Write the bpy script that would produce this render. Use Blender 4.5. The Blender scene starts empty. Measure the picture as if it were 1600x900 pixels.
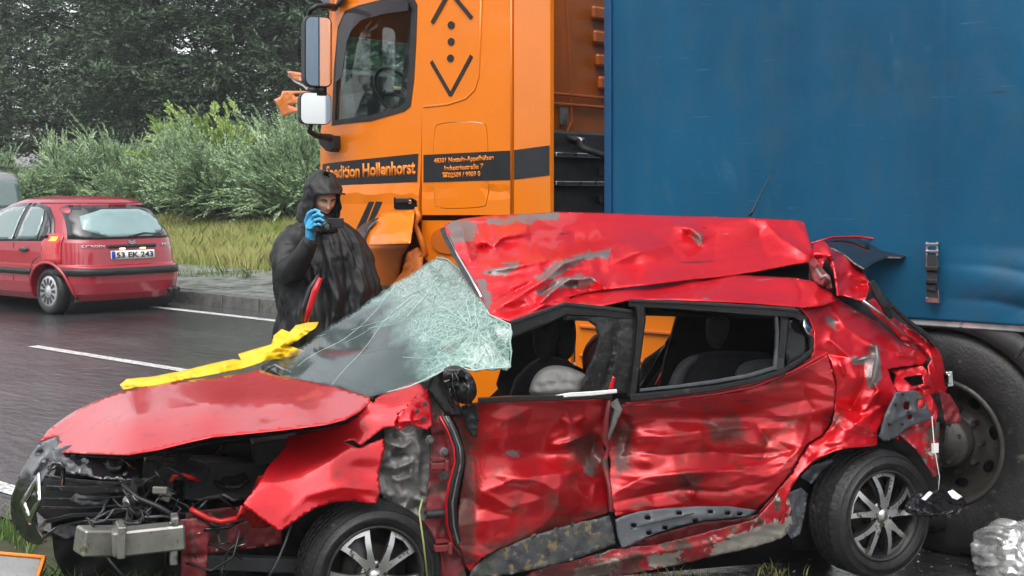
import bpy, math, random
import numpy as np
from mathutils import Vector, Matrix, noise
from mathutils.geometry import delaunay_2d_cdt
R = math.radians
random.seed(7); np.random.seed(7)
scene = bpy.context.scene
col = scene.collection
# ---------------------------------------------------------------- camera
F, H, V0 = 2100.0, 1.85, 300.0
cam_d = bpy.data.cameras.new('camera'); cam = bpy.data.objects.new('camera', cam_d); col.objects.link(cam)
cam.location = (0, 0, H); cam.rotation_euler = (R(90), 0, 0)
cam_d.sensor_width = 36; cam_d.lens = F/1600*36; cam_d.shift_y = -(450-V0)/1600
cam_d.clip_end = 3000; cam_d.clip_start = 0.05
scene.camera = cam
# ---------------------------------------------------------------- world + sun (overcast daylight)
SUN_EL, SUN_ROT = R(56), R(200)
world = bpy.data.worlds.new('World'); scene.world = world; world.use_nodes = True
wn = world.node_tree.nodes; wl = world.node_tree.links
bg = wn['Background']
sky = wn.new('ShaderNodeTexSky'); sky.sky_type = 'NISHITA'; sky.sun_disc = False
sky.sun_elevation = SUN_EL; sky.sun_rotation = SUN_ROT; sky.air_density = 1.0; sky.dust_density = 3.0; sky.ozone_density = 1.0
hs = wn.new('ShaderNodeHueSaturation'); hs.inputs['Saturation'].default_value = 0.18; hs.inputs['Value'].default_value = 1.0
wl.new(sky.outputs[0], hs.inputs['Color']); wl.new(hs.outputs[0], bg.inputs['Color'])
bg.inputs['Strength'].default_value = 0.15
sd = bpy.data.lights.new('sun', 'SUN'); sd.energy = .7; sd.angle = R(70); sd.color = (1, .97, .93)
sun = bpy.data.objects.new('sun', sd); col.objects.link(sun)
sdir = Vector((math.cos(SUN_EL)*math.sin(SUN_ROT), math.cos(SUN_EL)*math.cos(SUN_ROT), math.sin(SUN_EL)))
sun.rotation_euler = sdir.to_track_quat('Z', 'Y').to_euler()
sun.location = sdir*60
scene.view_settings.view_transform = 'Standard'; scene.view_settings.look = 'None'
scene.view_settings.exposure = 1.25; scene.view_settings.gamma = 1.0

# ---------------------------------------------------------------- materials
MATS = {}
def nmix(nt, a, b, fac, blend='MIX'):
    m = nt.nodes.new('ShaderNodeMix'); m.data_type = 'RGBA'; m.blend_type = blend
    for s, v in ((6, a), (7, b), (0, fac)):
        if hasattr(v, 'links'): nt.links.new(v, m.inputs[s])
        else: m.inputs[s].default_value = v if s == 0 else (*v[:3], 1)
    return m.outputs[2]
def nramp(nt, src, stops):
    r = nt.nodes.new('ShaderNodeValToRGB'); cr = r.color_ramp
    while len(cr.elements) < len(stops): cr.elements.new(.5)
    for e, (p, c) in zip(cr.elements, stops):
        e.position = p; e.color = (c, c, c, 1) if not hasattr(c, '__len__') else (*c, 1)
    nt.links.new(src, r.inputs[0]); return r.outputs[0]
def nnoise(nt, scale, detail=4, vec=None, rough=.55, dist=0):
    n = nt.nodes.new('ShaderNodeTexNoise'); n.inputs['Scale'].default_value = scale
    n.inputs['Detail'].default_value = detail; n.inputs['Roughness'].default_value = rough
    n.inputs['Distortion'].default_value = dist
    if vec: nt.links.new(vec, n.inputs['Vector'])
    return n.outputs['Fac']
def mat(name, c, rough=.5, metal=0, coat=0, var=.15, vs=6, bump=0, bs=60, dirt=(), drops=0, trans=0, ior=1.45, emit=0, alpha=1, spec=.5, stretch=None, scr=(), marks=False):
    """dirt: list of (colour, threshold 0..1, scale, (z0,z1) or None, roughness); z ramps the stain up from z1 down to z0"""
    m = bpy.data.materials.new(name); m.use_nodes = True; nt = m.node_tree; b = nt.nodes['Principled BSDF']
    tc = nt.nodes.new('ShaderNodeTexCoord'); vec = tc.outputs['Object']
    if stretch:
        mp = nt.nodes.new('ShaderNodeMapping'); mp.inputs['Scale'].default_value = stretch
        nt.links.new(vec, mp.inputs[0]); vec = mp.outputs[0]
    cc = c
    if var:
        n = nnoise(nt, vs, 5, vec)
        cc = nmix(nt, [x*(1-var) for x in c], [min(1, x*(1+var)) for x in c], nramp(nt, n, ((.3, 0), (.7, 1))))
    rr = rough
    for (dc, th, ds, zr, dr, *ex) in dirt:
        sw = ex[0] if ex else .04
        f = nramp(nt, nnoise(nt, ds, 8, vec, .65, .4), ((max(0, 1-th-sw), 0), (min(1, 1-th+sw), ex[1] if len(ex) > 1 else 1)))
        if zr:
            sx = nt.nodes.new('ShaderNodeSeparateXYZ'); nt.links.new(tc.outputs['Object'], sx.inputs[0])
            mr = nt.nodes.new('ShaderNodeMapRange'); mr.inputs[1].default_value = zr[0]; mr.inputs[2].default_value = zr[1]
            mr.inputs[3].default_value = .1; mr.inputs[4].default_value = -.4
            nt.links.new(sx.outputs[2], mr.inputs[0])
            n2 = nnoise(nt, ds*1.7, 8, vec, .7)
            ad = nt.nodes.new('ShaderNodeMath'); ad.operation = 'MULTIPLY_ADD'; nt.links.new(n2, ad.inputs[0]); ad.inputs[1].default_value = .8
            nt.links.new(mr.outputs[0], ad.inputs[2])
            f = nramp(nt, ad.outputs[0], ((.75-.5*th, 0), (.83-.5*th+sw, ex[1] if len(ex) > 1 else 1)))
        cc = nmix(nt, cc, dc, f)
        ra = nt.nodes.new('ShaderNodeMix'); nt.links.new(f, ra.inputs[0])
        if hasattr(rr, 'links'): nt.links.new(rr, ra.inputs[2])
        else: ra.inputs[2].default_value = rr
        ra.inputs[3].default_value = dr; rr = ra.outputs[0]
    for (dc, th, rot, sc3) in scr:                  # long thin scrapes
        mp = nt.nodes.new('ShaderNodeMapping'); mp.inputs['Scale'].default_value = sc3; mp.inputs['Rotation'].default_value = (0, rot, 0); nt.links.new(tc.outputs['Object'], mp.inputs[0])
        mk = nramp(nt, nnoise(nt, 4, 2, tc.outputs['Object']), ((.45, 0), (.6, 1)))
        f = nramp(nt, nnoise(nt, 1, 4, mp.outputs[0], .6, .2), ((1-th-.015, 0), (1-th+.015, .85)))
        cc = nmix(nt, cc, dc, nmix(nt, (0, 0, 0), f, mk))
    if marks:                                       # bare primer, mud and pale dirt where the sheet carries them
        for an, dc, ns, rg, e0, e1, mx in (('scrape', (.15, .145, .14), 16, .5, .66, .71, .95), ('pale', (.40, .38, .32), 14, .8, .69, .74, .95), ('mud', (.055, .022, .016), 18, .8, .58, .92, .85)):
            at = nt.nodes.new('ShaderNodeAttribute'); at.attribute_name = an
            ad = nt.nodes.new('ShaderNodeMath'); ad.operation = 'MULTIPLY_ADD'; nt.links.new(nnoise(nt, ns, 8, tc.outputs['Object'], .7, .5), ad.inputs[0]); ad.inputs[1].default_value = .95; nt.links.new(at.outputs['Fac'], ad.inputs[2])
            f = nramp(nt, ad.outputs[0], ((e0, 0), (e1, mx))); f2 = nramp(nt, at.outputs['Fac'], ((.02, 0), (.1, 1)))
            mm = nt.nodes.new('ShaderNodeMath'); mm.operation = 'MULTIPLY'; nt.links.new(f, mm.inputs[0]); nt.links.new(f2, mm.inputs[1]); f = mm.outputs[0]
            cc = nmix(nt, cc, dc, f)
            ra = nt.nodes.new('ShaderNodeMix'); nt.links.new(f, ra.inputs[0])
            if hasattr(rr, 'links'): nt.links.new(rr, ra.inputs[2])
            else: ra.inputs[2].default_value = rr
            ra.inputs[3].default_value = rg; rr = ra.outputs[0]
    if hasattr(cc, 'links'): nt.links.new(cc, b.inputs['Base Color'])
    else: b.inputs['Base Color'].default_value = (*c, 1)
    if hasattr(rr, 'links'): nt.links.new(rr, b.inputs['Roughness'])
    else: b.inputs['Roughness'].default_value = rough
    b.inputs['Metallic'].default_value = metal; b.inputs['Coat Weight'].default_value = coat
    b.inputs['Coat Roughness'].default_value = .06; b.inputs['Transmission Weight'].default_value = trans
    b.inputs['IOR'].default_value = ior; b.inputs['Alpha'].default_value = alpha
    b.inputs['Specular IOR Level'].default_value = spec
    if emit: b.inputs['Emission Color'].default_value = (*c, 1); b.inputs['Emission Strength'].default_value = emit
    nrm = None
    if bump:
        bp = nt.nodes.new('ShaderNodeBump'); bp.inputs['Strength'].default_value = bump; bp.inputs['Distance'].default_value = .01
        nt.links.new(nnoise(nt, bs, 6, vec), bp.inputs['Height']); nrm = bp.outputs[0]
    if drops:
        vo = nt.nodes.new('ShaderNodeTexVoronoi'); vo.inputs['Scale'].default_value = 95; nt.links.new(tc.outputs['Object'], vo.inputs['Vector'])
        d = nramp(nt, vo.outputs['Distance'], ((0, 1), (.28, 0)))
        bp = nt.nodes.new('ShaderNodeBump'); bp.inputs['Strength'].default_value = drops; bp.inputs['Distance'].default_value = .002
        nt.links.new(d, bp.inputs['Height'])
        if nrm: nt.links.new(nrm, bp.inputs['Normal'])
        nrm = bp.outputs[0]
    if nrm: nt.links.new(nrm, b.inputs['Normal'])
    MATS[name] = m; return m

# ---------------------------------------------------------------- ground height
def G(y): return .02*(min(max(y, 6.5), 40)-6.5)

# ---------------------------------------------------------------- frames: a root Empty with yaw, own local axes
class Root:
    def __init__(s, name, loc, yaw=0):
        s.o = bpy.data.objects.new(name, None); col.objects.link(s.o)
        s.o.location = loc; s.o.rotation_euler = (0, 0, yaw); s.o.empty_display_size = .2
        s.M = Matrix.Translation(loc) @ Matrix.Rotation(yaw, 4, 'Z'); s.I = s.M.inverted()
        s.n = Vector((-math.sin(yaw), math.cos(yaw), 0)); s.L = Vector(loc)
    def loc(s, p): return s.I @ Vector(p)
    def depth(s, u, v, t):                       # depth of the sight line on the plane t metres behind the root's own x axis
        rx = (u-800)/F
        return (t + s.L.dot(s.n))/(rx*s.n.x + s.n.y)
    def px(s, u, v, t=0): return s.I @ pxw(u, v, s.depth(u, v, t))
def pxw(u, v, Y): return Vector(((u-800)/F*Y, Y, H-(v-V0)/F*Y))
def zdepth(u, v, z): return (H-z)*F/(v-V0)
def tag(o, label=None, cat=None, group=None, kind=None):
    if label: o['label'] = label
    if cat: o['category'] = cat
    if group: o['group'] = group
    if kind: o['kind'] = kind
    return o
def link(name, me, m, parent=None, smooth=False):
    o = bpy.data.objects.new(name, me); col.objects.link(o)
    if m is not None:
        for mm in (m if isinstance(m, (list, tuple)) else [m]):
            me.materials.append(MATS[mm] if isinstance(mm, str) else mm)
    if parent is not None: o.parent = parent.o if isinstance(parent, Root) else parent
    if smooth: me.shade_smooth()
    return o
def copy_tree(o, parent=None):
    c = o.copy(); col.objects.link(c); c.parent = parent
    for ch in list(o.children): copy_tree(ch, c)
    return c

class MB:                                        # mesh builder
    def __init__(s): s.v = []; s.f = []; s.mi = []
    def add(s, vs, fs, mi=0):
        n = len(s.v); s.v += [tuple(p) for p in vs]; s.f += [tuple(i+n for i in f) for f in fs]; s.mi += [mi]*len(fs); return s
    def box(s, c, d, rot=None, mi=0, bev=0):
        M = Matrix.Translation(c) @ (rot.to_4x4() if rot is not None else Matrix())
        x, y, z = [k/2 for k in d]
        if bev:
            b = min(bev, x*.9, y*.9, z*.9); vs = []; 
            for sx in (-1, 1):
                for sy in (-1, 1):
                    for sz in (-1, 1):
                        vs += [(sx*x, sy*(y-b), sz*(z-b)), (sx*(x-b), sy*y, sz*(z-b)), (sx*(x-b), sy*(y-b), sz*z)]
            import bmesh
            bm = bmesh.new()
            for p in vs: bm.verts.new(M @ Vector(p))
            bmesh.ops.convex_hull(bm, input=bm.verts)
            bmesh.ops.dissolve_limit(bm, angle_limit=.02, verts=bm.verts, edges=bm.edges)
            bm.verts.index_update()
            s.add([v.co[:] for v in bm.verts], [[v.index for v in f.verts] for f in bm.faces], mi); bm.free(); return s
        vs = [M @ Vector((a, b, c2)) for a in (-x, x) for b in (-y, y) for c2 in (-z, z)]
        return s.add(vs, [(0, 1, 3, 2), (4, 6, 7, 5), (0, 4, 5, 1), (2, 3, 7, 6), (0, 2, 6, 4), (1, 5, 7, 3)], mi)
    def tube(s, pts, r, n=8, mi=0, cap=True, flat=1.0):
        pts = [Vector(p) for p in pts]; vs = []; k = len(pts); up = None
        for i, p in enumerate(pts):
            t = (pts[min(i+1, k-1)]-pts[max(i-1, 0)])
            t = t.normalized() if t.length > 1e-9 else Vector((0, 0, 1))
            if up is None: up = Vector((0, 0, 1)) if abs(t.z) < .9 else Vector((1, 0, 0))
            a = t.cross(up)
            a = a.normalized() if a.length > 1e-6 else t.orthogonal().normalized()
            b = a.cross(t).normalized(); up = b
            rr = r[i] if hasattr(r, '__len__') else r
            for j in range(n):
                q = 2*math.pi*(j+.5)/n; vs.append(p + a*math.cos(q)*rr*flat + b*math.sin(q)*rr)
        fs = [(i*n+j, i*n+(j+1) % n, (i+1)*n+(j+1) % n, (i+1)*n+j) for i in range(k-1) for j in range(n)]
        if cap: fs += [tuple(range(n-1, -1, -1)), tuple((k-1)*n+j for j in range(n))]
        return s.add(vs, fs, mi)
    def lathe(s, prof, n=32, M=None, mi=0, closed=False):   # profile (radius, y): axis is local Y
        M = M or Matrix(); vs = [M @ Vector((r*math.cos(2*math.pi*j/n), y, r*math.sin(2*math.pi*j/n))) for r, y in prof for j in range(n)]
        k = len(prof)
        rng = range(k) if closed else range(k-1)
        fs = [(i*n+j, i*n+(j+1) % n, ((i+1) % k)*n+(j+1) % n, ((i+1) % k)*n+j) for i in rng for j in range(n)]
        return s.add(vs, fs, mi)
    def prism(s, poly, fn, a, b, mi=0):           # poly of 2-D points; fn(x, y, h) -> 3-D; extruded from h=a to h=b
        n = len(poly); vs = [fn(x, y, a) for x, y in poly] + [fn(x, y, b) for x, y in poly]
        fs = [tuple(range(n-1, -1, -1)), tuple(range(n, 2*n))] + [(i, (i+1) % n, n+(i+1) % n, n+i) for i in range(n)]
        return s.add(vs, fs, mi)
    def build(s, name, m, parent=None, smooth=False, bevel=0, subd=0, solid=0, off=0):
        me = bpy.data.meshes.new(name); me.from_pydata(s.v, [], s.f)
        if any(s.mi): me.polygons.foreach_set('material_index', s.mi)
        me.validate(); 
        import bmesh
        bm = bmesh.new(); bm.from_mesh(me); bmesh.ops.recalc_face_normals(bm, faces=bm.faces); bm.to_mesh(me); bm.free()
        o = link(name, me, m, parent, smooth)
        if solid: md = o.modifiers.new('s', 'SOLIDIFY'); md.thickness = solid; md.offset = off
        if bevel: md = o.modifiers.new('b', 'BEVEL'); md.width = bevel; md.segments = 2; md.limit_method = 'ANGLE'; md.angle_limit = R(40)
        if subd: md = o.modifiers.new('u', 'SUBSURF'); md.levels = subd; md.render_levels = subd
        return o

# ---------------------------------------------------------------- polygons, noise and crumpled sheets (vectorised)
def inpoly(P, poly):
    x, y = P[:, 0], P[:, 1]; ins = np.zeros(len(P), bool); n = len(poly)
    for i in range(n):
        x1, y1 = poly[i]; x2, y2 = poly[(i+1) % n]
        if y1 == y2: continue
        c = ((y1 > y) != (y2 > y)) & (x < (x2-x1)*(y-y1)/(y2-y1)+x1); ins ^= c
    return ins
def dseg(P, a, b):
    a = np.array(a, float); b = np.array(b, float); d = b-a; L = max(d@d, 1e-9)
    t = np.clip(((P-a)@d)/L, 0, 1); return np.hypot(*(P-a-t[:, None]*d).T)
def dline(P, pl):
    r = np.full(len(P), 1e9)
    for a, b in zip(pl[:-1], pl[1:]): r = np.minimum(r, dseg(P, a, b))
    return r
def crease(P, pl, w):
    """sharp-backed fold along a polyline, dying out towards its two ends"""
    pl = np.array(pl, float); L = np.r_[0, np.cumsum(np.hypot(*np.diff(pl, axis=0).T))]; best = np.full(len(P), 1e9); sp = np.zeros(len(P))
    for i in range(len(pl)-1):
        d = pl[i+1]-pl[i]; q = max(d@d, 1e-9); t = np.clip(((P-pl[i])@d)/q, 0, 1); r = np.hypot(*(P-pl[i]-t[:, None]*d).T); m = r < best; best[m] = r[m]; sp[m] = (L[i]+t*math.sqrt(q))[m]
    jit = 1+.35*(vnoise(P/14, 3)-.5)
    return np.exp(-1.5*best/(w*jit))*np.sqrt(np.clip(np.sin(np.pi*np.clip(sp/max(L[-1], 1e-6), 0, 1)), .05, 1))
def vnoise(P, seed=0):
    P = np.asarray(P, float); i = np.floor(P).astype(np.int64); f = P-i; f = f*f*(3-2*f)
    def h(a, b):
        n = (a*374761393 + b*668265263 + seed*1442695041) & 0xffffffff
        n = ((n ^ (n >> 13))*1274126177) & 0xffffffff; return ((n ^ (n >> 16)) & 0xffff)/65535.0
    a, b = i[:, 0], i[:, 1]
    return (h(a, b)*(1-f[:, 0])+h(a+1, b)*f[:, 0])*(1-f[:, 1])+(h(a, b+1)*(1-f[:, 0])+h(a+1, b+1)*f[:, 0])*f[:, 1]
def crumple(P, scale, seed=0, octv=3):
    rs = np.random.RandomState(seed+11); out = np.zeros(len(P))
    for k in range(octv):
        sc = scale/1.9**k
        for q in range(2):
            a = rs.uniform(0, math.pi); w = (P[:, 0]*math.cos(a)+P[:, 1]*math.sin(a))/sc
            w = w + .8*vnoise(P/(sc*2.2), seed+k*7+q) + .15*vnoise(P/(sc*.8), seed+k*9+q+3)
            m = np.clip(vnoise(P/(sc*1.3)+9.1, seed+31*k+q)*1.8-.4, 0, 1)
            out += m*(np.abs(2*(w-np.floor(w))-1)-.5)/1.7**k
    return out
def facet(P, sp, seed=0, soft=0):
    """crumpled-sheet relief: random heights on a coarse triangulation, flat facets meeting in sharp creases"""
    sp = (sp, sp) if not hasattr(sp, '__len__') else sp; rs = np.random.RandomState(seed+101)
    Q = P/np.array(sp, float); x0, y0 = Q.min(0)-1.5; x1, y1 = Q.max(0)+1.5
    gx, gy = np.meshgrid(np.arange(x0, x1, 1.0), np.arange(y0, y1, 1.0)); C = np.c_[gx.ravel(), gy.ravel()]; C = C+rs.uniform(-.46, .46, C.shape)
    Hh = rs.uniform(-.5, .5, len(C)); r = delaunay_2d_cdt([Vector(c) for c in C.tolist()], [], [], 0, 1e-6)
    V = np.array([v[:] for v in r[0]]); idx = [o[0] for o in r[3]]; hv = Hh[idx]; out = np.zeros(len(P))
    for f in r[2]:
        a, b, c = V[f[0]], V[f[1]], V[f[2]]; lo = np.minimum(np.minimum(a, b), c); hi = np.maximum(np.maximum(a, b), c)
        m = np.nonzero((Q[:, 0] >= lo[0]) & (Q[:, 0] <= hi[0]) & (Q[:, 1] >= lo[1]) & (Q[:, 1] <= hi[1]))[0]
        if not len(m): continue
        dt = (b[1]-c[1])*(a[0]-c[0])+(c[0]-b[0])*(a[1]-c[1])
        if abs(dt) < 1e-9: continue
        q = Q[m]; l1 = ((b[1]-c[1])*(q[:, 0]-c[0])+(c[0]-b[0])*(q[:, 1]-c[1]))/dt; l2 = ((c[1]-a[1])*(q[:, 0]-c[0])+(a[0]-c[0])*(q[:, 1]-c[1]))/dt; l3 = 1-l1-l2
        ok = (l1 >= -1e-6) & (l2 >= -1e-6) & (l3 >= -1e-6); out[m[ok]] = (l1*hv[f[0]]+l2*hv[f[1]]+l3*hv[f[2]])[ok]
    return out
def rbf(ctrl, reg=.01):
    C = np.array([(a, b) for a, b, _ in ctrl], float); T = np.array([c for *_, c in ctrl], float); n = len(C)
    A = np.zeros((n+3, n+3)); r0 = np.hypot(C[:, None, 0]-C[None, :, 0], C[:, None, 1]-C[None, :, 1])/200; A[:n, :n] = r0*r0*np.log(r0+1e-6)+np.eye(n)*reg
    Q = np.c_[np.ones(n), C/500]; A[:n, n:] = Q; A[n:, :n] = Q.T
    w = np.linalg.lstsq(A, np.r_[T, 0, 0, 0], rcond=None)[0]
    def f(P):
        d = np.hypot(P[:, None, 0]-C[None, :, 0], P[:, None, 1]-C[None, :, 1])/200; d = d*d*np.log(d+1e-6); return d@w[:n]+np.c_[np.ones(len(P)), P/500]@w[n:]
    return f
def rough_edge(poly, amp, step, seed=0):
    rs = random.Random(seed); out = []
    for (a, b) in zip(poly, poly[1:]+poly[:1]):
        L = math.hypot(b[0]-a[0], b[1]-a[1]); k = max(1, int(L/step))
        for j in range(k):
            t = j/k; o = (rs.random()-.5)*2*amp if j else (rs.random()-.5)*amp
            out.append((a[0]+(b[0]-a[0])*t-(b[1]-a[1])/max(L, 1)*o, a[1]+(b[1]-a[1])*t+(b[0]-a[0])/max(L, 1)*o))
    return out
def smooth_poly(poly, it=2):
    for _ in range(it):
        q = []
        for a, b in zip(poly, poly[1:]+poly[:1]): q += [(a[0]*.75+b[0]*.25, a[1]*.75+b[1]*.25), (a[0]*.25+b[0]*.75, a[1]*.25+b[1]*.75)]
        poly = q
    return poly
def tri2d(outline, step, holes=()):
    pts = []; edges = []
    for pl in [outline]+list(holes):
        n0 = len(pts); 
        for a, b in zip(pl, list(pl[1:])+[pl[0]]):
            k = max(1, int(round(math.hypot(b[0]-a[0], b[1]-a[1])/step)))
            for j in range(k): pts.append((a[0]+(b[0]-a[0])*j/k, a[1]+(b[1]-a[1])*j/k))
        m = len(pts)-n0; edges += [(n0+i, n0+(i+1) % m) for i in range(m)]
    B = np.array(pts); x0, y0 = B.min(0); x1, y1 = B.max(0)
    gx = np.arange(x0, x1, step); gy = np.arange(y0, y1, step*.866)
    X, Y = np.meshgrid(gx, gy); X = X+(np.arange(len(gy)) % 2)[:, None]*step*.5
    Q = np.c_[X.ravel(), Y.ravel()]+np.random.uniform(-.13, .13, (X.size, 2))*step
    ok = inpoly(Q, outline)
    for h in holes: ok &= ~inpoly(Q, h)
    Q = Q[ok]
    if len(Q):
        d = np.full(len(Q), 1e9)
        for i0 in range(0, len(Q), 4000):
            q = Q[i0:i0+4000]; d[i0:i0+4000] = np.sqrt(((q[:, None]-B[None])**2).sum(2).min(1))
        Q = Q[d > step*.55]
    allp = [Vector(p) for p in pts]+[Vector(p) for p in Q.tolist()]
    r = delaunay_2d_cdt(allp, edges, [], 0, 1e-5)
    V = np.array([v[:] for v in r[0]]); T = np.array([f for f in r[2] if len(f) == 3])
    c = V[T].mean(1); ok = inpoly(c, outline)
    for h in holes: ok &= ~inpoly(c, h)
    return V, T[ok]
def sheet(name, outline, ctrl, m, root, parent=None, step=4, holes=(), cr=0, crs=40, seed=0, folds=(), thick=.0025, edge=0, dents=(), smooth=True, fa=0, fs=50, reg=.01, marks=()):
    """sheet metal: outline in photo coordinates, ctrl = (u, v, depth); every point lies at its own distance"""
    if edge: outline = rough_edge(outline, edge, step*2.2, seed)
    V, T = tri2d(outline, step, holes)
    f = rbf(ctrl, reg); D = f(V)
    if cr: D = D + cr*crumple(V, crs, seed)
    if fa:
        fs = (fs, fs) if not hasattr(fs, '__len__') else fs
        msk = np.clip(vnoise(V/(np.array(fs)*1.5), seed+5)*1.6-.2, .15, 1)
        D = D + fa*msk*(facet(V, fs, seed)+.4*facet(V+.35*fs[0], (fs[0]*.42, fs[1]*.42), seed+1)+.05*facet(V, (fs[0]*.2, fs[1]*.2), seed+2))
    for pl, amp, w in folds: D = D + amp*crease(V, pl, w)
    for (cu, cv, ru, rv, amp) in dents: D = D + amp*np.exp(-(((V[:, 0]-cu)/ru)**2+((V[:, 1]-cv)/rv)**2))
    W = np.c_[(V[:, 0]-800)/F*D, D, H-(V[:, 1]-V0)/F*D, np.ones(len(V))]
    Lc = (np.array(root.I) @ W.T).T[:, :3]
    me = bpy.data.meshes.new(name); me.from_pydata(Lc.tolist(), [], T[:, ::-1].tolist())
    me.update()
    for an, polys in marks:
        w = np.zeros(len(V))
        for pl in polys: ins = inpoly(V, pl); d = dline(V, list(pl)+[pl[0]]); w = np.maximum(w, np.clip(.45+np.where(ins, d, -d)/22, 0, 1)*.50)
        at = me.attributes.new(an, 'FLOAT', 'POINT'); at.data.foreach_set('value', w.astype(np.float32))
    o = link(name, me, m, parent or root, smooth)
    if thick: md = o.modifiers.new('s', 'SOLIDIFY'); md.thickness = thick; md.offset = -1
    return o
def tctrl(root, pts): return [(u, v, root.depth(u, v, t)) for u, v, t in pts]
def plate(name, outline, holes, fn, m, parent, thick=.02, step=.15, bevel=0, smooth=False, bulge=None):
    """flat or gently bulged plate: 2-D outline (a, b) -> fn(a, b, off)"""
    V, T = tri2d(outline, step, holes)
    off = bulge(V) if bulge else np.zeros(len(V))
    me = bpy.data.meshes.new(name); me.from_pydata([fn(a, b, o) for (a, b), o in zip(V.tolist(), off)], [], T.tolist()); me.update()
    o = link(name, me, m, parent, smooth)
    if thick: md = o.modifiers.new('s', 'SOLIDIFY'); md.thickness = thick; md.offset = -1
    if bevel: md = o.modifiers.new('b', 'BEVEL'); md.width = bevel; md.segments = 2; md.limit_method = 'ANGLE'; md.angle_limit = R(50)
    return o
def rrect(x0, y0, x1, y1, r, n=4):
    o = []
    for cx, cy, a in ((x1-r, y1-r, 0), (x0+r, y1-r, 90), (x0+r, y0+r, 180), (x1-r, y0+r, 270)):
        for k in range(n+1): q = R(a+90*k/n); o.append((cx+r*math.cos(q), cy+r*math.sin(q)))
    return o
def text_mesh(name, body, m, parent, size, fn, offset=0.0, sx=1.0, align='LEFT', ext=.002):
    c = bpy.data.curves.new(name, 'FONT'); c.body = body; c.size = size; c.align_x = align; c.offset = offset; c.resolution_u = 3
    t = bpy.data.objects.new('tmp', c); col.objects.link(t)
    dg = bpy.context.evaluated_depsgraph_get(); me = bpy.data.meshes.new_from_object(t.evaluated_get(dg))
    bpy.data.objects.remove(t); bpy.data.curves.remove(c)
    for v in me.vertices: v.co = fn(v.co.x*sx, v.co.y)
    me.name = name; me.materials.clear()
    o = link(name, me, m, parent)
    md = o.modifiers.new('s', 'SOLIDIFY'); md.thickness = ext; md.offset = 0
    return o

# thin rain haze: one closed box round everything, sky outside
hz = bpy.data.materials.new('rain_haze'); hz.use_nodes = True; hn = hz.node_tree.nodes; hn.clear()
ho = hn.new('ShaderNodeOutputMaterial'); hv_ = hn.new('ShaderNodeVolumePrincipled'); hv_.inputs['Color'].default_value = (.86, .90, .92, 1); hv_.inputs['Density'].default_value = .0012; hv_.inputs['Anisotropy'].default_value = .3
hz.node_tree.links.new(hv_.outputs[0], ho.inputs['Volume']); MATS['rain_haze'] = hz
mb = MB(); mb.box((-10, 30, 9.5), (240, 200, 25)); tag(mb.build('haze', 'rain_haze'), 'thin grey rain haze lying over the whole road', 'haze', kind='stuff')
# ================================================================ THE SETTING
YAW = R(-40)
rd = Vector((math.cos(YAW), math.sin(YAW), 0)); rn = Vector((-math.sin(YAW), math.cos(YAW), 0))
def rp(s, t, z=0):
    p = rd*s+rn*t; return Vector((p.x, p.y, G(p.y)+z))
def bank(t): return .17+.10*max(0, t-15)
def grid(name, s0, s1, t0, t1, ds, dt, zf, m):
    ns = max(1, int((s1-s0)/ds)); nt_ = max(1, int((t1-t0)/dt)); vs = []
    for i in range(ns+1):
        for j in range(nt_+1):
            s = s0+(s1-s0)*i/ns; t = t0+(t1-t0)*j/nt_; vs.append(rp(s, t, zf(s, t)))
    fs = [(i*(nt_+1)+j, (i+1)*(nt_+1)+j, (i+1)*(nt_+1)+j+1, i*(nt_+1)+j+1) for i in range(ns) for j in range(nt_)]
    me = bpy.data.meshes.new(name); me.from_pydata([v[:] for v in vs], [], fs)
    o = link(name, me, m, None, True); tag(o, kind='structure'); return o
mat('earth', (.035, .04, .018), .9, var=.4, vs=3, bump=.6, bs=20, dirt=[((.05, .035, .02), .45, 8, None, .8)])
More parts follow.
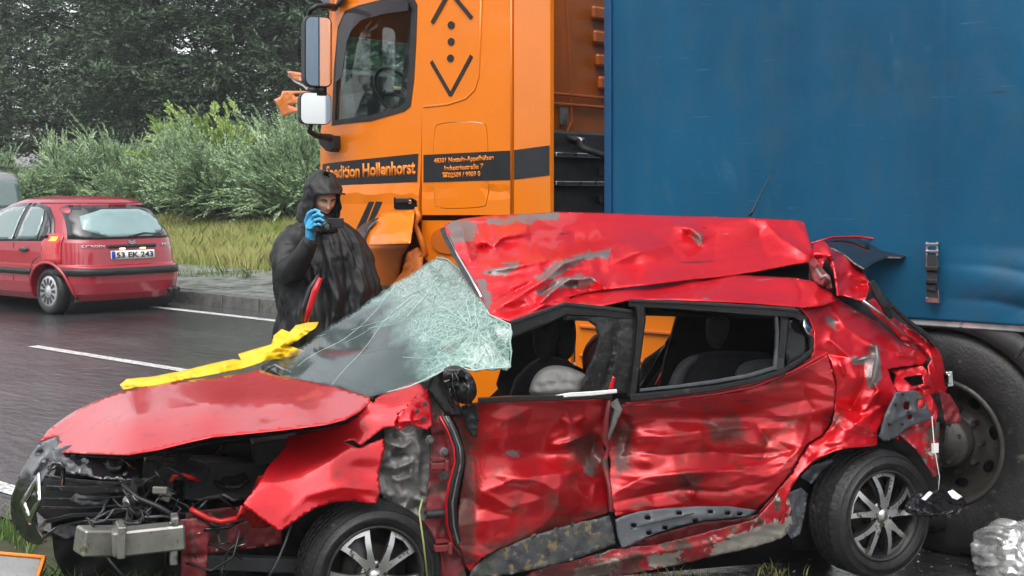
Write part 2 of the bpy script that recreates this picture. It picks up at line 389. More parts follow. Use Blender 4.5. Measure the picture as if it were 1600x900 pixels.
# wet asphalt: puddled film, tyre tracks along the road
def wet_asphalt():
    m = bpy.data.materials.new('wet_asphalt'); m.use_nodes = True; nt = m.node_tree; b = nt.nodes['Principled BSDF']
    tc = nt.nodes.new('ShaderNodeTexCoord')
    mp = nt.nodes.new('ShaderNodeMapping'); mp.inputs['Rotation'].default_value = (0, 0, -YAW); nt.links.new(tc.outputs['Object'], mp.inputs[0])
    mp2 = nt.nodes.new('ShaderNodeMapping'); mp2.inputs['Scale'].default_value = (.18, 1.6, 1); nt.links.new(mp.outputs[0], mp2.inputs[0])
    tr = nnoise(nt, 1.6, 6, mp2.outputs[0], .6, .3)
    fine = nnoise(nt, 130, 3, tc.outputs['Object'])
    base = nmix(nt, (.026, .025, .027), (.115, .112, .115), nramp(nt, fine, ((.4, 0), (.75, 1))))
    big = nnoise(nt, .8, 5, tc.outputs['Object'])
    base = nmix(nt, base, (.02, .02, .022), nramp(nt, big, ((.42, 0), (.55, .75))))
    nt.links.new(base, b.inputs['Base Color'])
    nt.links.new(nramp(nt, tr, ((.34, .03), (.5, .12), (.66, .26))), b.inputs['Roughness'])
    # rain-rippled film
    bp = nt.nodes.new('ShaderNodeBump'); bp.inputs['Strength'].default_value = 1; bp.inputs['Distance'].default_value = .006
    nt.links.new(nmix(nt, fine, nnoise(nt, 18, 4, mp2.outputs[0]), .45), bp.inputs['Height'])
    bp2 = nt.nodes.new('ShaderNodeBump'); bp2.inputs['Strength'].default_value = .9; bp2.inputs['Distance'].default_value = .02
    mp3 = nt.nodes.new('ShaderNodeMapping'); mp3.inputs['Scale'].default_value = (.6, 1.4, 1); nt.links.new(mp.outputs[0], mp3.inputs[0])
    nt.links.new(nnoise(nt, 9, 5, mp3.outputs[0], .6, .5), bp2.inputs['Height']); nt.links.new(bp.outputs[0], bp2.inputs['Normal'])
    nt.links.new(bp2.outputs[0], b.inputs['Normal'])
    b.inputs['Specular IOR Level'].default_value = .8; b.inputs['Coat Weight'].default_value = .7; b.inputs['Coat Roughness'].default_value = .14; nt.links.new(bp2.outputs[0], b.inputs['Coat Normal'])
    MATS['wet_asphalt'] = m
wet_asphalt()
mat('road_paint', (.72, .72, .70), .25, var=.12, vs=20, dirt=[((.08, .08, .085), .46, 35, None, .3)])
mat('kerb_stone', (.10, .10, .095), .5, var=.3, vs=9, bump=.5, bs=60, dirt=[((.05, .055, .04), .4, 14, None, .5)])
mat('slab', (.20, .205, .205), .3, var=.25, vs=5, bump=.3, bs=40, dirt=[((.07, .075, .07), .45, 4, None, .3)])
# the ground, one sheet to the horizon
def ground_z(s, t):
    if t > 15: return bank(min(t, 40))-.03
    return -.03
me = bpy.data.meshes.new('ground'); S = [-900, -300, -120, -60]+[-50+4*i for i in range(27)]+[90, 200, 900]; TT = [-900, -200, -60, -20]+[-15+2*i for i in range(31)]+[60, 90, 200, 900]
vs = [rp(s, t, ground_z(s, t))[:] for s in S for t in TT]; n = len(TT)
me.from_pydata(vs, [], [(i*n+j, (i+1)*n+j, (i+1)*n+j+1, i*n+j+1) for i in range(len(S)-1) for j in range(n-1)])
tag(link('ground', me, 'earth', None, True), kind='structure')
grid('road', -110, 60, 3.95, 11.8, 1, 1, lambda s, t: .004*math.sin(s*.7+t)*0, 'wet_asphalt')
def strip(t0, t1, s0, s1): return grid('lane_marking', s0, s1, t0, t1, 1, .2, lambda s, t: .005, 'road_paint')
strip(4.24, 4.38, -60, 30); strip(11.08, 11.22, -80, 30)
for k in range(-5, 6): strip(7.82, 7.95, -13.25+k*6-.2, -13.25+k*6+2.7)
# pavement: slabs and kerb stones, each a piece of its own
pv = Root('pavement', rp(0, 12), YAW); tag(pv.o, kind='structure')
def rl(root, s, t, z): return root.loc(rp(s, t, z))
base = MB()
for i in range(28):
    s0 = -50+i*3; base.prism([(s0, 12.02), (s0+3, 12.02), (s0+3, 15.3), (s0, 15.3)], lambda a, b, h: rl(pv, a, b, h), -.05, .11)
base.build('pavement_bed', 'earth', pv)
rs = random.Random(3)
kerb_p = []
for i in range(90):
    s0 = -48+i*.8; mb = MB(); g = .008; dz = rs.uniform(-.006, .006)
    mb.prism([(s0+g, 11.8), (s0+.8-g, 11.8), (s0+.8-g, 12.0), (s0+g, 12.0)], lambda a, b, h: rl(pv, a, b, h), -.04, .165+dz)
    mb.build('kerb_stone', 'kerb_stone', pv, bevel=.012)
for i in range(46):
    for j in range(2):
        s0 = -48+i*1.6+(.7 if j else 0); t0 = 12.02+j*1.6; g = .02; dz = rs.uniform(-.012, .012); tl = rs.uniform(-.01, .01)
        mb = MB(); mb.prism([(s0+g, t0), (s0+1.6-g, t0), (s0+1.6-g, t0+1.6-g), (s0+g, t0+1.6-g)], lambda a, b, h: rl(pv, a, b, h+(tl*(a-s0) if h > 0 else 0)), .05, .155+dz)
        mb.build('paving_slab', 'slab', pv)
# ---------------------------------------------------------------- foliage, built from small faces
def foliage_mat(name, a, b, c3, rough=.55):
    m = bpy.data.materials.new(name); m.use_nodes = True; nt = m.node_tree; bs = nt.nodes['Principled BSDF']
    g = nt.nodes.new('ShaderNodeNewGeometry'); 
    tc = nt.nodes.new('ShaderNodeTexCoord')
    cc = nmix(nt, a, b, g.outputs['Random Per Island'])
    cc = nmix(nt, cc, c3, nramp(nt, nnoise(nt, 1.5, 4, tc.outputs['Object']), ((.45, 0), (.72, 1))))
    nt.links.new(cc, bs.inputs['Base Color']); bs.inputs['Roughness'].default_value = rough
    bs.inputs['Specular IOR Level'].default_value = .35
    MATS[name] = m
foliage_mat('needle_dark', (.022, .042, .026), (.062, .100, .055), (.10, .145, .08))
foliage_mat('needle_grey', (.19, .28, .15), (.34, .44, .25), (.16, .27, .13))
foliage_mat('leaf_lime', (.26, .36, .09), (.38, .48, .16), (.24, .36, .10))
foliage_mat('dry_grass', (.26, .29, .06), (.46, .42, .18), (.22, .32, .06))
foliage_mat('green_grass', (.05, .12, .02), (.13, .22, .04), (.16, .17, .06))
foliage_mat('weed_leaf', (.05, .09, .05), (.08, .14, .07), (.05, .10, .05))
mat('bark', (.035, .028, .022), .8, var=.3, vs=8, bump=.8, bs=30)
def quads_mesh(name, P, A, B, m, parent=None, smooth=False):
    """many small leaf-like diamonds: centre P, long half-axis A, short half-axis B"""
    n = len(P); V = np.empty((n, 4, 3)); V[:, 0] = P-A; V[:, 1] = P+B; V[:, 2] = P+A; V[:, 3] = P-B
    me = bpy.data.meshes.new(name); me.vertices.add(4*n); me.vertices.foreach_set('co', V.ravel())
    me.loops.add(4*n); me.loops.foreach_set('vertex_index', np.arange(4*n, dtype=np.int32))
    me.polygons.add(n); me.polygons.foreach_set('loop_start', np.arange(0, 4*n, 4, dtype=np.int32))
    me.update(calc_edges=True); return link(name, me, m, parent, smooth)
def unit(a): return a/np.maximum(np.linalg.norm(a, axis=1, keepdims=True), 1e-9)
def sprays(rng, origins, dirs, length, per, leaf, droop=.25, spread=.35, flat=.5, jit=.22):
    """feathery sprays: each origin grows a drooping axis with leaflets on both sides"""
    n = len(origins); L = length*rng.uniform(.6, 1.3, (n, 1)); tt = np.linspace(.05, 1, per)
    d = unit(dirs); side = unit(np.cross(d, rng.normal(0, .3, (n, 3))+np.array([0, 0, 1.0])))
    P = origins[:, None]+d[:, None]*(tt[None, :, None]*L[:, None]); P[..., 2] -= droop*(tt[None]**2)*L
    sg = np.where(np.arange(per) % 2 == 0, 1, -1)[None, :, None]
    w = (1-tt**1.5)[None, :, None]*.8+.2
    la = d[:, None]*.75+side[:, None]*sg*spread*2+rng.normal(0, jit, (n, per, 3))
    la = la/np.linalg.norm(la, axis=2, keepdims=True)*leaf*w*rng.uniform(.7, 1.3, (n, per, 1))
    P = P+la*.8
    nb = np.cross(la, rng.normal(0, flat, (n, per, 3))+np.array([0, 0, 1.0])); nb = nb/np.maximum(np.linalg.norm(nb, axis=2, keepdims=True), 1e-9)*leaf*.26
    return P.reshape(-1, 3), la.reshape(-1, 3), nb.reshape(-1, 3)
def conifer_mesh(seed, hgt, rad, m='needle_dark', nbr=115, per=13):
    """branches in whorls carrying clumps of sprays; gaps between them"""
    rng = np.random.RandomState(seed); P0 = []; D0 = []; br = MB()
    for i in range(nbr):
        z = hgt*(.10+.88*(i/nbr)**.9)*rng.uniform(.97, 1.03); a = i*2.4+rng.uniform(-.5, .5)
        r = rad*(1-(z/hgt)**1.7)*rng.uniform(.55, 1.15)+.3
        up = rng.uniform(-.05, .35)
        dv = np.array([math.cos(a), math.sin(a), up]); base = np.array([0, 0, z])
        br.tube([base, base+dv*r*.5, base+dv*r+np.array([0, 0, -.08*r])], [.05, .03, .01], 4, cap=False)
        k = int(18+13*r)
        tt = rng.uniform(.22, 1, k)**.7
        p = base+dv*r*tt[:, None]+rng.normal(0, .10+.07*r, (k, 3))*np.array([1, 1, .55])
        P0.append(p); dd = dv*.6+unit(rng.normal(0, 1, (k, 3)))*.9; dd[:, 2] = dd[:, 2]*.5+.1; D0.append(dd)
    P, A, B = sprays(rng, np.vstack(P0), np.vstack(D0), .62, per, .125, .3)
    return P, A, B, br
def make_conifer(seed, hgt, rad):
    root = Root('conifer_tree', (0, 0, 0)); P, A, B, br = conifer_mesh(seed, hgt, rad)
    quads_mesh('crown', P, A, B, 'needle_dark', root)
    br.build('limbs', 'bark', root)
    t = MB(); t.tube([(0, 0, -.3), (.05, 0, hgt*.3), (-.05, .05, hgt*.7), (0, 0, hgt*.97)], [.26, .2, .1, .02], 8); t.build('trunk', 'bark', root, True)
    return root.o
protos = [make_conifer(1, 13, 3.4), make_conifer(2, 15, 3.0), make_conifer(3, 12, 3.8)]
# (photo column, road offset t) of every tree behind the bushes
tspots = [(-70, 30), (10, 25.5), (75, 31), (130, 26), (190, 33), (243, 24.5), (300, 30), (352, 25.5), (405, 31), (455, 26), (520, 29), (600, 33)]
tl = ['leftmost dark conifer, cut by the left edge of the picture behind the bushes', 'dark conifer rising above the grey van at the left edge', 'dark conifer set back between the two leftmost trees',
 'dark conifer above the rear of the small red hatchback', 'dark conifer set back left of the bare trunk', 'dark conifer whose bare trunk shows above the juniper gap', 'dark conifer set back behind the yellow green bush',
 'dark conifer directly behind the yellow green bush', 'dark conifer set back left of the torn orange truck trim', 'dark conifer directly beside the orange truck mirrors', 'dark conifer behind the orange truck cab',
 'dark conifer hidden behind the cab door']
keep = [k for k in range(len(tspots)) if tspots[k] not in ((75, 31), (300, 30), (405, 31))]
tspots = [tspots[k] for k in keep]; tl = [tl[k] for k in keep]
for i, (u, t) in enumerate(tspots):
    x = (u-800)/F; Y = t/(rn.y+rn.x*x); p = Vector((x*Y, Y, 0)); z = G(Y)+bank(min(t, 40))-.1
    o = protos[i] if i < 3 else copy_tree(protos[(i*5+1) % 3])
    o.location = (p.x, p.y, z); o.rotation_euler = (0, 0, i*1.9); sc = 1+.12*math.sin(i*3.1); o.scale = (sc, sc, sc)
    tag(o, tl[i], 'tree', 'dark conifers behind the bushes')
# spreading junipers: arching plumes
def juniper(seed, w, h, n=170, m='needle_grey', leaf=.060, L=.55, per=30):
    rng = np.random.RandomState(seed); O = []; D = []; br = MB()
    for i in range(n):
        a = rng.uniform(0, 2*math.pi); el = rng.uniform(.25, 1.2); ln = rng.uniform(.6, 1.0)
        tip = np.array([math.cos(a)*w*math.cos(el)*ln, math.sin(a)*w*.75*math.cos(el)*ln, h*math.sin(el)*ln*rng.uniform(.75, 1.15)])
        tip[0] += -.15*w*rng.uniform(0, 1)
        mid = tip*.55+np.array([0, 0, .18*h]); k = 11; t = rng.uniform(.28, 1, k)[:, None]
        p = (1-t)**2*np.zeros(3)+2*t*(1-t)*mid+t*t*tip; tg = 2*(1-t)*mid+2*t*(tip-mid)
        O.append(p+rng.normal(0, .05, (k, 3))); D.append(unit(tg)+rng.normal(0, .2, (k, 3))+np.array([-.55, 0, .12]))
        if i % 3 == 0: br.tube([(0, 0, 0), tuple(mid), tuple(tip)], [.03, .02, .005], 4, cap=False)
    P, A, B = sprays(rng, np.vstack(O), np.vstack(D), L, per, leaf, .05, .24, .8, .12)
    root = Root('juniper_bush', (0, 0, 0)); quads_mesh('crown', P, A, B, m, root); br.build('stems', 'bark', root); return root.o
jp = [juniper(21, 1.9, 1.9), juniper(22, 2.1, 1.6), juniper(23, 1.6, 2.1)]
jspots = [(-25, 20.5, .9, 'low juniper bush cut by the left picture edge behind the grey van'), (45, 19.0, .78, 'juniper bush just above the left window of the red hatchback'), (112, 19.6, .92, 'juniper bush with an upswept plume above the roof of the red hatchback'),
 (170, 20.6, 1.0, 'juniper bush behind the rear window of the red hatchback'), (228, 19.2, .95, 'grey green juniper spilling towards the grass beside the hatchback tail light'), (285, 19.8, .98, 'juniper bush below the yellow green bush'),
 (345, 19.1, 1.0, 'juniper bush above the middle of the dry grass strip'), (400, 19.9, 1.05, 'juniper bush left of the hooded photographer'), (450, 19.0, 1.0, 'juniper bush right behind the black hood of the photographer'), (505, 19.9, 1.05, 'juniper bush partly hidden by the orange truck door'), (200, 22.0, 1.1, 'taller juniper in the back row, left of the yellow green bush'), (430, 22.5, 1.12, 'taller juniper in the back row under the torn orange trim')]
for i, (u, t, sc, lab) in enumerate(jspots):
    x = (u-800)/F; Y = t/(rn.y+rn.x*x)
    o = jp[i] if i < 3 else copy_tree(jp[i % 3])
    o.location = (x*Y, Y, G(Y)+bank(t)-.05); o.rotation_euler = (0, 0, i*2.3); o.scale = (sc*1.05, sc*1.05, sc*1.12)
    tag(o, lab, 'bush', 'juniper bushes along the verge')
o = juniper(31, 1.9, 2.75, 380, 'leaf_lime', .085, .30, 16); o.name = 'leafy_bush'
x = (316-800)/F; Y = 20.6/(rn.y+rn.x*x); o.location = (x*Y, Y, G(Y)+bank(21)); tag(o, 'bright yellow green leafy bush standing taller than the junipers', 'bush')
# grasses
def blades(name, P, h, wd, m, lean=.35, seed=0):
    rng = np.random.RandomState(seed); n = len(P); hh = h*rng.uniform(.4, 1.25, n)*(.55+.9*vnoise(P[:, :2]*1.3, 77))
    a = rng.uniform(0, 6.28, n); w = wd*rng.uniform(.6, 1.3, n); ln = lean*hh*rng.uniform(.1, 1.3, n); b = rng.uniform(0, 6.28, n)
    sx, sy = np.cos(a)*w, np.sin(a)*w; lx, ly = np.cos(b)*ln, np.sin(b)*ln
    V = np.empty((n, 5, 3)); z = P[:, 2]
    V[:, 0] = np.c_[P[:, 0]-sx, P[:, 1]-sy, z]; V[:, 1] = np.c_[P[:, 0]+sx, P[:, 1]+sy, z]
    V[:, 2] = np.c_[P[:, 0]+sx*.7+lx*.35, P[:, 1]+sy*.7+ly*.35, z+hh*.6]; V[:, 3] = np.c_[P[:, 0]+lx, P[:, 1]+ly, z+hh]; V[:, 4] = np.c_[P[:, 0]-sx*.7+lx*.35, P[:, 1]-sy*.7+ly*.35, z+hh*.6]
    me = bpy.data.meshes.new(name); me.vertices.add(5*n); me.vertices.foreach_set('co', V.ravel())
    me.loops.add(5*n); me.loops.foreach_set('vertex_index', np.arange(5*n, dtype=np.int32)); me.polygons.add(n); me.polygons.foreach_set('loop_start', np.arange(0, 5*n, 5, dtype=np.int32))
    me.update(calc_edges=True); return link(name, me, m)
def scatter(n, s0, s1, t0, t1, zf, seed, keep=None):
    rng = np.random.RandomState(seed); s = rng.uniform(s0, s1, n); t = rng.uniform(t0, t1, n)
    if keep is not None:
        k = keep(s, t, rng); s, t = s[k], t[k]
    x = rd.x*s+rn.x*t; y = rd.y*s+rn.y*t; g = .02*(np.clip(y, 6.5, 40)-6.5)
    return np.c_[x, y, g+np.array([zf(q) for q in t])]
P = scatter(170000, -40, -12, 15.0, 19.5, lambda t: bank(t)-.03, 5, lambda s, t, r: vnoise(np.c_[s*2, t*2], 15)+.5*r.uniform(0, 1, len(s)) > .35)
tag(blades('verge_grass', P, .30, .0045, 'dry_grass', .6, 5), 'tall yellowing grass strip between the pavement and the junipers', 'grass', kind='stuff')
P = scatter(5200, -5.2, -2.4, 11.9, 14.9, lambda t: .13, 6, lambda s, t, r: (vnoise(np.c_[s*2.2, t*2.2], 3) > .74))
P2 = scatter(9000, -34, -14, 12.0, 15.1, lambda t: .13, 7, lambda s, t, r: (vnoise(np.c_[s*1.5, t*1.5], 4) > .80))
tag(blades('pavement_weeds', np.vstack([P, P2]), .13, .008, 'green_grass', .6, 6), 'patches of weeds growing through the grey paving slabs', 'weeds', kind='stuff')
P = scatter(26000, -9.0, 1.2, 2.0, 3.85, lambda t: -.03, 8, lambda s, t, r: (vnoise(np.c_[s*2.5, t*2.5], 8) > .28) & (t < 3.6+.3*vnoise(np.c_[s*4, t*0], 2)))
tag(blades('near_grass', P, .19, .0045, 'green_grass', .8, 8), 'green grass at the near roadside under the broken bumper', 'grass', kind='stuff')

# unseen trees added behind the viewer to darken reflections in paint and mirrors
for i in range(9):
    s, t = -26+i*6.4, -15-3*(i % 2); p = rp(s, t); o = copy_tree(protos[i % 3]); o.location = (p.x, p.y, p.z-.2); o.rotation_euler = (0, 0, i*1.3)
    tag(o, ['tall', 'broad', 'slender', 'mossy', 'leaning', 'dense', 'sparse', 'shaggy', 'narrow'][i]+' dark conifer added out of view behind the viewer for the reflections', 'tree', 'conifers added behind the viewer for reflections')
# ================================================================ THE ORANGE TRUCK TRACTOR
mat('orange_paint', (.68, .168, .001), .30, coat=.5, var=.04, vs=3, drops=.25, dirt=[((.32, .12, .02), .34, 2.5, (.4, 1.7), .5)])
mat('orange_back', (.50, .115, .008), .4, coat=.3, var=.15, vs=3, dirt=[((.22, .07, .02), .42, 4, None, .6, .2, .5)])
mat('black_print', (.012, .013, .016), .35, var=.3, vs=9)
mat('black_plastic', (.014, .014, .016), .42, var=.3, vs=14, bump=.15, bs=120)
mat('black_gloss', (.006, .006, .008), .12, coat=.5, var=0)
mat('rubber', (.016, .016, .017), .55, var=.35, vs=18, bump=.35, bs=60)
mat('tyre_rubber', (.013, .013, .014), .48, var=.4, vs=10, bump=.35, bs=70, dirt=[((.07, .06, .045), .36, 13, None, .8)])
mat('chassis_grey', (.035, .037, .04), .55, var=.4, vs=8, dirt=[((.06, .05, .035), .4, 6, None, .8)])
mat('truck_rim', (.055, .05, .047), .5, metal=.4, var=.35, vs=9, dirt=[((.04, .035, .03), .5, 7, None, .7)])
mat('steel', (.45, .45, .46), .28, metal=1, var=.25, vs=14, dirt=[((.10, .09, .07), .38, 12, None, .6)])
mat('chrome', (.75, .76, .78), .08, metal=1, var=.05)
mat('mirror_face', (.80, .82, .84), .03, metal=1, var=0)
mat('glass_truck', (.75, .9, .86), .02, trans=1, ior=1.45, var=0)
mat('cab_trim', (.055, .058, .062), .6, var=.25, vs=6)
mat('wind_deflector', (.045, .04, .045), .1, trans=.25, var=.1)
mat('cream_rail', (.62, .50, .28), .35, var=.15)
TR = Root('truck_tractor', (-1.425, 9.81, 0), YAW)
tag(TR.o, 'orange truck tractor with black lettered band and crumpled lower door, behind the photographer', 'truck')
def T(u, v, t=0): p = TR.px(u, v, t); return (p.x, p.z)
def Tp(pts, t=0): return [T(u, v, t) for u, v in pts]
fT = lambda y0: (lambda a, b, off: (a, y0+off, b))
ztop = 3.75
sA, sB, sC, sD = T(495, 300)[0], T(659, 300)[0], T(802, 300)[0], T(869, 300)[0]
GAP = .008
# --- door with its window opening
win = Tp([(520, 190), (524, 110), (530, 45), (541, 22), (560, 14), (600, 5), (640, 2), (646, 12), (644, 60), (641, 120), (637, 160), (630, 168), (580, 182)])
front_edge = Tp([(492, 330), (493, 215), (500, 100), (512, 30), (520, -20)])
door_out = [(T(655, 392)[0]-GAP, T(655, 345)[1])] + [T(520, 370)] + front_edge + [(T(520, -20)[0]+.08, T(520, -70)[1]), (T(560, -90)), (sB-GAP+.02, T(655, -100)[1]), (sB-GAP+.015, T(659, 100)[1]), (sB-GAP, T(657, 250)[1])]
bulge = lambda V: .05*np.clip((.45-V[:, 0])/.45, 0, 1)**2 + .025*np.clip((V[:, 1]-2.3)/1.4, 0, 1)**2 - .012*np.clip(1-np.abs(V[:, 1]-1.83)/.05, 0, 1)
door = plate('door', door_out, [win], fT(0), 'orange_paint', TR, .035, .09, bulge=bulge, smooth=False)
def flat(name, pts, t, m, parent, thick, hol=()): return plate(name, Tp(pts), [Tp(h) for h in hol], fT(t), m, parent, thick, .2, bulge=bulge)
flat('window_seal', [(515, 196), (519, 108), (525, 42), (537, 17), (560, 8), (600, -2), (645, -5), (651, 8), (650, 62), (647, 125), (642, 166), (632, 174), (580, 189)], -.006, 'rubber', door, .02,
     [[(521, 188), (525, 110), (531, 47), (543, 25), (562, 17), (601, 8), (638, 5), (643, 14), (641, 60), (638, 120), (634, 158), (628, 166), (580, 180)]])
flat('wind_deflector', [(531, 50), (541, 24), (562, 12), (602, 2), (641, 0), (642, 17), (604, 22), (568, 32), (553, 48), (546, 66), (538, 120), (527, 130)], -.035, 'wind_deflector', door, .006)
gl = flat('window_pane', [(521, 188), (525, 110), (531, 47), (543, 25), (562, 17), (601, 8), (638, 5), (643, 14), (641, 60), (638, 120), (634, 158), (628, 166), (580, 180)], .012, 'glass_truck', door, .005)
# --- fixed panel behind the door with storage hatch, and its raised border
hatch = Tp(smooth_poly([(677, 200), (690, 192), (756, 190), (762, 205), (763, 318), (752, 324), (682, 326), (679, 314)], 2))
panel_out = [(sB, T(661, 336)[1]), (sB, T(661, -100)[1]), (sC-.004, T(802, -160)[1]), (sC-.004, T(802, 336)[1])]
def grow(poly, k):
    cx = sum(p[0] for p in poly)/len(poly); cy = sum(p[1] for p in poly)/len(poly)
    return [(x+(x-cx)/max(.01, abs(x-cx))*k*min(1, abs(x-cx)/.15), y+(y-cy)/max(.01, abs(y-cy))*k*min(1, abs(y-cy)/.15)) for x, y in poly]
bulge2 = lambda V: .025*np.clip((V[:, 1]-2.3)/1.4, 0, 1)**2 + .01*np.clip(1-np.abs(V[:, 1]-T(700, 298)[1])/.018, 0, 1)
sp = plate('side_panel', panel_out, [grow(hatch, .004)], fT(0), 'orange_paint', TR, .03, .06, bulge=bulge2)
plate('storage_hatch', hatch, [], fT(-.001), 'orange_paint', TR, .02, .08, bulge=bulge2)
mb = MB(); pl = [(662, 167), (700, 163), (728, 154), (742, 140), (748, 120), (750, 60), (752, -20)]
mb.tube([TR.px(u, v, .001) for u, v in pl], .009, 6, flat=.8); mb.build('pressed_bead', 'orange_paint', TR, True)
mb = MB(); mb.tube([TR.px(799, v, -.004) for v in (-60, 100, 334)], .008, 6); mb.build('pressed_bead', 'orange_paint', TR, True)
# side deflector, hinged slightly outwards
yd = lambda a: -.06*(a-sC)/(sD-sC)
plate('side_deflector', [(sC+.006, T(803, 336)[1]), (sC+.006, T(803, -160)[1]), (sD, T(869, -160)[1]), (sD, T(869, 336)[1])], [], lambda a, b, o: (a, o+yd(a), b), 'orange_paint', TR, .03, .2, bevel=.006)
# black printed bands
def band(name, pts, yoff): return plate(name, Tp(pts), [], lambda a, b, o: (a, yoff(a)+o, b), 'black_print', TR, .002, .06, bulge=lambda V: bulge(V) if V[:, 0].max() < sB else (bulge2(V) if V[:, 0].max() < sC+.01 else 0*V[:, 0]))
band('lettered_band', [(497, 256), (654, 240), (652, 284), (497, 291)], lambda a: -.003)
band('lettered_band', [(662, 242), (801, 235), (801, 281), (662, 285)], lambda a: -.003)
band('lettered_band', [(804, 234.5), (868, 227.5), (868, 274), (804, 280.5)], lambda a: -.003+yd(a))
def text_px(body, u0, v0, u1, v1, hpx, offset, font_w=1.0, t=-.006, name='lettering', m='orange_paint', align=None):
    """baseline from (u0,v0) to (u1,v1) in the photograph, on the door plane"""
    a = Vector(T(u0, v0)); b = Vector(T(u1, v1)); hh = (Vector(T(u0, v0-hpx))-a).length
    c = bpy.data.curves.new('c', 'FONT'); c.body = body; c.size = 1; c.offset = 0; tt = bpy.data.objects.new('c', c); col.objects.link(tt)
    dg = bpy.context.evaluated_depsgraph_get(); w = tt.evaluated_get(dg).dimensions.x; bpy.data.objects.remove(tt); bpy.data.curves.remove(c)
    d = (b-a); L = d.length; d.normalize(); n = Vector((-d.y, d.x))
    def fn(x, y):
        q = a+d*(x/w*L)+n*(y/.70*hh); o = bulge(np.array([[q.x, q.y]]))[0] if q.x < sB else 0
        return (q.x, t+o, q.y)
    return text_mesh(name, body, m, TR, 1, fn, offset=offset, ext=.0015)
mat('orange_print', (.72, .20, .01), .4, var=0)
text_px('Spedition', 505, 279, 562, 277, 19, .036, m='orange_print'); text_px('Hollenhorst', 567, 276, 648, 271.5, 20, .036, m='orange_print')
text_px('48301 Nottuln-Appelhülsen', 679, 255, 772, 249.5, 7.5, .022, m='orange_print')
text_px('Industriestraße 7', 695, 266.5, 755, 263.5, 7.5, .022, m='orange_print')
text_px('02509 / 9909 0', 701, 277.5, 751, 275, 7.5, .022, m='orange_print')
mb = MB()                                        # little telephone sign before the number
for pts in ([(693, 277), (700, 276.7), (699, 272.5), (694, 272.7)], [(692, 272), (701, 271.5), (701, 269), (692, 269.4)]):
    mb.prism(Tp(pts), lambda a, b, h: (a, h, b), -.0065, -.005)
mb.build('telephone_sign', 'orange_print', TR)
# black arrow marks and dots
def bar2(p, q, w, t=-.004):
    a = Vector(T(*p)); b = Vector(T(*q)); d = (b-a).normalized(); n = Vector((-d.y, d.x))*w/2
    return [a-n, b-n, b+n, a+n]
for p, q in (((675, 36), (698, -6)), ((709, -6), (737, 28)), ((674, 96), (704.5, 149)), ((737, 87), (704, 149))):
    mb = MB(); mb.prism([v[:] for v in bar2(p, q, .028)], lambda a, b, h: (a, h, b), -.004-.0005*(p[0] > 700), .0); mb.build('arrow_mark', 'black_print', TR)
for (u, v) in ((705, 39), (705, 65), (704, 91)):
    c = T(u, v); mb = MB(); mb.prism([(c[0]+.03*math.cos(R(15*k)), c[1]+.025*math.sin(R(15*k))) for k in range(24)], lambda a, b, h: (a, h, b), -.004, .0); mb.build('dot_mark', 'black_print', TR)
# slanted black marks on the crushed door corner
for pts in ([(556, 360), (577, 315), (585, 315), (567, 360)], [(573, 352), (588, 315), (598, 315), (589, 335), (578, 352)]):
    plate('slanted_mark', Tp(pts), [], lambda a, b, o: (a, -.004, b), 'black_print', TR, .003, .1)
# door handle recess
mb = MB(); c0 = T(616, 327); c1 = T(652, 299)
plate('handle_recess', rrect(c0[0], c0[1], c1[0], c1[1], .02), [], lambda a, b, o: (a, -.005, b), 'black_gloss', TR, .02, .1)
mb.box(((c0[0]+c1[0])/2, -.02, (c0[1]+c1[1])/2+.0), (.15, .02, .03), bev=.006); mb.build('door_handle', 'black_plastic', TR)
mb = MB(); mb.box((c1[0]-.035, -.035, (c0[1]+c1[1])/2-.01), (.02, .015, .025), bev=.004); mb.build('lock_barrel', 'chrome', TR)
# crushed lower door corner: an orange flap folded outwards
mat('orange_inner', (.62, .15, .006), .45, var=.15, vs=4, dirt=[((.10, .05, .02), .33, 6, None, .7)])
sheet('crushed_flap', [(556, 372), (580, 345), (596, 333), (620, 330), (648, 327), (646, 345), (641, 380), (600, 382), (572, 384), (560, 382)],
      tctrl(TR, [(556, 372, -.12), (596, 333, -.02), (648, 327, -.01), (641, 380, -.34), (572, 384, -.26), (610, 350, -.14)]), 'orange_paint', TR, step=5, cr=.006, crs=25, seed=4, thick=.004, folds=[([(560, 374), (644, 362)], -.05, 18)])
sheet('flap_stripe', [(549, 366), (566, 351), (580, 343), (592, 340), (576, 358), (568, 376), (560, 380)], tctrl(TR, [(549, 366, -.14), (592, 340, -.1), (565, 380, -.28)]), 'black_print', TR, step=6, thick=.003)
sheet('lower_door_skin', [(496, 330), (560, 360), (572, 384), (640, 382), (628, 400), (622, 440), (600, 470), (500, 470)], tctrl(TR, [(496, 330, .02), (572, 384, .03), (640, 382, .02), (622, 440, .12), (500, 470, .03)]), 'orange_inner', TR, step=7, cr=.008, crs=90, seed=5, thick=.004)
sheet('bent_bracket', [(636, 395), (652, 386), (662, 392), (660, 420), (668, 440), (640, 450), (612, 446), (628, 425)], tctrl(TR, [(636, 395, -.1), (662, 392, 0), (612, 446, -.15), (668, 440, -.05)]), 'orange_inner', TR, step=5, cr=.02, crs=22, seed=6, thick=.004)
mb = MB(); mb.tube([TR.px(*p) for p in ((650, 325, -.02), (655, 338, -.05), (649, 350, -.03), (657, 372, -.06), (664, 395, 0), (650, 408, -.04), (655, 440, -.03))], [.012, .02, .018, .02, .022, .02, .015], 7)
mb.build('torn_hinge', 'orange_inner', TR, True)
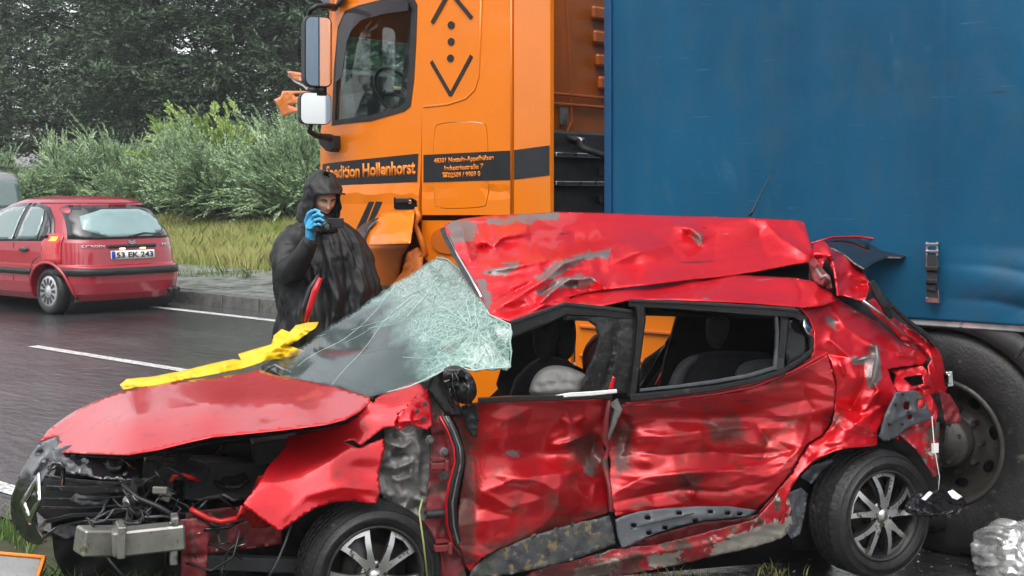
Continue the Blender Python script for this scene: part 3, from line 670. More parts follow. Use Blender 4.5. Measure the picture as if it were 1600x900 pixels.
# lower step panel right of the door with its recess, then the chassis fairing to the rear wheel
zb = .42
lp = [(sB-.02, T(661, 340)[1]-.02), (sB-.02, T(661, 400)[1]), (T(672, 415)[0], T(672, 415)[1]), (T(700, 415)[0], zb), (sD+.1, zb), (sD+.1, 1.0), (sC, T(802, 340)[1]-.02)]
plate('step_panel', lp, [], fT(.02), 'orange_paint', TR, .03, .12, bevel=.006)
plate('step_recess', Tp(smooth_poly([(673, 357), (740, 352), (740, 395), (680, 398)], 2), .02), [], fT(.004), 'orange_back', TR, .016, .1)
s1 = T(1250, 600)[0]
plate('chassis_fairing', [(sD+.12, zb), (s1, zb), (s1, 1.12), (sD+.12, 1.16)], [], fT(.04), 'orange_paint', TR, .04, .2, bevel=.008)
for z in (.62, .84, 1.02):
    mb = MB(); mb.box(((sD+.12+s1)/2, .035, z), (s1-sD-.2, .03, .02), bev=.005); mb.build('fairing_rib', 'orange_back', TR)
mb = MB(); mb.box(((sD+s1)/2+.06, .45, 1.14), (s1-sD-.1, .8, .05), bev=.01); mb.build('catwalk', 'chassis_grey', TR)
# cab shell: floor, roof, far side, back wall, front with windscreen opening
W = 2.4
mb = MB(); mb.box(((sA+sC)/2+.02, W/2, 1.15), (sC-sA-.1, W-.1, .08)); mb.build('cab_floor', 'cab_trim', TR)
plate('cab_roof', [(sA+.12, .08), (sC, .05), (sC, W-.05), (sA+.12, W-.08)], [], lambda a, b, o: (a, b, ztop-.02), 'orange_back', TR, .04, .4)
plate('far_side', [(sA+.02, .9), (sC, .9), (sC, ztop-.03), (sA+.14, ztop-.03), (sA, 2.2)], [[(sA+.2, 2.0), (sB-.1, 2.0), (sB-.1, 2.85), (sA+.25, 2.85)]], lambda a, b, o: (a, W, b), 'orange_back', TR, .04, .3)
plate('front_wall', [(.08, .5), (W-.08, .5), (W-.02, ztop-.03), (.08, ztop-.03)], [[(.18, 1.98), (W-.18, 1.98), (W-.2, 3.0), (.2, 3.0)]], lambda a, b, o: (sA+.03+.05*max(0, b-2), a, b), 'orange_back', TR, .04, .3)
plate('windscreen', [(.18, 1.98), (W-.18, 1.98), (W-.2, 3.0), (.2, 3.0)], [], lambda a, b, o: (sA+.045+.05*max(0, b-2), a, b), 'glass_truck', TR, .006, .5)
def on_back(u, v):                                # sight line onto the back wall plane x = sC-.02
    a = TR.px(u, v, 0); b = TR.px(u, v, 2.0); k = (sC-.02-a.x)/(b.x-a.x); return (a.y+(b.y-a.y)*k, a.z+(b.z-a.z)*k)
bw = plate('back_wall', [(.04, 1.15), (W-.04, 1.15), (W-.04, ztop-.04), (.04, ztop-.04)], [], lambda a, b, o: (sC-.02, a, b), 'orange_back', TR, .05, .4)
for (v0, v1, u0) in ((-40, -22, 917), (9, 30, 919), (47, 68, 921), (84, 104, 925), (119, 140, 929)):
    a = on_back(u0, v1); b = on_back(u0, v0); mb = MB(); mb.box((sC+.012, a[0]+.55, (a[1]+b[1])/2), (.035, 1.1, b[1]-a[1]), bev=.02); mb.build('pressed_rib', 'orange_back', TR)
for v in (150, 165):
    a = on_back(900, v); mb = MB(); mb.box((sC+.004, a[0]+.5, a[1]), (.018, 1.6, .02), bev=.006); mb.build('pressed_bead', 'orange_back', TR)
mb = MB(); mb.tube([(sC+.005, *on_back(*p)) for p in ((878, -80), (882, 20), (887, 140), (889, 190), (882, 205))], .008, 6); mb.build('pressed_bead', 'orange_back', TR)
a = on_back(872, 194); b = on_back(880, 169); mb = MB(); mb.box((sC+.006, (a[0]+b[0])/2, (a[1]+b[1])/2), (.01, abs(b[0]-a[0])+.02, b[1]-a[1])); mb.build('data_plate', 'slab', TR)
# chassis behind the cab: dark tank, rails, hoses
mb = MB(); z0 = on_back(900, 330)[1]; z1 = on_back(900, 207)[1]; mb.box((sC+.05, 1.25, (z0+z1)/2-.3), (.12, 2.3, z1-z0+.6), bev=.02); mb.build('rear_cover', 'chassis_grey', TR)
for v in (244, 287):
    mb = MB(); a = on_back(900, v); mb.box((sC+.13, 1.2, a[1]), (.05, 1.9, .03), bev=.006); mb.build('cover_strip', 'steel', TR)
for v in (268, 312):
    mb = MB(); a = on_back(900, v); mb.box((sC+.12, 1.5, a[1]), (.03, 1.5, .05), bev=.006); mb.build('vent_slot', 'black_plastic', TR)
mb = MB(); mb.tube([(sC+.1+.3*k/8, .42+.05*math.sin(k), on_back(876, 215+k*4)[1]) for k in range(9)], .022, 7); mb.build('air_hose', 'rubber', TR, True)
mb = MB(); mb.tube([(sC+.06, .52, on_back(876, 216)[1]), (sC+.2, .48, on_back(882, 225)[1])], .03, 8); mb.build('hose_coupling', 'steel', TR, True)
mb = MB()
for y in (.75, 1.55): mb.box((3.0, y, .82), (6.0, .09, .26))
mb.build('chassis_rail', 'chassis_grey', TR)
# inside the cab: dash, wheel, seat, cream grab rail
mb = MB(); mb.tube([(sA+.35, .35, 1.95), (sA+.33, 1.2, 2.0), (sA+.35, 2.1, 1.95)], .22, 10); mb.build('dashboard', 'cab_trim', TR, True)
sw = TR.px(622, 146, .55); mb = MB(); Mx = Matrix.Translation(sw) @ Matrix.Rotation(R(62), 4, 'Y') @ Matrix.Rotation(R(90), 4, 'X')
mb.lathe([(.215+.016*math.cos(R(45*k)), .016*math.sin(R(45*k))) for k in range(8)], 32, Mx, closed=True); mb.box(Mx @ Vector((0, 0, 0)), (.05, .3, .05), bev=.01); mb.build('steering_wheel', 'black_plastic', TR, True)
mb = MB(); p = TR.px(578, 160, .75); mb.box(p, (.12, .55, .5), Matrix.Rotation(R(-12), 3, 'Y'), bev=.05); mb.box(p+Vector((.55, .1, .25)), (.18, .5, .9), Matrix.Rotation(R(10), 3, 'Y'), bev=.06); mb.build('driver_seat', 'cab_trim', TR)
mb = MB(); mb.tube([TR.px(533, 127, 1.0), TR.px(634, 141, 1.0)], .022, 8); mb.build('grab_rail', 'cream_rail', TR, True)
# mirrors
def mirror(name, u0, v0, u1, v1, t, r, yd_):
    c = (TR.px((u0+u1)/2, (v0+v1)/2, t)); s0 = TR.px(u0, v0, t); s1_ = TR.px(u1, v1, t); w = (u1-u0)/2/(F/9.6)/.92; h = (s0.z-s1_.z)/2
    o = MB(); q = rrect(-w, -h, w, h, r); yaw = Matrix.Rotation(R(yd_), 4, 'Z'); Mx = Matrix.Translation(c) @ yaw
    o.prism([(a*1.0, b) for a, b in q], lambda a, b, k: Mx @ Vector((a, k, b)), 0, .05); o.prism([(a*.86, b*.92) for a, b in q], lambda a, b, k: Mx @ Vector((a, k, b)), .05, .10)
    hs_ = o.build(name, 'black_plastic', TR, bevel=.006)
    plate('mirror_glass', [(a*.93, b*.96) for a, b in q], [], lambda a, b, k: Mx @ Vector((a, -.003-.05*((w*w+h*h*.3)-(a*a+b*b*.3)), b)), 'mirror_face', hs_, 0, .02, smooth=True)
mirror('main_mirror', 477, 27, 519, 134, -.32, .05, 73); mirror('wide_mirror', 470, 146, 517, 193, -.32, .045, 69)
mb = MB(); mb.tube([TR.px(*p) for p in ((522, 12, .0), (512, 9, -.15), (494, 9, -.28), (485, 16, -.3), (482, 30, -.27))], [.03, .022, .018, .018, .018], 8); mb.build('mirror_arm', 'black_plastic', TR, True)
mb = MB(); mb.tube([TR.px(*p) for p in ((486, 190, -.27), (484, 206, -.27), (494, 212, -.2), (516, 215, -.05), (526, 224, .02))], [.018, .02, .02, .028, .045], 8); mb.build('mirror_arm', 'black_plastic', TR, True)
mb = MB(); mb.tube([TR.px(*p) for p in ((500, 132, -.27), (500, 150, -.27))], .05, 8); mb.build('mirror_link', 'black_plastic', TR, True)
mb = MB(); p = TR.px(519, 224, -.02); mb.prism(Tp([(505, 212), (530, 212), (531, 232), (526, 238), (518, 236), (508, 226)], 0), lambda a, b, h: (a, h, b), -.06, .03); mb.build('arm_bracket', 'black_plastic', TR, bevel=.01)
# torn front trim: lamella pieces standing out left of the mirrors
sheet('torn_trim', [(430, 160), (427, 156), (438, 151), (441, 142), (475, 142), (482, 143), (490, 150), (488, 178), (462, 175), (440, 183), (436, 170)], tctrl(TR, [(427, 156, .35), (490, 145, .15), (441, 142, .3), (440, 183, .35), (488, 178, .12)]), 'orange_paint', TR, step=4, cr=.02, crs=18, seed=8, thick=.012, holes=[[(458, 147), (474, 146), (480, 149), (470, 152), (459, 151)], [(448, 164), (470, 162), (480, 167), (466, 169)]])
sheet('torn_trim', [(449, 111), (480, 116), (482, 128), (466, 126), (452, 122)], tctrl(TR, [(449, 111, .3), (482, 116, .15), (452, 122, .32), (482, 128, .12)]), 'orange_paint', TR, step=4, thick=.015, folds=[([(450, 119), (482, 123)], .04, 5)])
mb = MB(); mb.tube([TR.px(*p) for p in ((452, 118, .33), (462, 127, .3), (474, 133, .2), (482, 140, .1))], .012, 6); mb.build('trim_strut', 'steel', TR)
sheet('roof_corner', [(500, 0), (516, -8), (540, -30), (536, 0), (524, 12), (512, 10)], tctrl(TR, [(500, 0, .3), (540, -30, 0), (524, 12, .02)]), 'black_plastic', TR, step=6, thick=.01)
# wheels
def truck_wheel(name, sx, yo, r=.545, front=False):
    t = MB(); wd = .3
    t.lathe([(r*.55, .02), (r*.60, .0), (r*.72, -.012), (r*.9, -.006), (r*.965, .014), (r, .045), (r, wd-.045), (r*.965, wd-.01), (r*.8, wd), (r*.55, wd-.02)], 64)
    o = Root(name, (0, 0, 0)).o; o.parent = TR.o; o.location = (sx, yo, r)
    ty = t.build('tyre', 'tyre_rubber', o, True)
    for k in range(1): pass
    m = MB(); q = r*.555
    m.lathe([(q, .03), (q+.012, .018), (q+.010, .006), (q-.006, .0), (q-.018, .012), (q-.022, .09), (q*.86, .16), (q*.80, .175), (q*.55, .15), (q*.5, .13), (q*.42, .12)], 48); m.build('rim', 'truck_rim', o, True)
    m = MB(); m.lathe([(.0, .0), (.07, .002), (.08, .02), (.125, .03), (.135, .05), (.14, .18)], 32); m.build('hub', 'truck_rim', o, True)
    m = MB()
    for k in range(10):
        a = 2*math.pi*k/10; m.lathe([(0, .10), (.014, .10), (.016, .12), (.018, .16)], 6, Matrix.Translation((.165*math.cos(a), 0, .165*math.sin(a))))
    for k in range(8):
        a = 2*math.pi*(k+.5)/8; m.lathe([(0, .035), (.014, .035), (.014, .06)], 6, Matrix.Translation((.10*math.cos(a), -.012, .10*math.sin(a))))
    m.build('wheel_nut', 'truck_rim', o)
    for k in range(8):
        m = MB(); a = 2*math.pi*(k+.3)/8; m.prism([(.035*math.cos(R(30*j)), .022*math.sin(R(30*j))) for j in range(12)], lambda x, y, h, a=a: (math.cos(a)*(q*.70+y)-math.sin(a)*x, h, math.sin(a)*(q*.70+y)+math.cos(a)*x), .158, .166); m.build('rim_hole', 'black_gloss', o)
    return o
sw_ = T(1464, 700)[0]
truck_wheel('rear_wheel', sw_, .03, .575); truck_wheel('front_wheel', 1.30, .06, .53)
# mudguard arc over the drive wheel
ms = MB(); rr0 = .59; cz = .575
for (a0, a1, th) in ((20, 172, .02),):
    n = 28; vs = []
    for k in range(n+1):
        a = R(a0+(a1-a0)*k/n)
        for (rr, y) in ((rr0+.12, .0), (rr0, -.005), (rr0, .6), (rr0+.012, .6), (rr0+.12, .02)): vs.append((sw_+rr*math.cos(a), y+.02, cz+rr*math.sin(a)))
    ms.add(vs, [(i*5+j, (i+1)*5+j, (i+1)*5+j+1, i*5+j+1) for i in range(n) for j in range(4)])
ms.build('mudguard', 'chassis_grey', TR, True, solid=.006)
for a in (50, 95, 140):
    mb = MB(); mb.box((sw_+.65*math.cos(R(a)), .012, cz+.65*math.sin(R(a))), (.09, .006, .012), Matrix.Rotation(-R(a), 3, 'Y')); mb.build('guard_joint', 'black_plastic', TR)
mb = MB(); p = TR.px(1596, 498, .2); mb.box(p, (.10, .03, .05), bev=.006); mb.build('side_lamp', 'orange_print', TR)

# ================================================================ THE BLUE CURTAIN TRAILER
SX = T(950, 300, -.03)[0]
LT = Root('curtain_trailer', rp(0, 6.57)*0+TR.M @ Vector((SX, 0, 0)), YAW)
tag(LT.o, 'blue curtain sided trailer with scuffed tarpaulin, its lower edge bulging above the wreck', 'trailer')
mat('blue_curtain', (.001, .066, .140), .45, coat=.1, spec=.3, var=.22, vs=1.3, bump=.08, bs=90,
    dirt=[((.010, .040, .055), .62, 1.1, (1.3, 3.4), .5, .35, .75), ((.03, .07, .10), .42, 5, None, .5, .12, .35), ((.05, .13, .20), .33, 3.2, None, .5, .05, .3)], stretch=(1, 1, .45), scr=[((.04, .13, .22), .33, .5, (2, 2, 60)), ((.01, .03, .05), .30, -1.2, (3, 3, 40))])  # darkening towards the bottom stands for dirt and for reflections in the tarpaulin
mat('blue_edge', (.003, .05, .13), .35, var=.1)
mat('rail_white', (.55, .58, .60), .3, metal=.5, var=.2, vs=12, dirt=[((.05, .12, .22), .4, 9, None, .5)])
mat('webbing', (.02, .02, .022), .7, var=.3, vs=60, bump=.4, bs=300)
LEN, TOP, BOT = 13.4, 3.95, 1.2
zb0 = LT.px(1370, 466, 0).z; zb1 = LT.px(1590, 487, 0).z
def curtain():
    xs = np.r_[np.arange(0, 5.6, .022), np.arange(5.6, LEN+.3, .3)]; zs = np.r_[np.arange(BOT, 2.0, .014), np.arange(2.0, TOP+.06, .05)]
    X, Z = np.meshgrid(xs, zs); P = np.c_[X.ravel(), Z.ravel()]; Y = np.zeros(len(P))
    Y += .006*(vnoise(P*np.array([1.1, .7]), 1)-.5)+.003*crumple(P*100, 60, 5, 2)
    for xv in (.72, 1.15, 2.05, 3.0, 3.55, 4.1, 5.0): Y += -.003*np.exp(-((P[:, 0]-xv)/.012)**2)                  # welded seams
    Y += -.004*np.exp(-((P[:, 1]-(2.42+.02*P[:, 0]))/.01)**2)*(P[:, 0] > 1.8)
    fz = np.clip((1.58-P[:, 1])/.12, 0, 1)*np.clip((P[:, 0]-2.0)/1.2, 0, 1)                                     # the slack lower edge
    ph = 1.3*vnoise(P*np.array([2.2, 1.2]), 6)
    Y += fz*(-.05*np.abs(np.sin((P[:, 1]-1.25)*17+ph*1.6+P[:, 0]*.5))**.7*1.2-.035*np.sin((P[:, 1])*16+P[:, 0]*1.7)-.02)
    Y += fz*.012*crumple(P*100, 22, 9, 3)
    m = len(xs); me = bpy.data.meshes.new('curtain'); me.from_pydata(np.c_[X.ravel(), Y, Z.ravel()].tolist(), [], [(j*m+i, j*m+i+1, (j+1)*m+i+1, (j+1)*m+i) for j in range(len(zs)-1) for i in range(m-1)])
    me.update(); o = link('curtain', me, 'blue_curtain', LT, True); md = o.modifiers.new('s', 'SOLIDIFY'); md.thickness = .003; md.offset = 1; return o
curtain()
mb = MB(); mb.box((-.012, .01, (TOP+BOT)/2), (.05, .07, TOP-BOT), bev=.008); mb.build('front_post', 'blue_edge', LT)
mb = MB(); mb.box((.02, 1.25, (TOP+BOT)/2), (.05, 2.4, TOP-BOT)); mb.build('front_wall', 'blue_curtain', LT)
mb = MB(); mb.box((LEN/2, 2.5, (TOP+BOT)/2), (LEN, .03, TOP-BOT)); mb.build('far_curtain', 'blue_curtain', LT)
mb = MB(); mb.box((LEN/2, 1.25, TOP+.02), (LEN, 2.5, .05)); mb.build('trailer_roof', 'blue_curtain', LT)
mb = MB(); mb.box((LEN/2, 1.27, 1.19), (LEN, 2.38, .10)); mb.build('deck', 'chassis_grey', LT)
mb = MB(); mb.box((LEN/2, .02, 1.19), (LEN, .03, .045), bev=.005); mb.build('side_rail', 'rail_white', LT)
mb = MB()
for y in (.8, 1.7): mb.box((LEN/2+.5, y, 1.02), (LEN-1, .12, .22))
mb.build('frame_rail', 'chassis_grey', LT)
for s in (9.2, 10.5, 11.8):
    w = copy_tree(bpy.data.objects['rear_wheel'], LT.o); w.name = 'trailer_wheel'; w.location = (s, .03, .55)
for s in (6.2,):
    mb = MB(); mb.box((s, .25, .7), (.12, .12, .9), bev=.01); mb.box((s, .25, .22), (.3, .25, .03)); mb.build('landing_leg', 'chassis_grey', LT)
def L(u, v, t=-.05): return LT.px(u, v, t)
mb = MB()                                         # buckle: two cheeks, rollers, lever
for u in (1449, 1465): mb.box((L(u, 398)), (.012, .03, .13), bev=.004)
for v in (382, 393): mb.tube([L(1447, v, -.06), L(1467, v, -.06)], .009, 8)
mb.box(L(1457, 408, -.06), (.05, .02, .05), bev=.006); mb.build('buckle', 'steel', LT)
mb = MB(); pts = [L(1457, 400, -.075), L(1457, 420, -.07), L(1456, 438, -.085), L(1455, 452, -.075), L(1458, 463, -.06)]
for a, b in zip(pts[:-1], pts[1:]): mb.box((a+b)/2, (.052, .006, (a-b).length+.006), Matrix.Rotation(math.atan2((b-a).x, -(b-a).z)*-1, 3, 'Y'))
mb.build('strap', 'webbing', LT)
for v in (420, 440):
    mb = MB(); mb.box(L(1456.5, v, -.087), (.06, .02, .022), bev=.004); mb.build('strap_keeper', 'black_plastic', LT)
mb = MB(); mb.box(L(1458, 469, -.05), (.07, .03, .028), bev=.003); mb.box(L(1468, 462, -.05), (.006, .03, .06)); mb.build('strap_hook', 'steel', LT)
# ================================================================ SMALL RED HATCHBACK AND GREY VAN ON THE ROAD
mat('cherry_paint', (.30, .010, .022), .25, coat=.8, var=.05, vs=3, drops=.2, dirt=[((.16, .03, .03), .3, 3, (.15, .8), .5)])
mat('grey_paint', (.22, .23, .24), .3, coat=.6, var=.05)
mat('car_glass', (.10, .16, .155), .04, metal=0, coat=1, var=.1, vs=2, spec=1)
mat('car_glass_clear', (.8, .92, .9), .02, trans=1, ior=1.4, var=0)
mat('tail_red', (.42, .012, .015), .1, coat=1, var=.2, vs=30)
mat('tail_lit', (1.0, .10, .02), .2, var=0, emit=3)
mat('plate_white', (.72, .72, .70), .3, var=.05)
mat('plate_blue', (.02, .06, .35), .3, var=0)
mat('hubcap', (.50, .51, .53), .3, metal=.6, var=.15, vs=15)
mat('warm_lamp', (1.0, .55, .15), .3, var=0, emit=4)
class Ring:
    def __init__(s, prof): s.z = [p[0] for p in prof]; s.p = np.array([p[1:] for p in prof], float)
    def at(s, z): return [np.interp(z, s.z, s.p[:, k]) for k in range(4)]                      # xr, w, xf, n
    def P(s, z, a, off=0):
        xr, w, xf, n = s.at(z); c, q = math.cos(a), math.sin(a); A = (xf-xr)/2+off; B = w+off
        f = (abs(c)**n+abs(q)**n)**(-1/n); return Vector(((xr+xf)/2+A*c*f, B*q*f, z))
    def side(s, x, z, off=0, sg=1):
        xr, w, xf, n = s.at(z); A = (xf-xr)/2; k = min(1, abs((x-(xr+xf)/2)/A)); return Vector((x, sg*((w)*(1-k**n)**(1/n)+off), z))
    def rear(s, y, z, off=0):
        xr, w, xf, n = s.at(z); k = min(1, abs(y)/w); A = (xf-xr)/2; return Vector(((xr+xf)/2-A*(1-k**n)**(1/n)-off, y, z))
    def body(s, root, m, nz=110, na=260, wells=()):
        zs = np.unique(np.r_[np.linspace(s.z[0], s.z[-1], nz), s.z]); vs = []
        for z in zs: vs += [s.P(z, 2*math.pi*j/na)[:] for j in range(na)]
        fs = [(i*na+j, i*na+(j+1) % na, (i+1)*na+(j+1) % na, (i+1)*na+j) for i in range(len(zs)-1) for j in range(na)]
        fs += [tuple(range(na-1, -1, -1)), tuple((len(zs)-1)*na+j for j in range(na))]
        mb = MB(); mb.add(vs, fs); o = mb.build('body', m, root, True)
        for k, (x, z, r) in enumerate(wells):
            c = MB(); c.lathe([(0, -1.2), (r, -1.2), (r, 1.2), (0, 1.2)], 40, Matrix.Translation((x, 0, z))); co = c.build('cut', 'rubber', root)
            md = o.modifiers.new('w', 'BOOLEAN'); md.object = co; md.operation = 'DIFFERENCE'; md.solver = 'EXACT'
        bpy.context.view_layer.update(); dg = bpy.context.evaluated_depsgraph_get(); me = bpy.data.meshes.new_from_object(o.evaluated_get(dg)); o.modifiers.clear(); old = o.data; o.data = me
        for q in list(root.o.children):
            if q.name.startswith('cut'): bpy.data.objects.remove(q)
        return o
    def side_patch(s, name, poly, m, root, off=.004, sg=1, thick=.004, holes=(), step=.06, parent=None):
        V, T_ = tri2d(poly, step, holes); me = bpy.data.meshes.new(name); me.from_pydata([s.side(x, z, off, sg)[:] for x, z in V.tolist()], [], T_.tolist()); me.update()
        o = link(name, me, m, parent or root, True); md = o.modifiers.new('s', 'SOLIDIFY'); md.thickness = thick; md.offset = 0; return o
    def rear_patch(s, name, poly, m, root, off=.004, thick=.004, holes=(), step=.06, parent=None):
        V, T_ = tri2d(poly, step, holes); me = bpy.data.meshes.new(name); me.from_pydata([s.rear(y, z, off)[:] for y, z in V.tolist()], [], T_.tolist()); me.update()
        o = link(name, me, m, parent or root, True); md = o.modifiers.new('s', 'SOLIDIFY'); md.thickness = thick; md.offset = 0; return o
    def wrap(s, name, a0, a1, z0, z1, m, root, off=.004, th=.006, taper=None, na=16, nz=8, parent=None):
        vs = []
        for i in range(nz+1):
            z = z0+(z1-z0)*i/nz
            for j in range(na+1):
                t = j/na; aa = a0+(a1-a0)*t
                if taper: aa = taper(aa, i/nz, t)
                vs.append(s.P(z, R(aa), off)[:])
        mb = MB(); mb.add(vs, [(i*(na+1)+j, i*(na+1)+j+1, (i+1)*(na+1)+j+1, (i+1)*(na+1)+j) for i in range(nz) for j in range(na)])
        return mb.build(name, m, parent or root, True, solid=th)
HB = Root('red_hatchback', rp(-15.5, 10.6, 0), R(140))
HB.o.scale = (1.05, 1.14, 1.03)
tag(HB.o, 'small cherry red hatchback driving away on the wet road, brake light lit', 'car')
prof = Ring([(.17, .12, .72, 3.72, 5), (.26, .04, .79, 3.80, 5), (.40, .0, .83, 3.84, 5), (.56, .0, .84, 3.84, 5), (.615, .015, .84, 3.82, 5), (.64, .06, .838, 3.76, 5), (.80, .075, .835, 3.68, 4.6), (.92, .10, .825, 3.45, 4.4),
             (.98, .125, .805, 2.98, 4.2), (1.10, .20, .765, 2.78, 4), (1.22, .275, .715, 2.60, 3.8), (1.34, .36, .655, 2.38, 3.6), (1.42, .43, .60, 2.2, 3.2), (1.47, .52, .53, 2.05, 3), (1.50, .68, .43, 1.9, 2.6), (1.52, .95, .25, 1.7, 2.2)])
prof.body(HB, 'cherry_paint', wells=((.62, .29, .36), (3.08, .29, .36)))
for sg in (1, -1):
    prof.side_patch('window_surround', [(.56, .95), (.62, .945), (2.66, .895), (2.62, .96), (2.40, 1.12), (2.10, 1.33), (1.85, 1.40), (1.50, 1.425), (1.15, 1.42), (.88, 1.37), (.68, 1.22), (.58, 1.05)], 'black_gloss', HB, .006, sg)
    prof.side_patch('rear_window', [(.86, .965), (1.31, .955), (1.31, 1.375), (1.12, 1.375), (.96, 1.34), (.88, 1.2)], 'car_glass', HB, .014, sg)
    prof.side_patch('quarter_window', [(.64, .975), (.82, .967), (.84, 1.2), (.90, 1.32), (.76, 1.22), (.66, 1.08)], 'black_gloss', HB, .014, sg)
    prof.side_patch('front_window', [(1.42, .95), (2.50, .925), (2.40, 1.02), (2.02, 1.28), (1.78, 1.365), (1.42, 1.38)], 'car_glass', HB, .014, sg)
    for x in (1.36, .78):
        pl = [(x+.02, .42), (x+.03, .9)] if x > 1 else [(1.02, .46), (.93, .66), (.62, .85), (.6, .95)]
        mb = MB(); mb.tube([prof.side(a, b, .001, sg) for a, b in pl], .006, 5); mb.build('door_gap', 'rubber', HB)
    prof.side_patch('side_moulding', [(.95, .50), (2.7, .50), (2.7, .575), (.97, .575)], 'black_plastic', HB, .012, sg, thick=.02)
    for x in (1.12, 2.0):
        mb = MB(); mb.box(prof.side(x, .815, .02, sg), (.17, .03, .035), bev=.01); mb.build('door_handle', 'black_plastic', HB)
        prof.side_patch('handle_dish', rrect(x-.09, .79, x+.05, .86, .03), 'black_gloss', HB, .003, sg)
    for x in (.62, 3.08):
        mb = MB(); pts = [prof.side(x+.375*math.cos(R(a)), .29+.375*math.sin(R(a)), .012, sg) for a in range(-12, 193, 12)]
        mb.tube(pts, .022, 6); mb.build('arch_lip', 'cherry_paint', HB, True)
mb = MB(); 
for x in (.62, 3.08): mb.lathe([(.345, -.70), (.345, .70)], 24, Matrix.Translation((x, 0, .29)), )
mb.build('wheel_well', 'rubber', HB)
mb = MB(); mb.box((1.9, 0, .24), (3.3, 1.3, .16)); mb.build('underbody', 'chassis_grey', HB)
# rear glass: black surround, pane, wiper
prof.rear_patch('rear_glass', [(-.70, .965), (.70, .965), (.665, 1.10), (.60, 1.36), (.54, 1.40), (-.54, 1.40), (-.60, 1.36), (-.665, 1.10)], 'black_gloss', HB, .010)
prof.rear_patch('rear_pane', smooth_poly([(-.58, .99), (.58, .99), (.50, 1.345), (-.50, 1.345)], 1), 'car_glass', HB, .016)
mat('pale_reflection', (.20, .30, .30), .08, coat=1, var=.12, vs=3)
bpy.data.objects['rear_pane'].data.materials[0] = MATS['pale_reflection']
mb = MB(); mb.tube([prof.rear(.02, .985, .03), prof.rear(-.2, 1.03, .03), prof.rear(-.45, 1.005, .02)], [.018, .012, .006], 6); mb.build('rear_wiper', 'black_plastic', HB)
# tail lights wrap the corners
for sg in (1, -1):
    f = (lambda a: a) if sg > 0 else (lambda a: -a)
    prof.wrap('tail_light', f(124), f(132), .66, 1.04, 'tail_red', HB, .008, .012, taper=lambda a, k, t, sg=sg: a - sg*(0 if (t > .5) else 0)-sg*3*k*(1-t))
prof.wrap('lit_lamp', 125, 129, .94, 1.0, 'tail_lit', HB, .018, .006)
mb = MB(); mb.box(prof.rear(0, 1.405, .0), (.03, .24, .02)); mb.build('brake_light', 'tail_red', HB)
# boot details
prof.rear_patch('bumper_strip', rrect(-.80, .50, .80, .59, .02), 'black_plastic', HB, .02, thick=.03)
prof.rear_patch('boot_handle', rrect(-.33, .845, .33, .885, .01), 'black_plastic', HB, .014, thick=.02)
prof.rear_patch('number_plate', rrect(-.30, .70, .30, .81, .012), 'plate_white', HB, .012, thick=.008)
prof.rear_patch('plate_band', rrect(.245, .705, .295, .805, .008), 'plate_blue', HB, .019, thick=.002)
def rear_text(body, y0, z0, hh, w, m, name='lettering', offset=.02):
    c = bpy.data.curves.new('c', 'FONT'); c.body = body; tt = bpy.data.objects.new('c', c); col.objects.link(tt); dg = bpy.context.evaluated_depsgraph_get(); ww = tt.evaluated_get(dg).dimensions.x; bpy.data.objects.remove(tt)
    return text_mesh(name, body, m, HB, 1, lambda x, y: prof.rear(y0-x/ww*w, z0+y/.7*hh, .022)[:], offset=offset, ext=.004)
rear_text('53 EK 243', .235, .722, .068, .50, 'black_print'); rear_text('CITROËN', .62, .86, .028, .24, 'hubcap'); rear_text('HDi', -.42, .86, .032, .12, 'hubcap')
for zc in (.90, .925):
    mb = MB()
    for sg in (1, -1): mb.box(prof.rear(.022*sg, zc, .012), (.01, .055, .014), Matrix.Rotation(R(30)*sg, 3, 'X'))
    mb.build('chevron_badge', 'hubcap', HB)
for y in (.14, -.14):
    mb = MB(); mb.box(prof.rear(y, .835, .012), (.02, .07, .014), bev=.004); mb.build('plate_lamp', 'warm_lamp', HB)
mb = MB(); mb.tube([(.0, -.52, .27), (.25, -.52, .27)], .032, 10); mb.tube([(.0, -.60, .27), (.25, -.60, .27)], .032, 10); mb.build('exhaust_pipe', 'black_plastic', HB, True)
mb = MB(); mb.tube([(.95, 0, 1.51), (.93, 0, 1.54), (.80, 0, 1.58)], [.02, .01, .004], 6); mb.build('roof_aerial', 'black_plastic', HB)
mb = MB(); mb.tube([prof.P(1.425, R(a), .004) for a in range(100, 261, 8)], .007, 5); mb.build('hatch_gap', 'rubber', HB)
def car_wheel_small(name, x, y, sg, root, r=.295):
    o = Root(name, (0, 0, 0)).o; o.parent = root.o; o.location = (x, y, r); o.rotation_euler = (0, 0, 0 if sg < 0 else math.pi)
    t = MB(); t.lathe([(.2, .02), (.205, 0), (.26, -.006), (.288, .012), (r, .04), (r, .155), (.26, .18), (.2, .16)], 40); t.build('tyre', 'tyre_rubber', o, True)
    h = MB(); h.lathe([(0, -.012), (.05, -.010), (.06, .0), (.17, -.002), (.195, .006), (.203, .012)], 40); h.build('hub_cap', 'hubcap', o, True)
    s = MB()
    for k in range(12):
        a = 2*math.pi*k/12; s.prism([(-.014, .085), (.014, .085), (.022, .165), (-.022, .165)], lambda p, q, hgt, a=a: (p*math.cos(a)-q*math.sin(a), hgt, p*math.sin(a)+q*math.cos(a)), -.008, .004)
    s.build('cap_slot', 'chassis_grey', o); return o
for x in (.62, 3.08):
    car_wheel_small('wheel', x, .80, 1, HB); car_wheel_small('wheel', x, -.80, -1, HB)
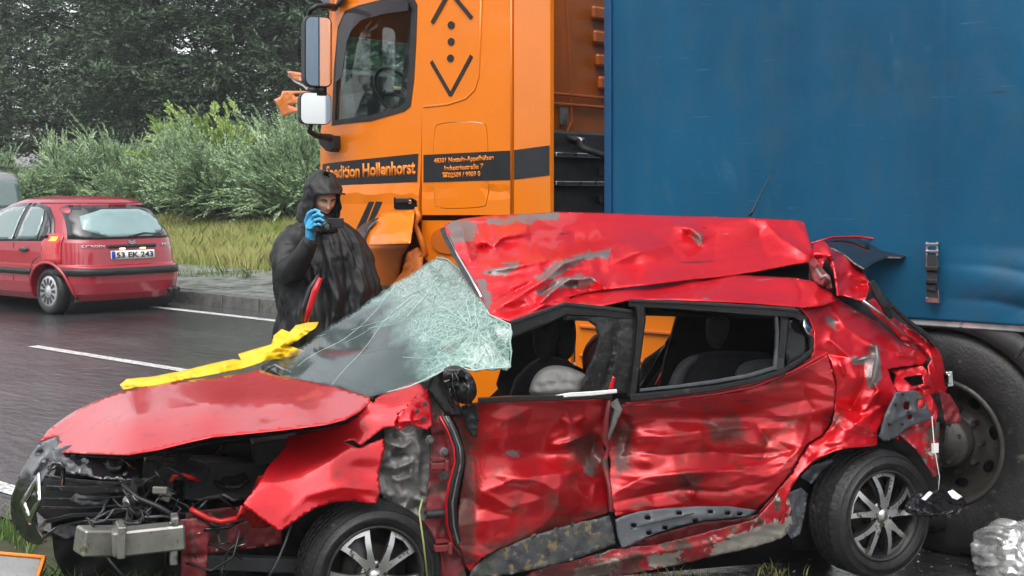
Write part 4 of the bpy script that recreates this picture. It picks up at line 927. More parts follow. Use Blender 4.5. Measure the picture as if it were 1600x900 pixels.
# grey van at the left edge
VN = Root('grey_van', (-9.93-.766*.3, 26.2, G(26)), R(140)); tag(VN.o, 'grey van with black roof bars at the left picture edge, beyond the red hatchback', 'van')
vp = Ring([(.25, .05, .80, 4.2, 8), (.45, 0, .88, 4.3, 8), (.7, .02, .90, 4.3, 8), (1.1, .05, .89, 4.0, 8), (1.25, .06, .86, 3.5, 8), (1.7, .10, .80, 3.0, 7), (1.82, .16, .76, 2.9, 6), (1.86, .3, .68, 2.8, 4)])
vp.body(VN, 'grey_paint', 30, 80, wells=((.8, .32, .36), (3.4, .32, .36)))
vp.rear_patch('rear_pane', rrect(-.68, 1.15, .68, 1.68, .06), 'car_glass', VN, .006)
for sg in (1, -1):
    vp.side_patch('side_window', rrect(.5, 1.15, 1.5, 1.66, .06), 'car_glass', VN, .006, sg)
    vp.side_patch('side_window', rrect(1.65, 1.15, 2.8, 1.66, .06), 'car_glass', VN, .006, sg)
    vp.wrap('tail_light', sg*128, sg*139, .85, 1.25, 'tail_red', VN, .01, .012)
    vp.wrap('lit_lamp', sg*130, sg*137, .92, 1.05, 'tail_lit', VN, .02, .008)
    mb = MB(); mb.box((1.5, .62*sg, 1.93), (2.4, .05, .04)); mb.build('roof_bar', 'black_plastic', VN)
mb = MB()
for x in (.7, 2.2): mb.box((x, 0, 1.96), (.06, 1.35, .03))
mb.build('cross_bar', 'black_plastic', VN)
for x in (.8, 3.4):
    car_wheel_small('wheel', x, .84, 1, VN, .32); car_wheel_small('wheel', x, -.84, -1, VN, .32)
# ================================================================ THE PHOTOGRAPHER IN THE BLACK RAIN PONCHO
mat('skin', (.60, .34, .25), .45, var=.1, vs=20); mat('lip', (.32, .12, .10), .4, var=.05); mat('hair_dark', (.03, .02, .015), .6, var=.2, vs=60)
mat('eye_white', (.6, .6, .58), .2, var=0); mat('iris', (.05, .03, .02), .1, var=0)
mat('poncho', (.006, .0065, .0075), .55, var=.25, vs=4, bump=.3, bs=35, drops=.2)
mat('trousers', (.03, .035, .05), .7, var=.2); mat('boot', (.012, .012, .012), .4, var=.2)
mat('glove', (.055, .36, .62), .38, var=.12, vs=30, bump=.3, bs=60)
PY = 8.75
PO = Vector((-1.235, PY, G(PY)))
PE = Root('person', tuple(PO)); tag(PE.o, 'person in a hooded black rain poncho and blue glove, filming with a small video camera', 'person')
def pp(u, v, dy=0): return pxw(u, v, PY+dy)-PO
yawH, pitH = R(30), R(26)
HM = Matrix.Translation(pp(505, 309, -.02)) @ Matrix.Rotation(yawH, 4, 'Z') @ Matrix.Rotation(pitH, 4, 'X')
def head_pt(x, y, z):
    """unit sphere point -> head, face towards -y"""
    w = .078; dd = .098; hh = .120
    jaw = max(0, -z-.1)
    X = x*w*(1-.42*jaw**1.3); Y = y*dd*(1-.25*jaw if y > 0 else 1-.08*jaw)-(.012*jaw if y < 0 else -.0); Z = z*hh
    if y < 0:
        g = lambda cx, cz, sx, sz: math.exp(-((X-cx)/sx)**2-((Z-cz)/sz)**2)
        Y -= .026*g(0, -.022, .011, .014)+.014*g(0, .002, .008, .022)      # nose
        Y += .013*(g(.031, .008, .015, .010)+g(-.031, .008, .015, .010))   # sockets
        Y -= .007*(g(.028, .026, .022, .007)+g(-.028, .026, .022, .007))   # brow
        Y -= .007*g(0, -.058, .018, .007)-.006*g(0, -.062, .020, .003)     # lips
        Y -= .010*g(0, -.092, .020, .014)                                   # chin
        Y -= .005*(g(.045, -.02, .016, .016)+g(-.045, -.02, .016, .016))
    return HM @ Vector((X, Y, Z))
mb = MB(); nA, nB = 96, 72; vs = []
for i in range(nB+1):
    th = math.pi*i/nB
    for j in range(nA): a = 2*math.pi*j/nA; vs.append(head_pt(math.sin(th)*math.cos(a), math.sin(th)*math.sin(a), math.cos(th)))
mb.add(vs, [(i*nA+j, i*nA+(j+1) % nA, (i+1)*nA+(j+1) % nA, (i+1)*nA+j) for i in range(nB) for j in range(nA)])
for sx in (-1, 1):
    mb.tube([HM @ Vector((sx*.074, .005, .018)), HM @ Vector((sx*.083, .014, .0)), HM @ Vector((sx*.076, .006, -.028))], [.008, .013, .006], 8)
neck = pp(500, 352, .03); chest = pp(503, 400, .06); pel = Vector((.0, .06, .98))
mb.tube([HM @ Vector((0, .01, -.05)), neck, chest, pp(503, 450, .06), pel], [.058, .062, .15, .14, .15], 14)
shR, shL = pp(462, 372, .05), pp(546, 374, .05)
mb.tube([shL, neck+Vector((0, 0, -.06)), shR], [.06, .07, .06], 10)
elR = pp(447, 424, -.12); wrR = pp(484, 376, -.32)
mb.tube([shR, (shR+elR)/2, elR, wrR], [.058, .052, .045, .030], 10)
elL = pp(556, 430, .06); wrL = pp(540, 470, -.02)
mb.tube([shL, (shL+elL)/2, elL, wrL], [.058, .05, .043, .03], 10)
mb.tube([wrL, wrL+Vector((-.05, -.03, .0)), wrL+Vector((-.09, -.04, -.02))], [.032, .04, .03], 8)
for k in range(4): mb.tube([wrL+Vector((-.08, -.04, .02-.018*k)), wrL+Vector((-.12, -.05, .01-.018*k)), wrL+Vector((-.135, -.03, -.01-.018*k))], [.010, .009, .007], 6)
mb.tube([wrL+Vector((-.04, -.05, .02)), wrL+Vector((-.07, -.08, .03)), wrL+Vector((-.095, -.085, .02))], [.011, .010, .008], 6)
for sx in (-1, 1):
    mb.tube([pel+Vector((sx*.08, 0, 0)), Vector((sx*.11, .04, .52)), Vector((sx*.12, .07, .10)), Vector((sx*.12, -.08, .05))], [.10, .062, .042, .04], 10)
body = mb.build('body', 'skin', PE, True); md = body.modifiers.new('r', 'REMESH'); md.mode = 'VOXEL'; md.voxel_size = .006; md.use_smooth_shade = True
for sx in (-1, 1):
    e = MB(); e.lathe([(0, -.009), (.0045, -.008), (.008, -.004), (.009, 0)], 14, HM @ Matrix.Translation((sx*.030, -.0725, .004))); eo = e.build('eye', 'eye_white', body, True)
    e = MB(); e.lathe([(0, -.0102), (.004, -.0098), (.0045, -.008)], 12, HM @ Matrix.Translation((sx*.030, -.0725, .002))); e.build('iris', 'iris', eo, True)
    e = MB(); e.tube([HM @ Vector((sx*.012, -.098, .026)), HM @ Vector((sx*.030, -.096, .033)), HM @ Vector((sx*.050, -.080, .026))], [.0035, .0045, .002], 6); e.build('eyebrow', 'hair_dark', body)
e = MB(); e.tube([HM @ Vector((-.022, -.093, -.061)), HM @ Vector((0, -.104, -.059)), HM @ Vector((.022, -.093, -.061))], [.002, .0045, .002], 6); e.build('lips', 'lip', body, True)
for sx in (-1, 1):
    t = MB(); t.tube([pel+Vector((sx*.08, 0, .02)), Vector((sx*.11, .04, .52)), Vector((sx*.12, .06, .16))], [.13, .088, .07], 14); t.build('trouser_leg', 'trousers', PE, True)
    t = MB(); t.tube([Vector((sx*.12, .07, .26)), Vector((sx*.12, .07, .07))], [.065, .058], 14); t.box((sx*.12, -.02, .055), (.10, .28, .10), bev=.035); t.build('boot', 'boot', PE, True)
# poncho: one cloth surface hanging in folds
rows = [(338, 500, .08, .085), (344, 499, .12, .09), (352, 498, .175, .11), (362, 498, .222, .13), (378, 499, .262, .15), (402, 503, .282, .165), (440, 508, .312, .19), (489, 513, .315, .225), (560, 514, .33, .25), (640, 514, .335, .26), (690, 514, .34, .265)]
zz = [(300-v)/F*PY+H-PO.z for v, *_ in rows][::-1]; cu = [(c-800)/F*PY-PO.x for _, c, *_ in rows][::-1]; ww = [r[2] for r in rows][::-1]; dd_ = [r[3] for r in rows][::-1]
nA, nZ = 260, 150; Z = np.linspace(zz[0], zz[-1], nZ); A = np.linspace(0, 2*np.pi, nA, endpoint=False); AA, ZZ = np.meshgrid(A, Z)
w = np.interp(ZZ, zz, ww); d = np.interp(ZZ, zz, dd_); cx = np.interp(ZZ, zz, cu); low = np.clip((1.62-ZZ)/.9, 0, 1)
q = np.c_[AA.ravel()*60, ZZ.ravel()*26]; fold = np.zeros(q.shape[0])
for k, (fr, am) in enumerate(((7, .5), (11, .35), (19, .2), (31, .1))):
    ph = AA.ravel()*fr+2.2*vnoise(np.c_[np.cos(AA.ravel())*1.5+3, ZZ.ravel()*1.8+np.sin(AA.ravel())], 40+k)*3
    fold += am*(1-np.abs(np.sin(ph/2))**.8*1.4)
fold = fold.reshape(AA.shape)*(.012+.040*low)+.006*crumple(np.c_[np.cos(AA.ravel())*34+60, ZZ.ravel()*100+np.sin(AA.ravel())*20], 20, 6, 3).reshape(AA.shape)*np.clip((1.7-ZZ)/.2, 0, 1)
ca, sa = np.cos(AA), np.sin(AA); rr = (np.abs(ca)**2.4+np.abs(sa)**2.4)**(-1/2.4)
# the raised right arm pushes the cloth out (photo left, towards the viewer)
arm = np.exp(-((ZZ-1.40)/.16)**2)*np.exp(-((np.mod(AA-np.pi*1.18+np.pi, 2*np.pi)-np.pi)/.5)**2)*.05
fold = fold+(.075*facet(np.c_[AA.ravel()*57.3+12*vnoise(np.c_[AA.ravel()*3, ZZ.ravel()*4], 2), ZZ.ravel()*100], (13, 75), 5)+.05*facet(np.c_[AA.ravel()*57.3, ZZ.ravel()*100], (9, 15), 8)+.02*facet(np.c_[AA.ravel()*57.3, ZZ.ravel()*100], (4, 7), 9)).reshape(AA.shape)*np.clip((1.66-ZZ)/.25, 0, 1)
X = cx+(w*rr+fold+arm)*ca; Y = .05+(d*rr+fold+arm)*sa
mb = MB(); mb.add(np.c_[X.ravel(), Y.ravel(), ZZ.ravel()].tolist(), [(i*nA+j, i*nA+(j+1) % nA, (i+1)*nA+(j+1) % nA, (i+1)*nA+j) for i in range(nZ-1) for j in range(nA)])
mb.build('poncho', 'poncho', PE, True, solid=.004)
# sleeve of the raised arm
def sleeve(name, pts, rad, seed, m='poncho'):
    n = 60; k = 60; vs = []; P = [Vector(p) for p in pts]
    for i in range(k+1):
        t = i/k*(len(P)-1); a = min(int(t), len(P)-2); f = t-a
        p0, p1, p2, p3 = P[max(a-1, 0)], P[a], P[a+1], P[min(a+2, len(P)-1)]
        c = .5*((2*p1)+(p2-p0)*f+(2*p0-5*p1+4*p2-p3)*f*f+(3*p1-p0-3*p2+p3)*f**3); tg = ((p2-p0)*.5*(1-f)+(p3-p1)*.5*f).normalized()
        s1 = tg.cross(Vector((0, 1, .2))).normalized(); s2 = tg.cross(s1); r = rad[a]*(1-f)+rad[a+1]*f
        for j in range(n):
            q = 2*math.pi*j/n; rr = r*(1+.10*crumple(np.array([[i*3.0, j*1.5*(1 if j < n/2 else -1)+90]]), 26, seed, 2)[0]); vs.append(c+s1*math.cos(q)*rr+s2*math.sin(q)*rr)
    mb = MB(); mb.add(vs, [(i*n+j, i*n+(j+1) % n, (i+1)*n+(j+1) % n, (i+1)*n+j) for i in range(k) for j in range(n)]+[tuple(range(n)), tuple(k*n+j for j in range(n-1, -1, -1))]); return mb.build(name, m, PE, True)
sleeve('sleeve', [pp(468, 368, -.02), pp(450, 398, -.12), pp(455, 424, -.24), pp(474, 398, -.32), pp(486, 374, -.34)], [.10, .115, .09, .062, .048], 4)
# hood: an open shell round the head with a drooping brim
vs = []; nI, nJ = 44, 72
for i in range(nI+1):
    t = i/nI; z = -.175+.345*t                                     # head-space height
    if z < -.10: hw = R(10+ 38*(z+.175)/.075)
    elif z < .055: hw = R(48)
    else: hw = R(48)*math.sqrt(max(0, 1-((z-.055)/.045)**2)) if z < .10 else 0
    prof = math.sqrt(max(.0, 1-(max(z-.02, 0)/.152)**2.3)) if z > .02 else 1+.12*(-z+.02)/.2
    for j in range(nJ+1):
        a = -math.pi/2+hw+(2*math.pi-2*hw)*j/nJ; f = (1+math.cos(a+math.pi/2))/2
        rx, ry = .118*prof, .135*prof
        edge = math.exp(-((min(j, nJ-j))/4.0)**2)
        wv = .006*math.sin(a*5+z*40)+.007*(vnoise(np.array([[a*3+5, z*30+5]]), 4)[0]-.5)*2
        p = Vector(((rx+wv)*math.cos(a), (ry+wv)*math.sin(a)+.02-.012*edge-(.022*math.exp(-((z-.09)/.03)**2)*f), z+.012*math.cos(a*1)*0-(.0 if z < .1 else .015*f)))
        vs.append(HM @ p)
mb = MB(); mb.add(vs, [(i*(nJ+1)+j, i*(nJ+1)+j+1, (i+1)*(nJ+1)+j+1, (i+1)*(nJ+1)+j) for i in range(nI) for j in range(nJ)]); mb.build('hood', 'poncho', PE, True, solid=.005)
mb = MB(); mb.tube([HM @ Vector((x, -.128-.012*math.cos(x*14), .083+.018*math.cos(x*13))) for x in np.linspace(-.085, .085, 12)], .006, 8); mb.build('hood_brim', 'poncho', PE, True)
mb = MB(); mb.lathe([(.155, -.05), (.13, 0), (.105, .05), (.10, .08)], 30, Matrix.Translation(pp(500, 350, .03)) @ Matrix.Rotation(R(90), 4, 'X')); mb.build('collar', 'poncho', PE, True, solid=.004)
# gloved hand: palm, four fingers over the camera and a thumb, welded into one surface
GC = wrR
def gp(u, v, dy): return pp(u, v, dy)
mb = MB(); mb.tube([gp(484, 378, -.32), gp(485, 368, -.335), gp(487, 356, -.345), gp(490, 345, -.35)], [.030, .032, .040, .036], 12)
for k, (pts, r) in enumerate((([(484, 344, -.35), (485, 333, -.37), (492, 328, -.40), (501, 331, -.42)], .0105), ([(487, 346, -.36), (490, 337, -.40), (498, 334, -.425), (506, 338, -.43)], .011), ([(488, 352, -.37), (492, 344, -.415), (500, 342, -.435), (507, 346, -.43)], .0108), ([(487, 358, -.37), (491, 352, -.41), (498, 350, -.43), (504, 353, -.43)], .0095), ([(481, 356, -.33), (478, 345, -.34), (482, 334, -.37), (488, 329, -.39)], .0125))):
    mb.tube([gp(*p) for p in pts], [r*1.15, r*1.05, r, r*.8], 10)
g = mb.build('glove', 'glove', PE, True); md = g.modifiers.new('r', 'REMESH'); md.mode = 'VOXEL'; md.voxel_size = .0035; md.use_smooth_shade = True; md2 = g.modifiers.new('m', 'SMOOTH'); md2.iterations = 2
mb = MB(); mb.tube([gp(480, 358, -.37), gp(492, 361, -.40), gp(500, 360, -.41)], .006, 6); mb.build('hand_strap', 'black_plastic', PE)
# video camera
VC = Root('video_camera', tuple(pp(505, 350, -.40)+PO)); tag(VC.o, 'small black video camera with flip out screen held in the blue glove', 'camera')
RV = Matrix.Rotation(R(32), 4, 'Z') @ Matrix.Rotation(R(12), 4, 'X')
mb = MB(); mb.box((0, .02, 0), (.052, .11, .062), bev=.012); o = mb.build('camera_body', 'black_plastic', VC); o.matrix_local = RV
mb = MB(); mb.lathe([(0, -.055), (.018, -.056), (.021, -.062), (.026, -.062), (.028, -.05), (.028, -.02), (.030, .0)], 28); o = mb.build('lens', 'black_gloss', VC, True); o.matrix_local = RV
mb = MB(); mb.lathe([(.018, -.058), (.012, -.060), (0, -.061)], 20); l = mb.build('lens_glass', 'car_glass', o, True)
mb = MB(); mb.box((.078, .01, .005), (.10, .010, .062), bev=.004); o = mb.build('flip_screen', 'black_plastic', VC); o.matrix_local = Matrix.Rotation(R(12), 4, 'Z')
mb = MB(); mb.box((.078, .0165, .005), (.085, .002, .05)); mb.build('screen_glass', 'black_gloss', o)
# ================================================================ THE WRECKED RED CAR
RED = (.44, .006, .018)
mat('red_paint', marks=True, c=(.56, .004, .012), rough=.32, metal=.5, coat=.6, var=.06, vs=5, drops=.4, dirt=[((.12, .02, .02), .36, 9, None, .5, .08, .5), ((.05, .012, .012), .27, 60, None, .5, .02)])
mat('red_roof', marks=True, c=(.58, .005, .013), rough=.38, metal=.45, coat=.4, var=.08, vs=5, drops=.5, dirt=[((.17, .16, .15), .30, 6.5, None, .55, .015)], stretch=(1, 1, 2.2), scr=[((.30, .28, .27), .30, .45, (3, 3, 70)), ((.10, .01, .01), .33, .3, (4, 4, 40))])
mat('red_door', marks=True, c=(.36, .003, .007), rough=.36, metal=.5, coat=.4, var=.12, vs=5, drops=.3, stretch=(1, 1, 1.6),  # door red darkened in the colour for the dark surroundings it mirrors
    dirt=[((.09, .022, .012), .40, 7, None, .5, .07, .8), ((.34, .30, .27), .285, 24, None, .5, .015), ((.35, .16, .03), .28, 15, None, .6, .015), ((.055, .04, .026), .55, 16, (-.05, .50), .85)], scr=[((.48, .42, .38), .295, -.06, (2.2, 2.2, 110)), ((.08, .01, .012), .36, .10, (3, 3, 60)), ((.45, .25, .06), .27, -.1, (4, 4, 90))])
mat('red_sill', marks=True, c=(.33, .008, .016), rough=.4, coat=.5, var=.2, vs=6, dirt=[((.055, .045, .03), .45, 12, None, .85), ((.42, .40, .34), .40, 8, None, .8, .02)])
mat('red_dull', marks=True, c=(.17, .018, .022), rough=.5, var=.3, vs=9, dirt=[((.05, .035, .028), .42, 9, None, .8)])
mat('grey_primer', (.17, .165, .16), .45, metal=.3, var=.35, vs=9, dirt=[((.04, .037, .03), .42, 10, None, .7), ((.16, .03, .03), .36, 6, None, .5)])
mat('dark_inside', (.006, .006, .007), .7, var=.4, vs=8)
mat('seat_cloth', (.026, .027, .031), .8, var=.3, vs=20, bump=.3, bs=220)
mat('seat_grey', (.075, .08, .082), .75, var=.2, vs=20, bump=.3, bs=220)
mat('airbag', (.50, .50, .48), .8, var=.1, vs=10, bump=.3, bs=30, dirt=[((.30, .17, .14), .34, 9, None, .8, .08, .7)])
mat('clad_plastic', (.030, .032, .036), .42, var=.3, vs=12, bump=.2, bs=150, dirt=[((.13, .10, .05), .42, 26, None, .85), ((.05, .05, .04), .45, 9, None, .8)])
mat('clad_grey', (.065, .07, .078), .4, var=.25, vs=10, dirt=[((.14, .13, .11), .36, 20, None, .7)])
mat('seal_black', (.010, .010, .011), .38, var=.3, vs=15, coat=.2, dirt=[((.10, .10, .10), .34, 20, None, .5, .05, .6)])
mat('scuffed_black', (.013, .013, .014), .33, var=.3, vs=15, dirt=[((.10, .10, .10), .38, 70, None, .6, .06, .6)])
mat('alu_dirty', (.30, .295, .27), .42, metal=.75, var=.25, vs=10, dirt=[((.12, .11, .07), .38, 22, None, .8)])
mat('alloy_face', (.55, .55, .54), .3, metal=.85, var=.15, vs=12, dirt=[((.10, .085, .06), .42, 18, None, .85)])
mat('alloy_dark', (.018, .018, .02), .35, var=.2, vs=12, dirt=[((.07, .06, .04), .4, 18, None, .85)])
mat('dash_grey', (.05, .056, .062), .6, var=.2)
mat('white_trim', (.68, .68, .66), .4, var=.1, vs=20)
mat('red_hose', (.45, .02, .02), .3, var=.1)
mat('gold_cloth', (.74, .46, .003), .5, coat=.1, var=.08, vs=10)
WR = Root('wrecked_car', (-.571, 5.60, 0), R(16.2))
tag(WR.o, 'badly crushed red hatchback with torn roof, shattered windscreen and open engine bay', 'wrecked car')
def sh(name, out, ctrl, m, parent=None, **k): return sheet(name, out, tctrl(WR, ctrl), m, WR, parent, **k)
def tb(name, pts, r, m, parent=None, n=6, flat=1.0):
    mb = MB(); mb.tube([WR.px(*p) for p in pts], r, n, flat=flat); return mb.build(name, m, parent or WR, True)
def beam(name, pts, wpx, th, m, parent=None, t=None):
    """flat bar along a photo polyline: width in photo pixels, real thickness"""
    vs = []; P = [Vector(p[:2]) for p in pts]
    for i, p in enumerate(P):
        d = (P[min(i+1, len(P)-1)]-P[max(i-1, 0)]).normalized(); n = Vector((-d.y, d.x)); w = (wpx[i] if hasattr(wpx, '__len__') else wpx)/2
        tt = pts[i][2]
        a = WR.px(*(p+n*w), tt); b = WR.px(*(p-n*w), tt); c = WR.px(*(p-n*w*.8), tt-th*.5); e = WR.px(*(p+n*w*.8), tt-th*.5)
        vs += [a, e, c, b, b+Vector((0, th*.5, 0)), a+Vector((0, th*.5, 0))]
    k = len(P); fs = [(i*6+j, i*6+(j+1) % 6, (i+1)*6+(j+1) % 6, (i+1)*6+j) for i in range(k-1) for j in range(6)]+[tuple(range(6)), tuple((k-1)*6+j for j in range(5, -1, -1))]
    mb = MB(); mb.add(vs, fs); return mb.build(name, m, parent or WR, False, bevel=.002)
def pillow(name, out, t, th, m, parent=None, step=5, w=14, cr=0, crs=20, seed=0):
    V, T_ = tri2d(smooth_poly(out, 2), step); B = np.array(smooth_poly(out, 2)); d = dline(V, [tuple(b) for b in B]+[tuple(B[0])])
    k = np.clip(d/w, 0, 1); h = np.sqrt(k*(2-k))*th; n = len(V)
    if cr: h = h+cr*crumple(V, crs, seed)*k
    vs = [WR.px(u, v, t-hh)[:] for (u, v), hh in zip(V.tolist(), h)]+[WR.px(u, v, t+hh)[:] for (u, v), hh in zip(V.tolist(), np.maximum(h, 0))]
    fs = T_[:, ::-1].tolist()+(T_+n).tolist(); me = bpy.data.meshes.new(name); me.from_pydata(vs, [], fs); me.update(); return link(name, me, m, parent or WR, True)
# ---------------------------------------------------------------- dark parts behind the skins, some only sheets coloured as shade
sh('bay_shade', [(95, 700), (200, 690), (330, 665), (470, 655), (560, 640), (640, 610), (665, 640), (690, 720), (700, 900), (640, 930), (300, 960), (130, 960), (85, 870), (75, 780)],  # near-black sheet: shade of the engine bay and underside put in as colour
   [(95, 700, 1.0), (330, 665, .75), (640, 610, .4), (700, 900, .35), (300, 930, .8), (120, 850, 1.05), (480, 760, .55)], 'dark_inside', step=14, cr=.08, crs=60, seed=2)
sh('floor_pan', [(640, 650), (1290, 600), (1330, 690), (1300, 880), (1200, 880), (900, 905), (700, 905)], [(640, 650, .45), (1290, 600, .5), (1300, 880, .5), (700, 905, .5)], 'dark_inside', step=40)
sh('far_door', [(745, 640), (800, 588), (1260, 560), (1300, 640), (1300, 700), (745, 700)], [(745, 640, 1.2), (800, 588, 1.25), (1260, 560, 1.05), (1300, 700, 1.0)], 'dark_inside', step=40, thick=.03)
sh('front_cavity_shade', [(775, 600), (800, 520), (812, 505), (850, 495), (896, 495), (900, 530), (893, 545), (884, 560), (898, 572), (940, 590), (940, 625), (785, 625)], [(775, 600, 1.1), (850, 495, .9), (940, 600, 1.1), (785, 625, 1.0)], 'seat_cloth', step=8, thick=.03)  # dark backing sheet for the shade inside the cabin
sh('rear_cavity_shade', [(1062, 480), (1240, 480), (1290, 520), (1290, 600), (1030, 615), (1040, 560)], [(1062, 480, .85), (1240, 480, .75), (1290, 600, .8), (1030, 615, .85)], 'dark_inside', step=12, thick=.03)  # near-black backing sheet for the shade behind the rear window
sh('rear_shade', [(1265, 410), (1300, 405), (1360, 440), (1400, 480), (1470, 545), (1480, 640), (1470, 740), (1440, 730), (1400, 720), (1360, 700), (1300, 690), (1290, 560), (1262, 490)],  # near-black background sheet: shade between the torn rear pieces
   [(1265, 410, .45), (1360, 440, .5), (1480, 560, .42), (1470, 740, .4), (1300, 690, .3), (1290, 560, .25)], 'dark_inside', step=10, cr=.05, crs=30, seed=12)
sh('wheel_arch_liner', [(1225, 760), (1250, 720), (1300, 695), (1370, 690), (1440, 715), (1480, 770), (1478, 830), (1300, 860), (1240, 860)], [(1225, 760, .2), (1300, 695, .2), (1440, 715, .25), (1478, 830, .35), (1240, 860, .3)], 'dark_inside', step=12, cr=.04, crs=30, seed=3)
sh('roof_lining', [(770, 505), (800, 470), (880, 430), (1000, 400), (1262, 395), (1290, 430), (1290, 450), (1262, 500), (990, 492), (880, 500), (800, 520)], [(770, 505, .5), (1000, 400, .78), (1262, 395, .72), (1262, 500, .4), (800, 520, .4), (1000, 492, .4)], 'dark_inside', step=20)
# ---------------------------------------------------------------- bonnet
HC = [(u, v, zdepth(u, v, z)) for u, v, z in [(62, 690, .70), (75, 672, .74), (120, 640, .83), (185, 612, .90), (250, 600, .94), (330, 590, .97), (400, 578, .98), (470, 592, .99), (520, 604, 1.0), (578, 624, 1.0),
      (575, 636, .965), (510, 663, .925), (440, 673, .895), (330, 683, .855), (250, 700, .815), (200, 711, .785), (100, 707, .70), (330, 635, .965), (450, 632, .985), (210, 655, .90)]]
hood_out = [(62, 690), (75, 672), (97, 655), (120, 640), (150, 626), (185, 612), (250, 599), (330, 590), (385, 582), (402, 577), (430, 586), (470, 593), (520, 603), (578, 620), (578, 628), (562, 643), (540, 655), (510, 663), (440, 672), (330, 683), (290, 692), (250, 702), (200, 711), (140, 709), (84, 706), (94, 690), (90, 681), (76, 684)]
hood = sheet('bonnet', hood_out, HC, 'red_paint', WR, step=4, cr=0, reg=.12, seed=3, thick=.004, fa=.008, fs=(120, 40),
    folds=[([(150, 668), (210, 650), (270, 638), (330, 629), (400, 622), (470, 620), (540, 624)], -.014, 22)], dents=[(430, 650, 50, 12, .015)])
sheet('bonnet_edge', [(88, 706), (200, 711), (250, 702), (330, 683), (440, 672), (510, 663), (560, 645), (560, 651), (512, 669), (440, 679), (335, 691), (250, 709), (205, 718), (90, 711)], [(u, v, d+.03) for u, v, d in HC if v > 660 or u > 500]+[(205, 718, 5.55), (90, 711, 6.0)], 'dark_inside', WR, step=8)
# ---------------------------------------------------------------- wing
fc = [(452, 680, .14), (576, 630, .12), (650, 594, .12), (665, 609, .08), (614, 668, .06), (599, 685, .02), (591, 741, -.03), (593, 783, -.05), (542, 783, -.06), (493, 794, -.06), (437, 831, -.10), (380, 787, -.08), (421, 726, .02), (520, 720, -.03)]
fend = sh('front_wing', [(450, 681), (500, 671), (542, 662), (566, 644), (576, 628), (610, 609), (650, 594), (656, 597), (667, 612), (650, 628), (624, 648), (618, 668), (600, 668), (582, 682), (564, 697), (552, 688), (536, 690), (560, 700), (599, 685), (601, 700), (591, 741), (594, 770), (588, 786), (576, 787), (560, 784), (542, 783), (516, 786), (493, 794), (468, 809), (437, 831), (410, 812), (380, 787), (402, 757), (421, 726), (440, 704)],
   fc, 'red_paint', step=4, fa=.022, fs=(70, 50), seed=5, thick=.003, dents=[(570, 655, 30, 20, .015), (560, 735, 40, 20, .02)], folds=[([(437, 815), (480, 775), (540, 760), (590, 765)], -.014, 22)], edge=.5)
sh('wing_bracket', [(622, 649), (640, 628), (668, 606), (674, 640), (676, 663), (668, 672), (640, 664), (622, 673)], [(622, 649, .02), (668, 606, .06), (676, 663, .02), (622, 673, 0)], 'red_paint', step=3, fa=.02, fs=20, seed=8, folds=[([(624, 660), (672, 652)], -.02, 8)])
for (u, v) in ((652, 643), (664, 632), (662, 654)):
    mb = MB(); mb.lathe([(0, -.004), (.008, -.004), (.010, .004)], 10, Matrix.Translation(WR.px(u, v, .0))); mb.build('bolt', 'chassis_grey', WR)
sh('torn_bracket', [(403, 745), (425, 738), (422, 760), (404, 775), (395, 765)], [(403, 745, .05), (422, 760, .04), (395, 765, .1)], 'red_paint', step=4, cr=.01, crs=14)
sh('torn_bracket', [(380, 790), (395, 797), (415, 810), (424, 822), (410, 826), (393, 825), (388, 812), (375, 806)], [(380, 790, .0), (424, 822, 0), (388, 812, .05)], 'red_paint', step=3, cr=.012, crs=12, edge=1)
# ---------------------------------------------------------------- inner wing, hinge pillar
sh('inner_wing', [(600, 668), (628, 660), (670, 668), (676, 700), (670, 760), (665, 820), (660, 850), (640, 825), (612, 795), (594, 770), (590, 741), (600, 700)], [(600, 668, .14), (670, 668, .12), (665, 820, .10), (594, 770, .12), (632, 740, .10)], 'grey_primer', step=3, fa=.06, fs=24, seed=21,
   folds=[([(600, 690), (630, 700), (648, 685)], -.04, 9), ([(596, 728), (620, 732), (645, 722), (640, 745), (610, 755)], -.04, 10), ([(648, 670), (655, 700), (652, 760)], -.03, 8)], dents=[(617, 712, 6, 6, .04)])
sh('hinge_pillar', [(668, 606), (690, 590), (700, 640), (716, 700), (722, 740), (712, 800), (718, 850), (730, 905), (660, 905), (662, 860), (664, 800), (672, 740), (674, 680)], [(668, 606, .10), (690, 590, .10), (722, 740, .06), (730, 905, .03), (660, 905, .06), (672, 740, .07)], 'red_dull', step=3, fa=.05, fs=(22, 40), seed=22,
   folds=[([(690, 640), (702, 700), (708, 740), (700, 800)], -.03, 8), ([(676, 830), (690, 870), (694, 905)], -.03, 9)])
for (u, v) in ((685, 727), (690, 855)):
    mb = MB(); p = WR.px(u, v, .0); mb.box(p, (.07, .05, .028), bev=.004); mb.box(p+Vector((-.005, -.012, .03)), (.05, .03, .008)); mb.box(p+Vector((.03, -.01, 0)), (.018, .06, .05), bev=.005); mb.build('door_hinge', 'red_dull', WR)
for (u, v) in ((694, 706), (694, 744), (672, 687)):
    mb = MB(); mb.lathe([(0, -.012), (.010, -.012), (.012, .0), (.02, .002)], 10, Matrix.Translation(WR.px(u, v, .04))); mb.build('bolt', 'grey_primer', WR)
mb = MB(); mb.lathe([(.016+.004*(k % 2), -.04+.008*k) for k in range(12)], 12, Matrix.Translation(WR.px(682, 803, .0)) @ Matrix.Rotation(R(90), 4, 'Z')); mb.build('rubber_boot', 'rubber', WR, True)
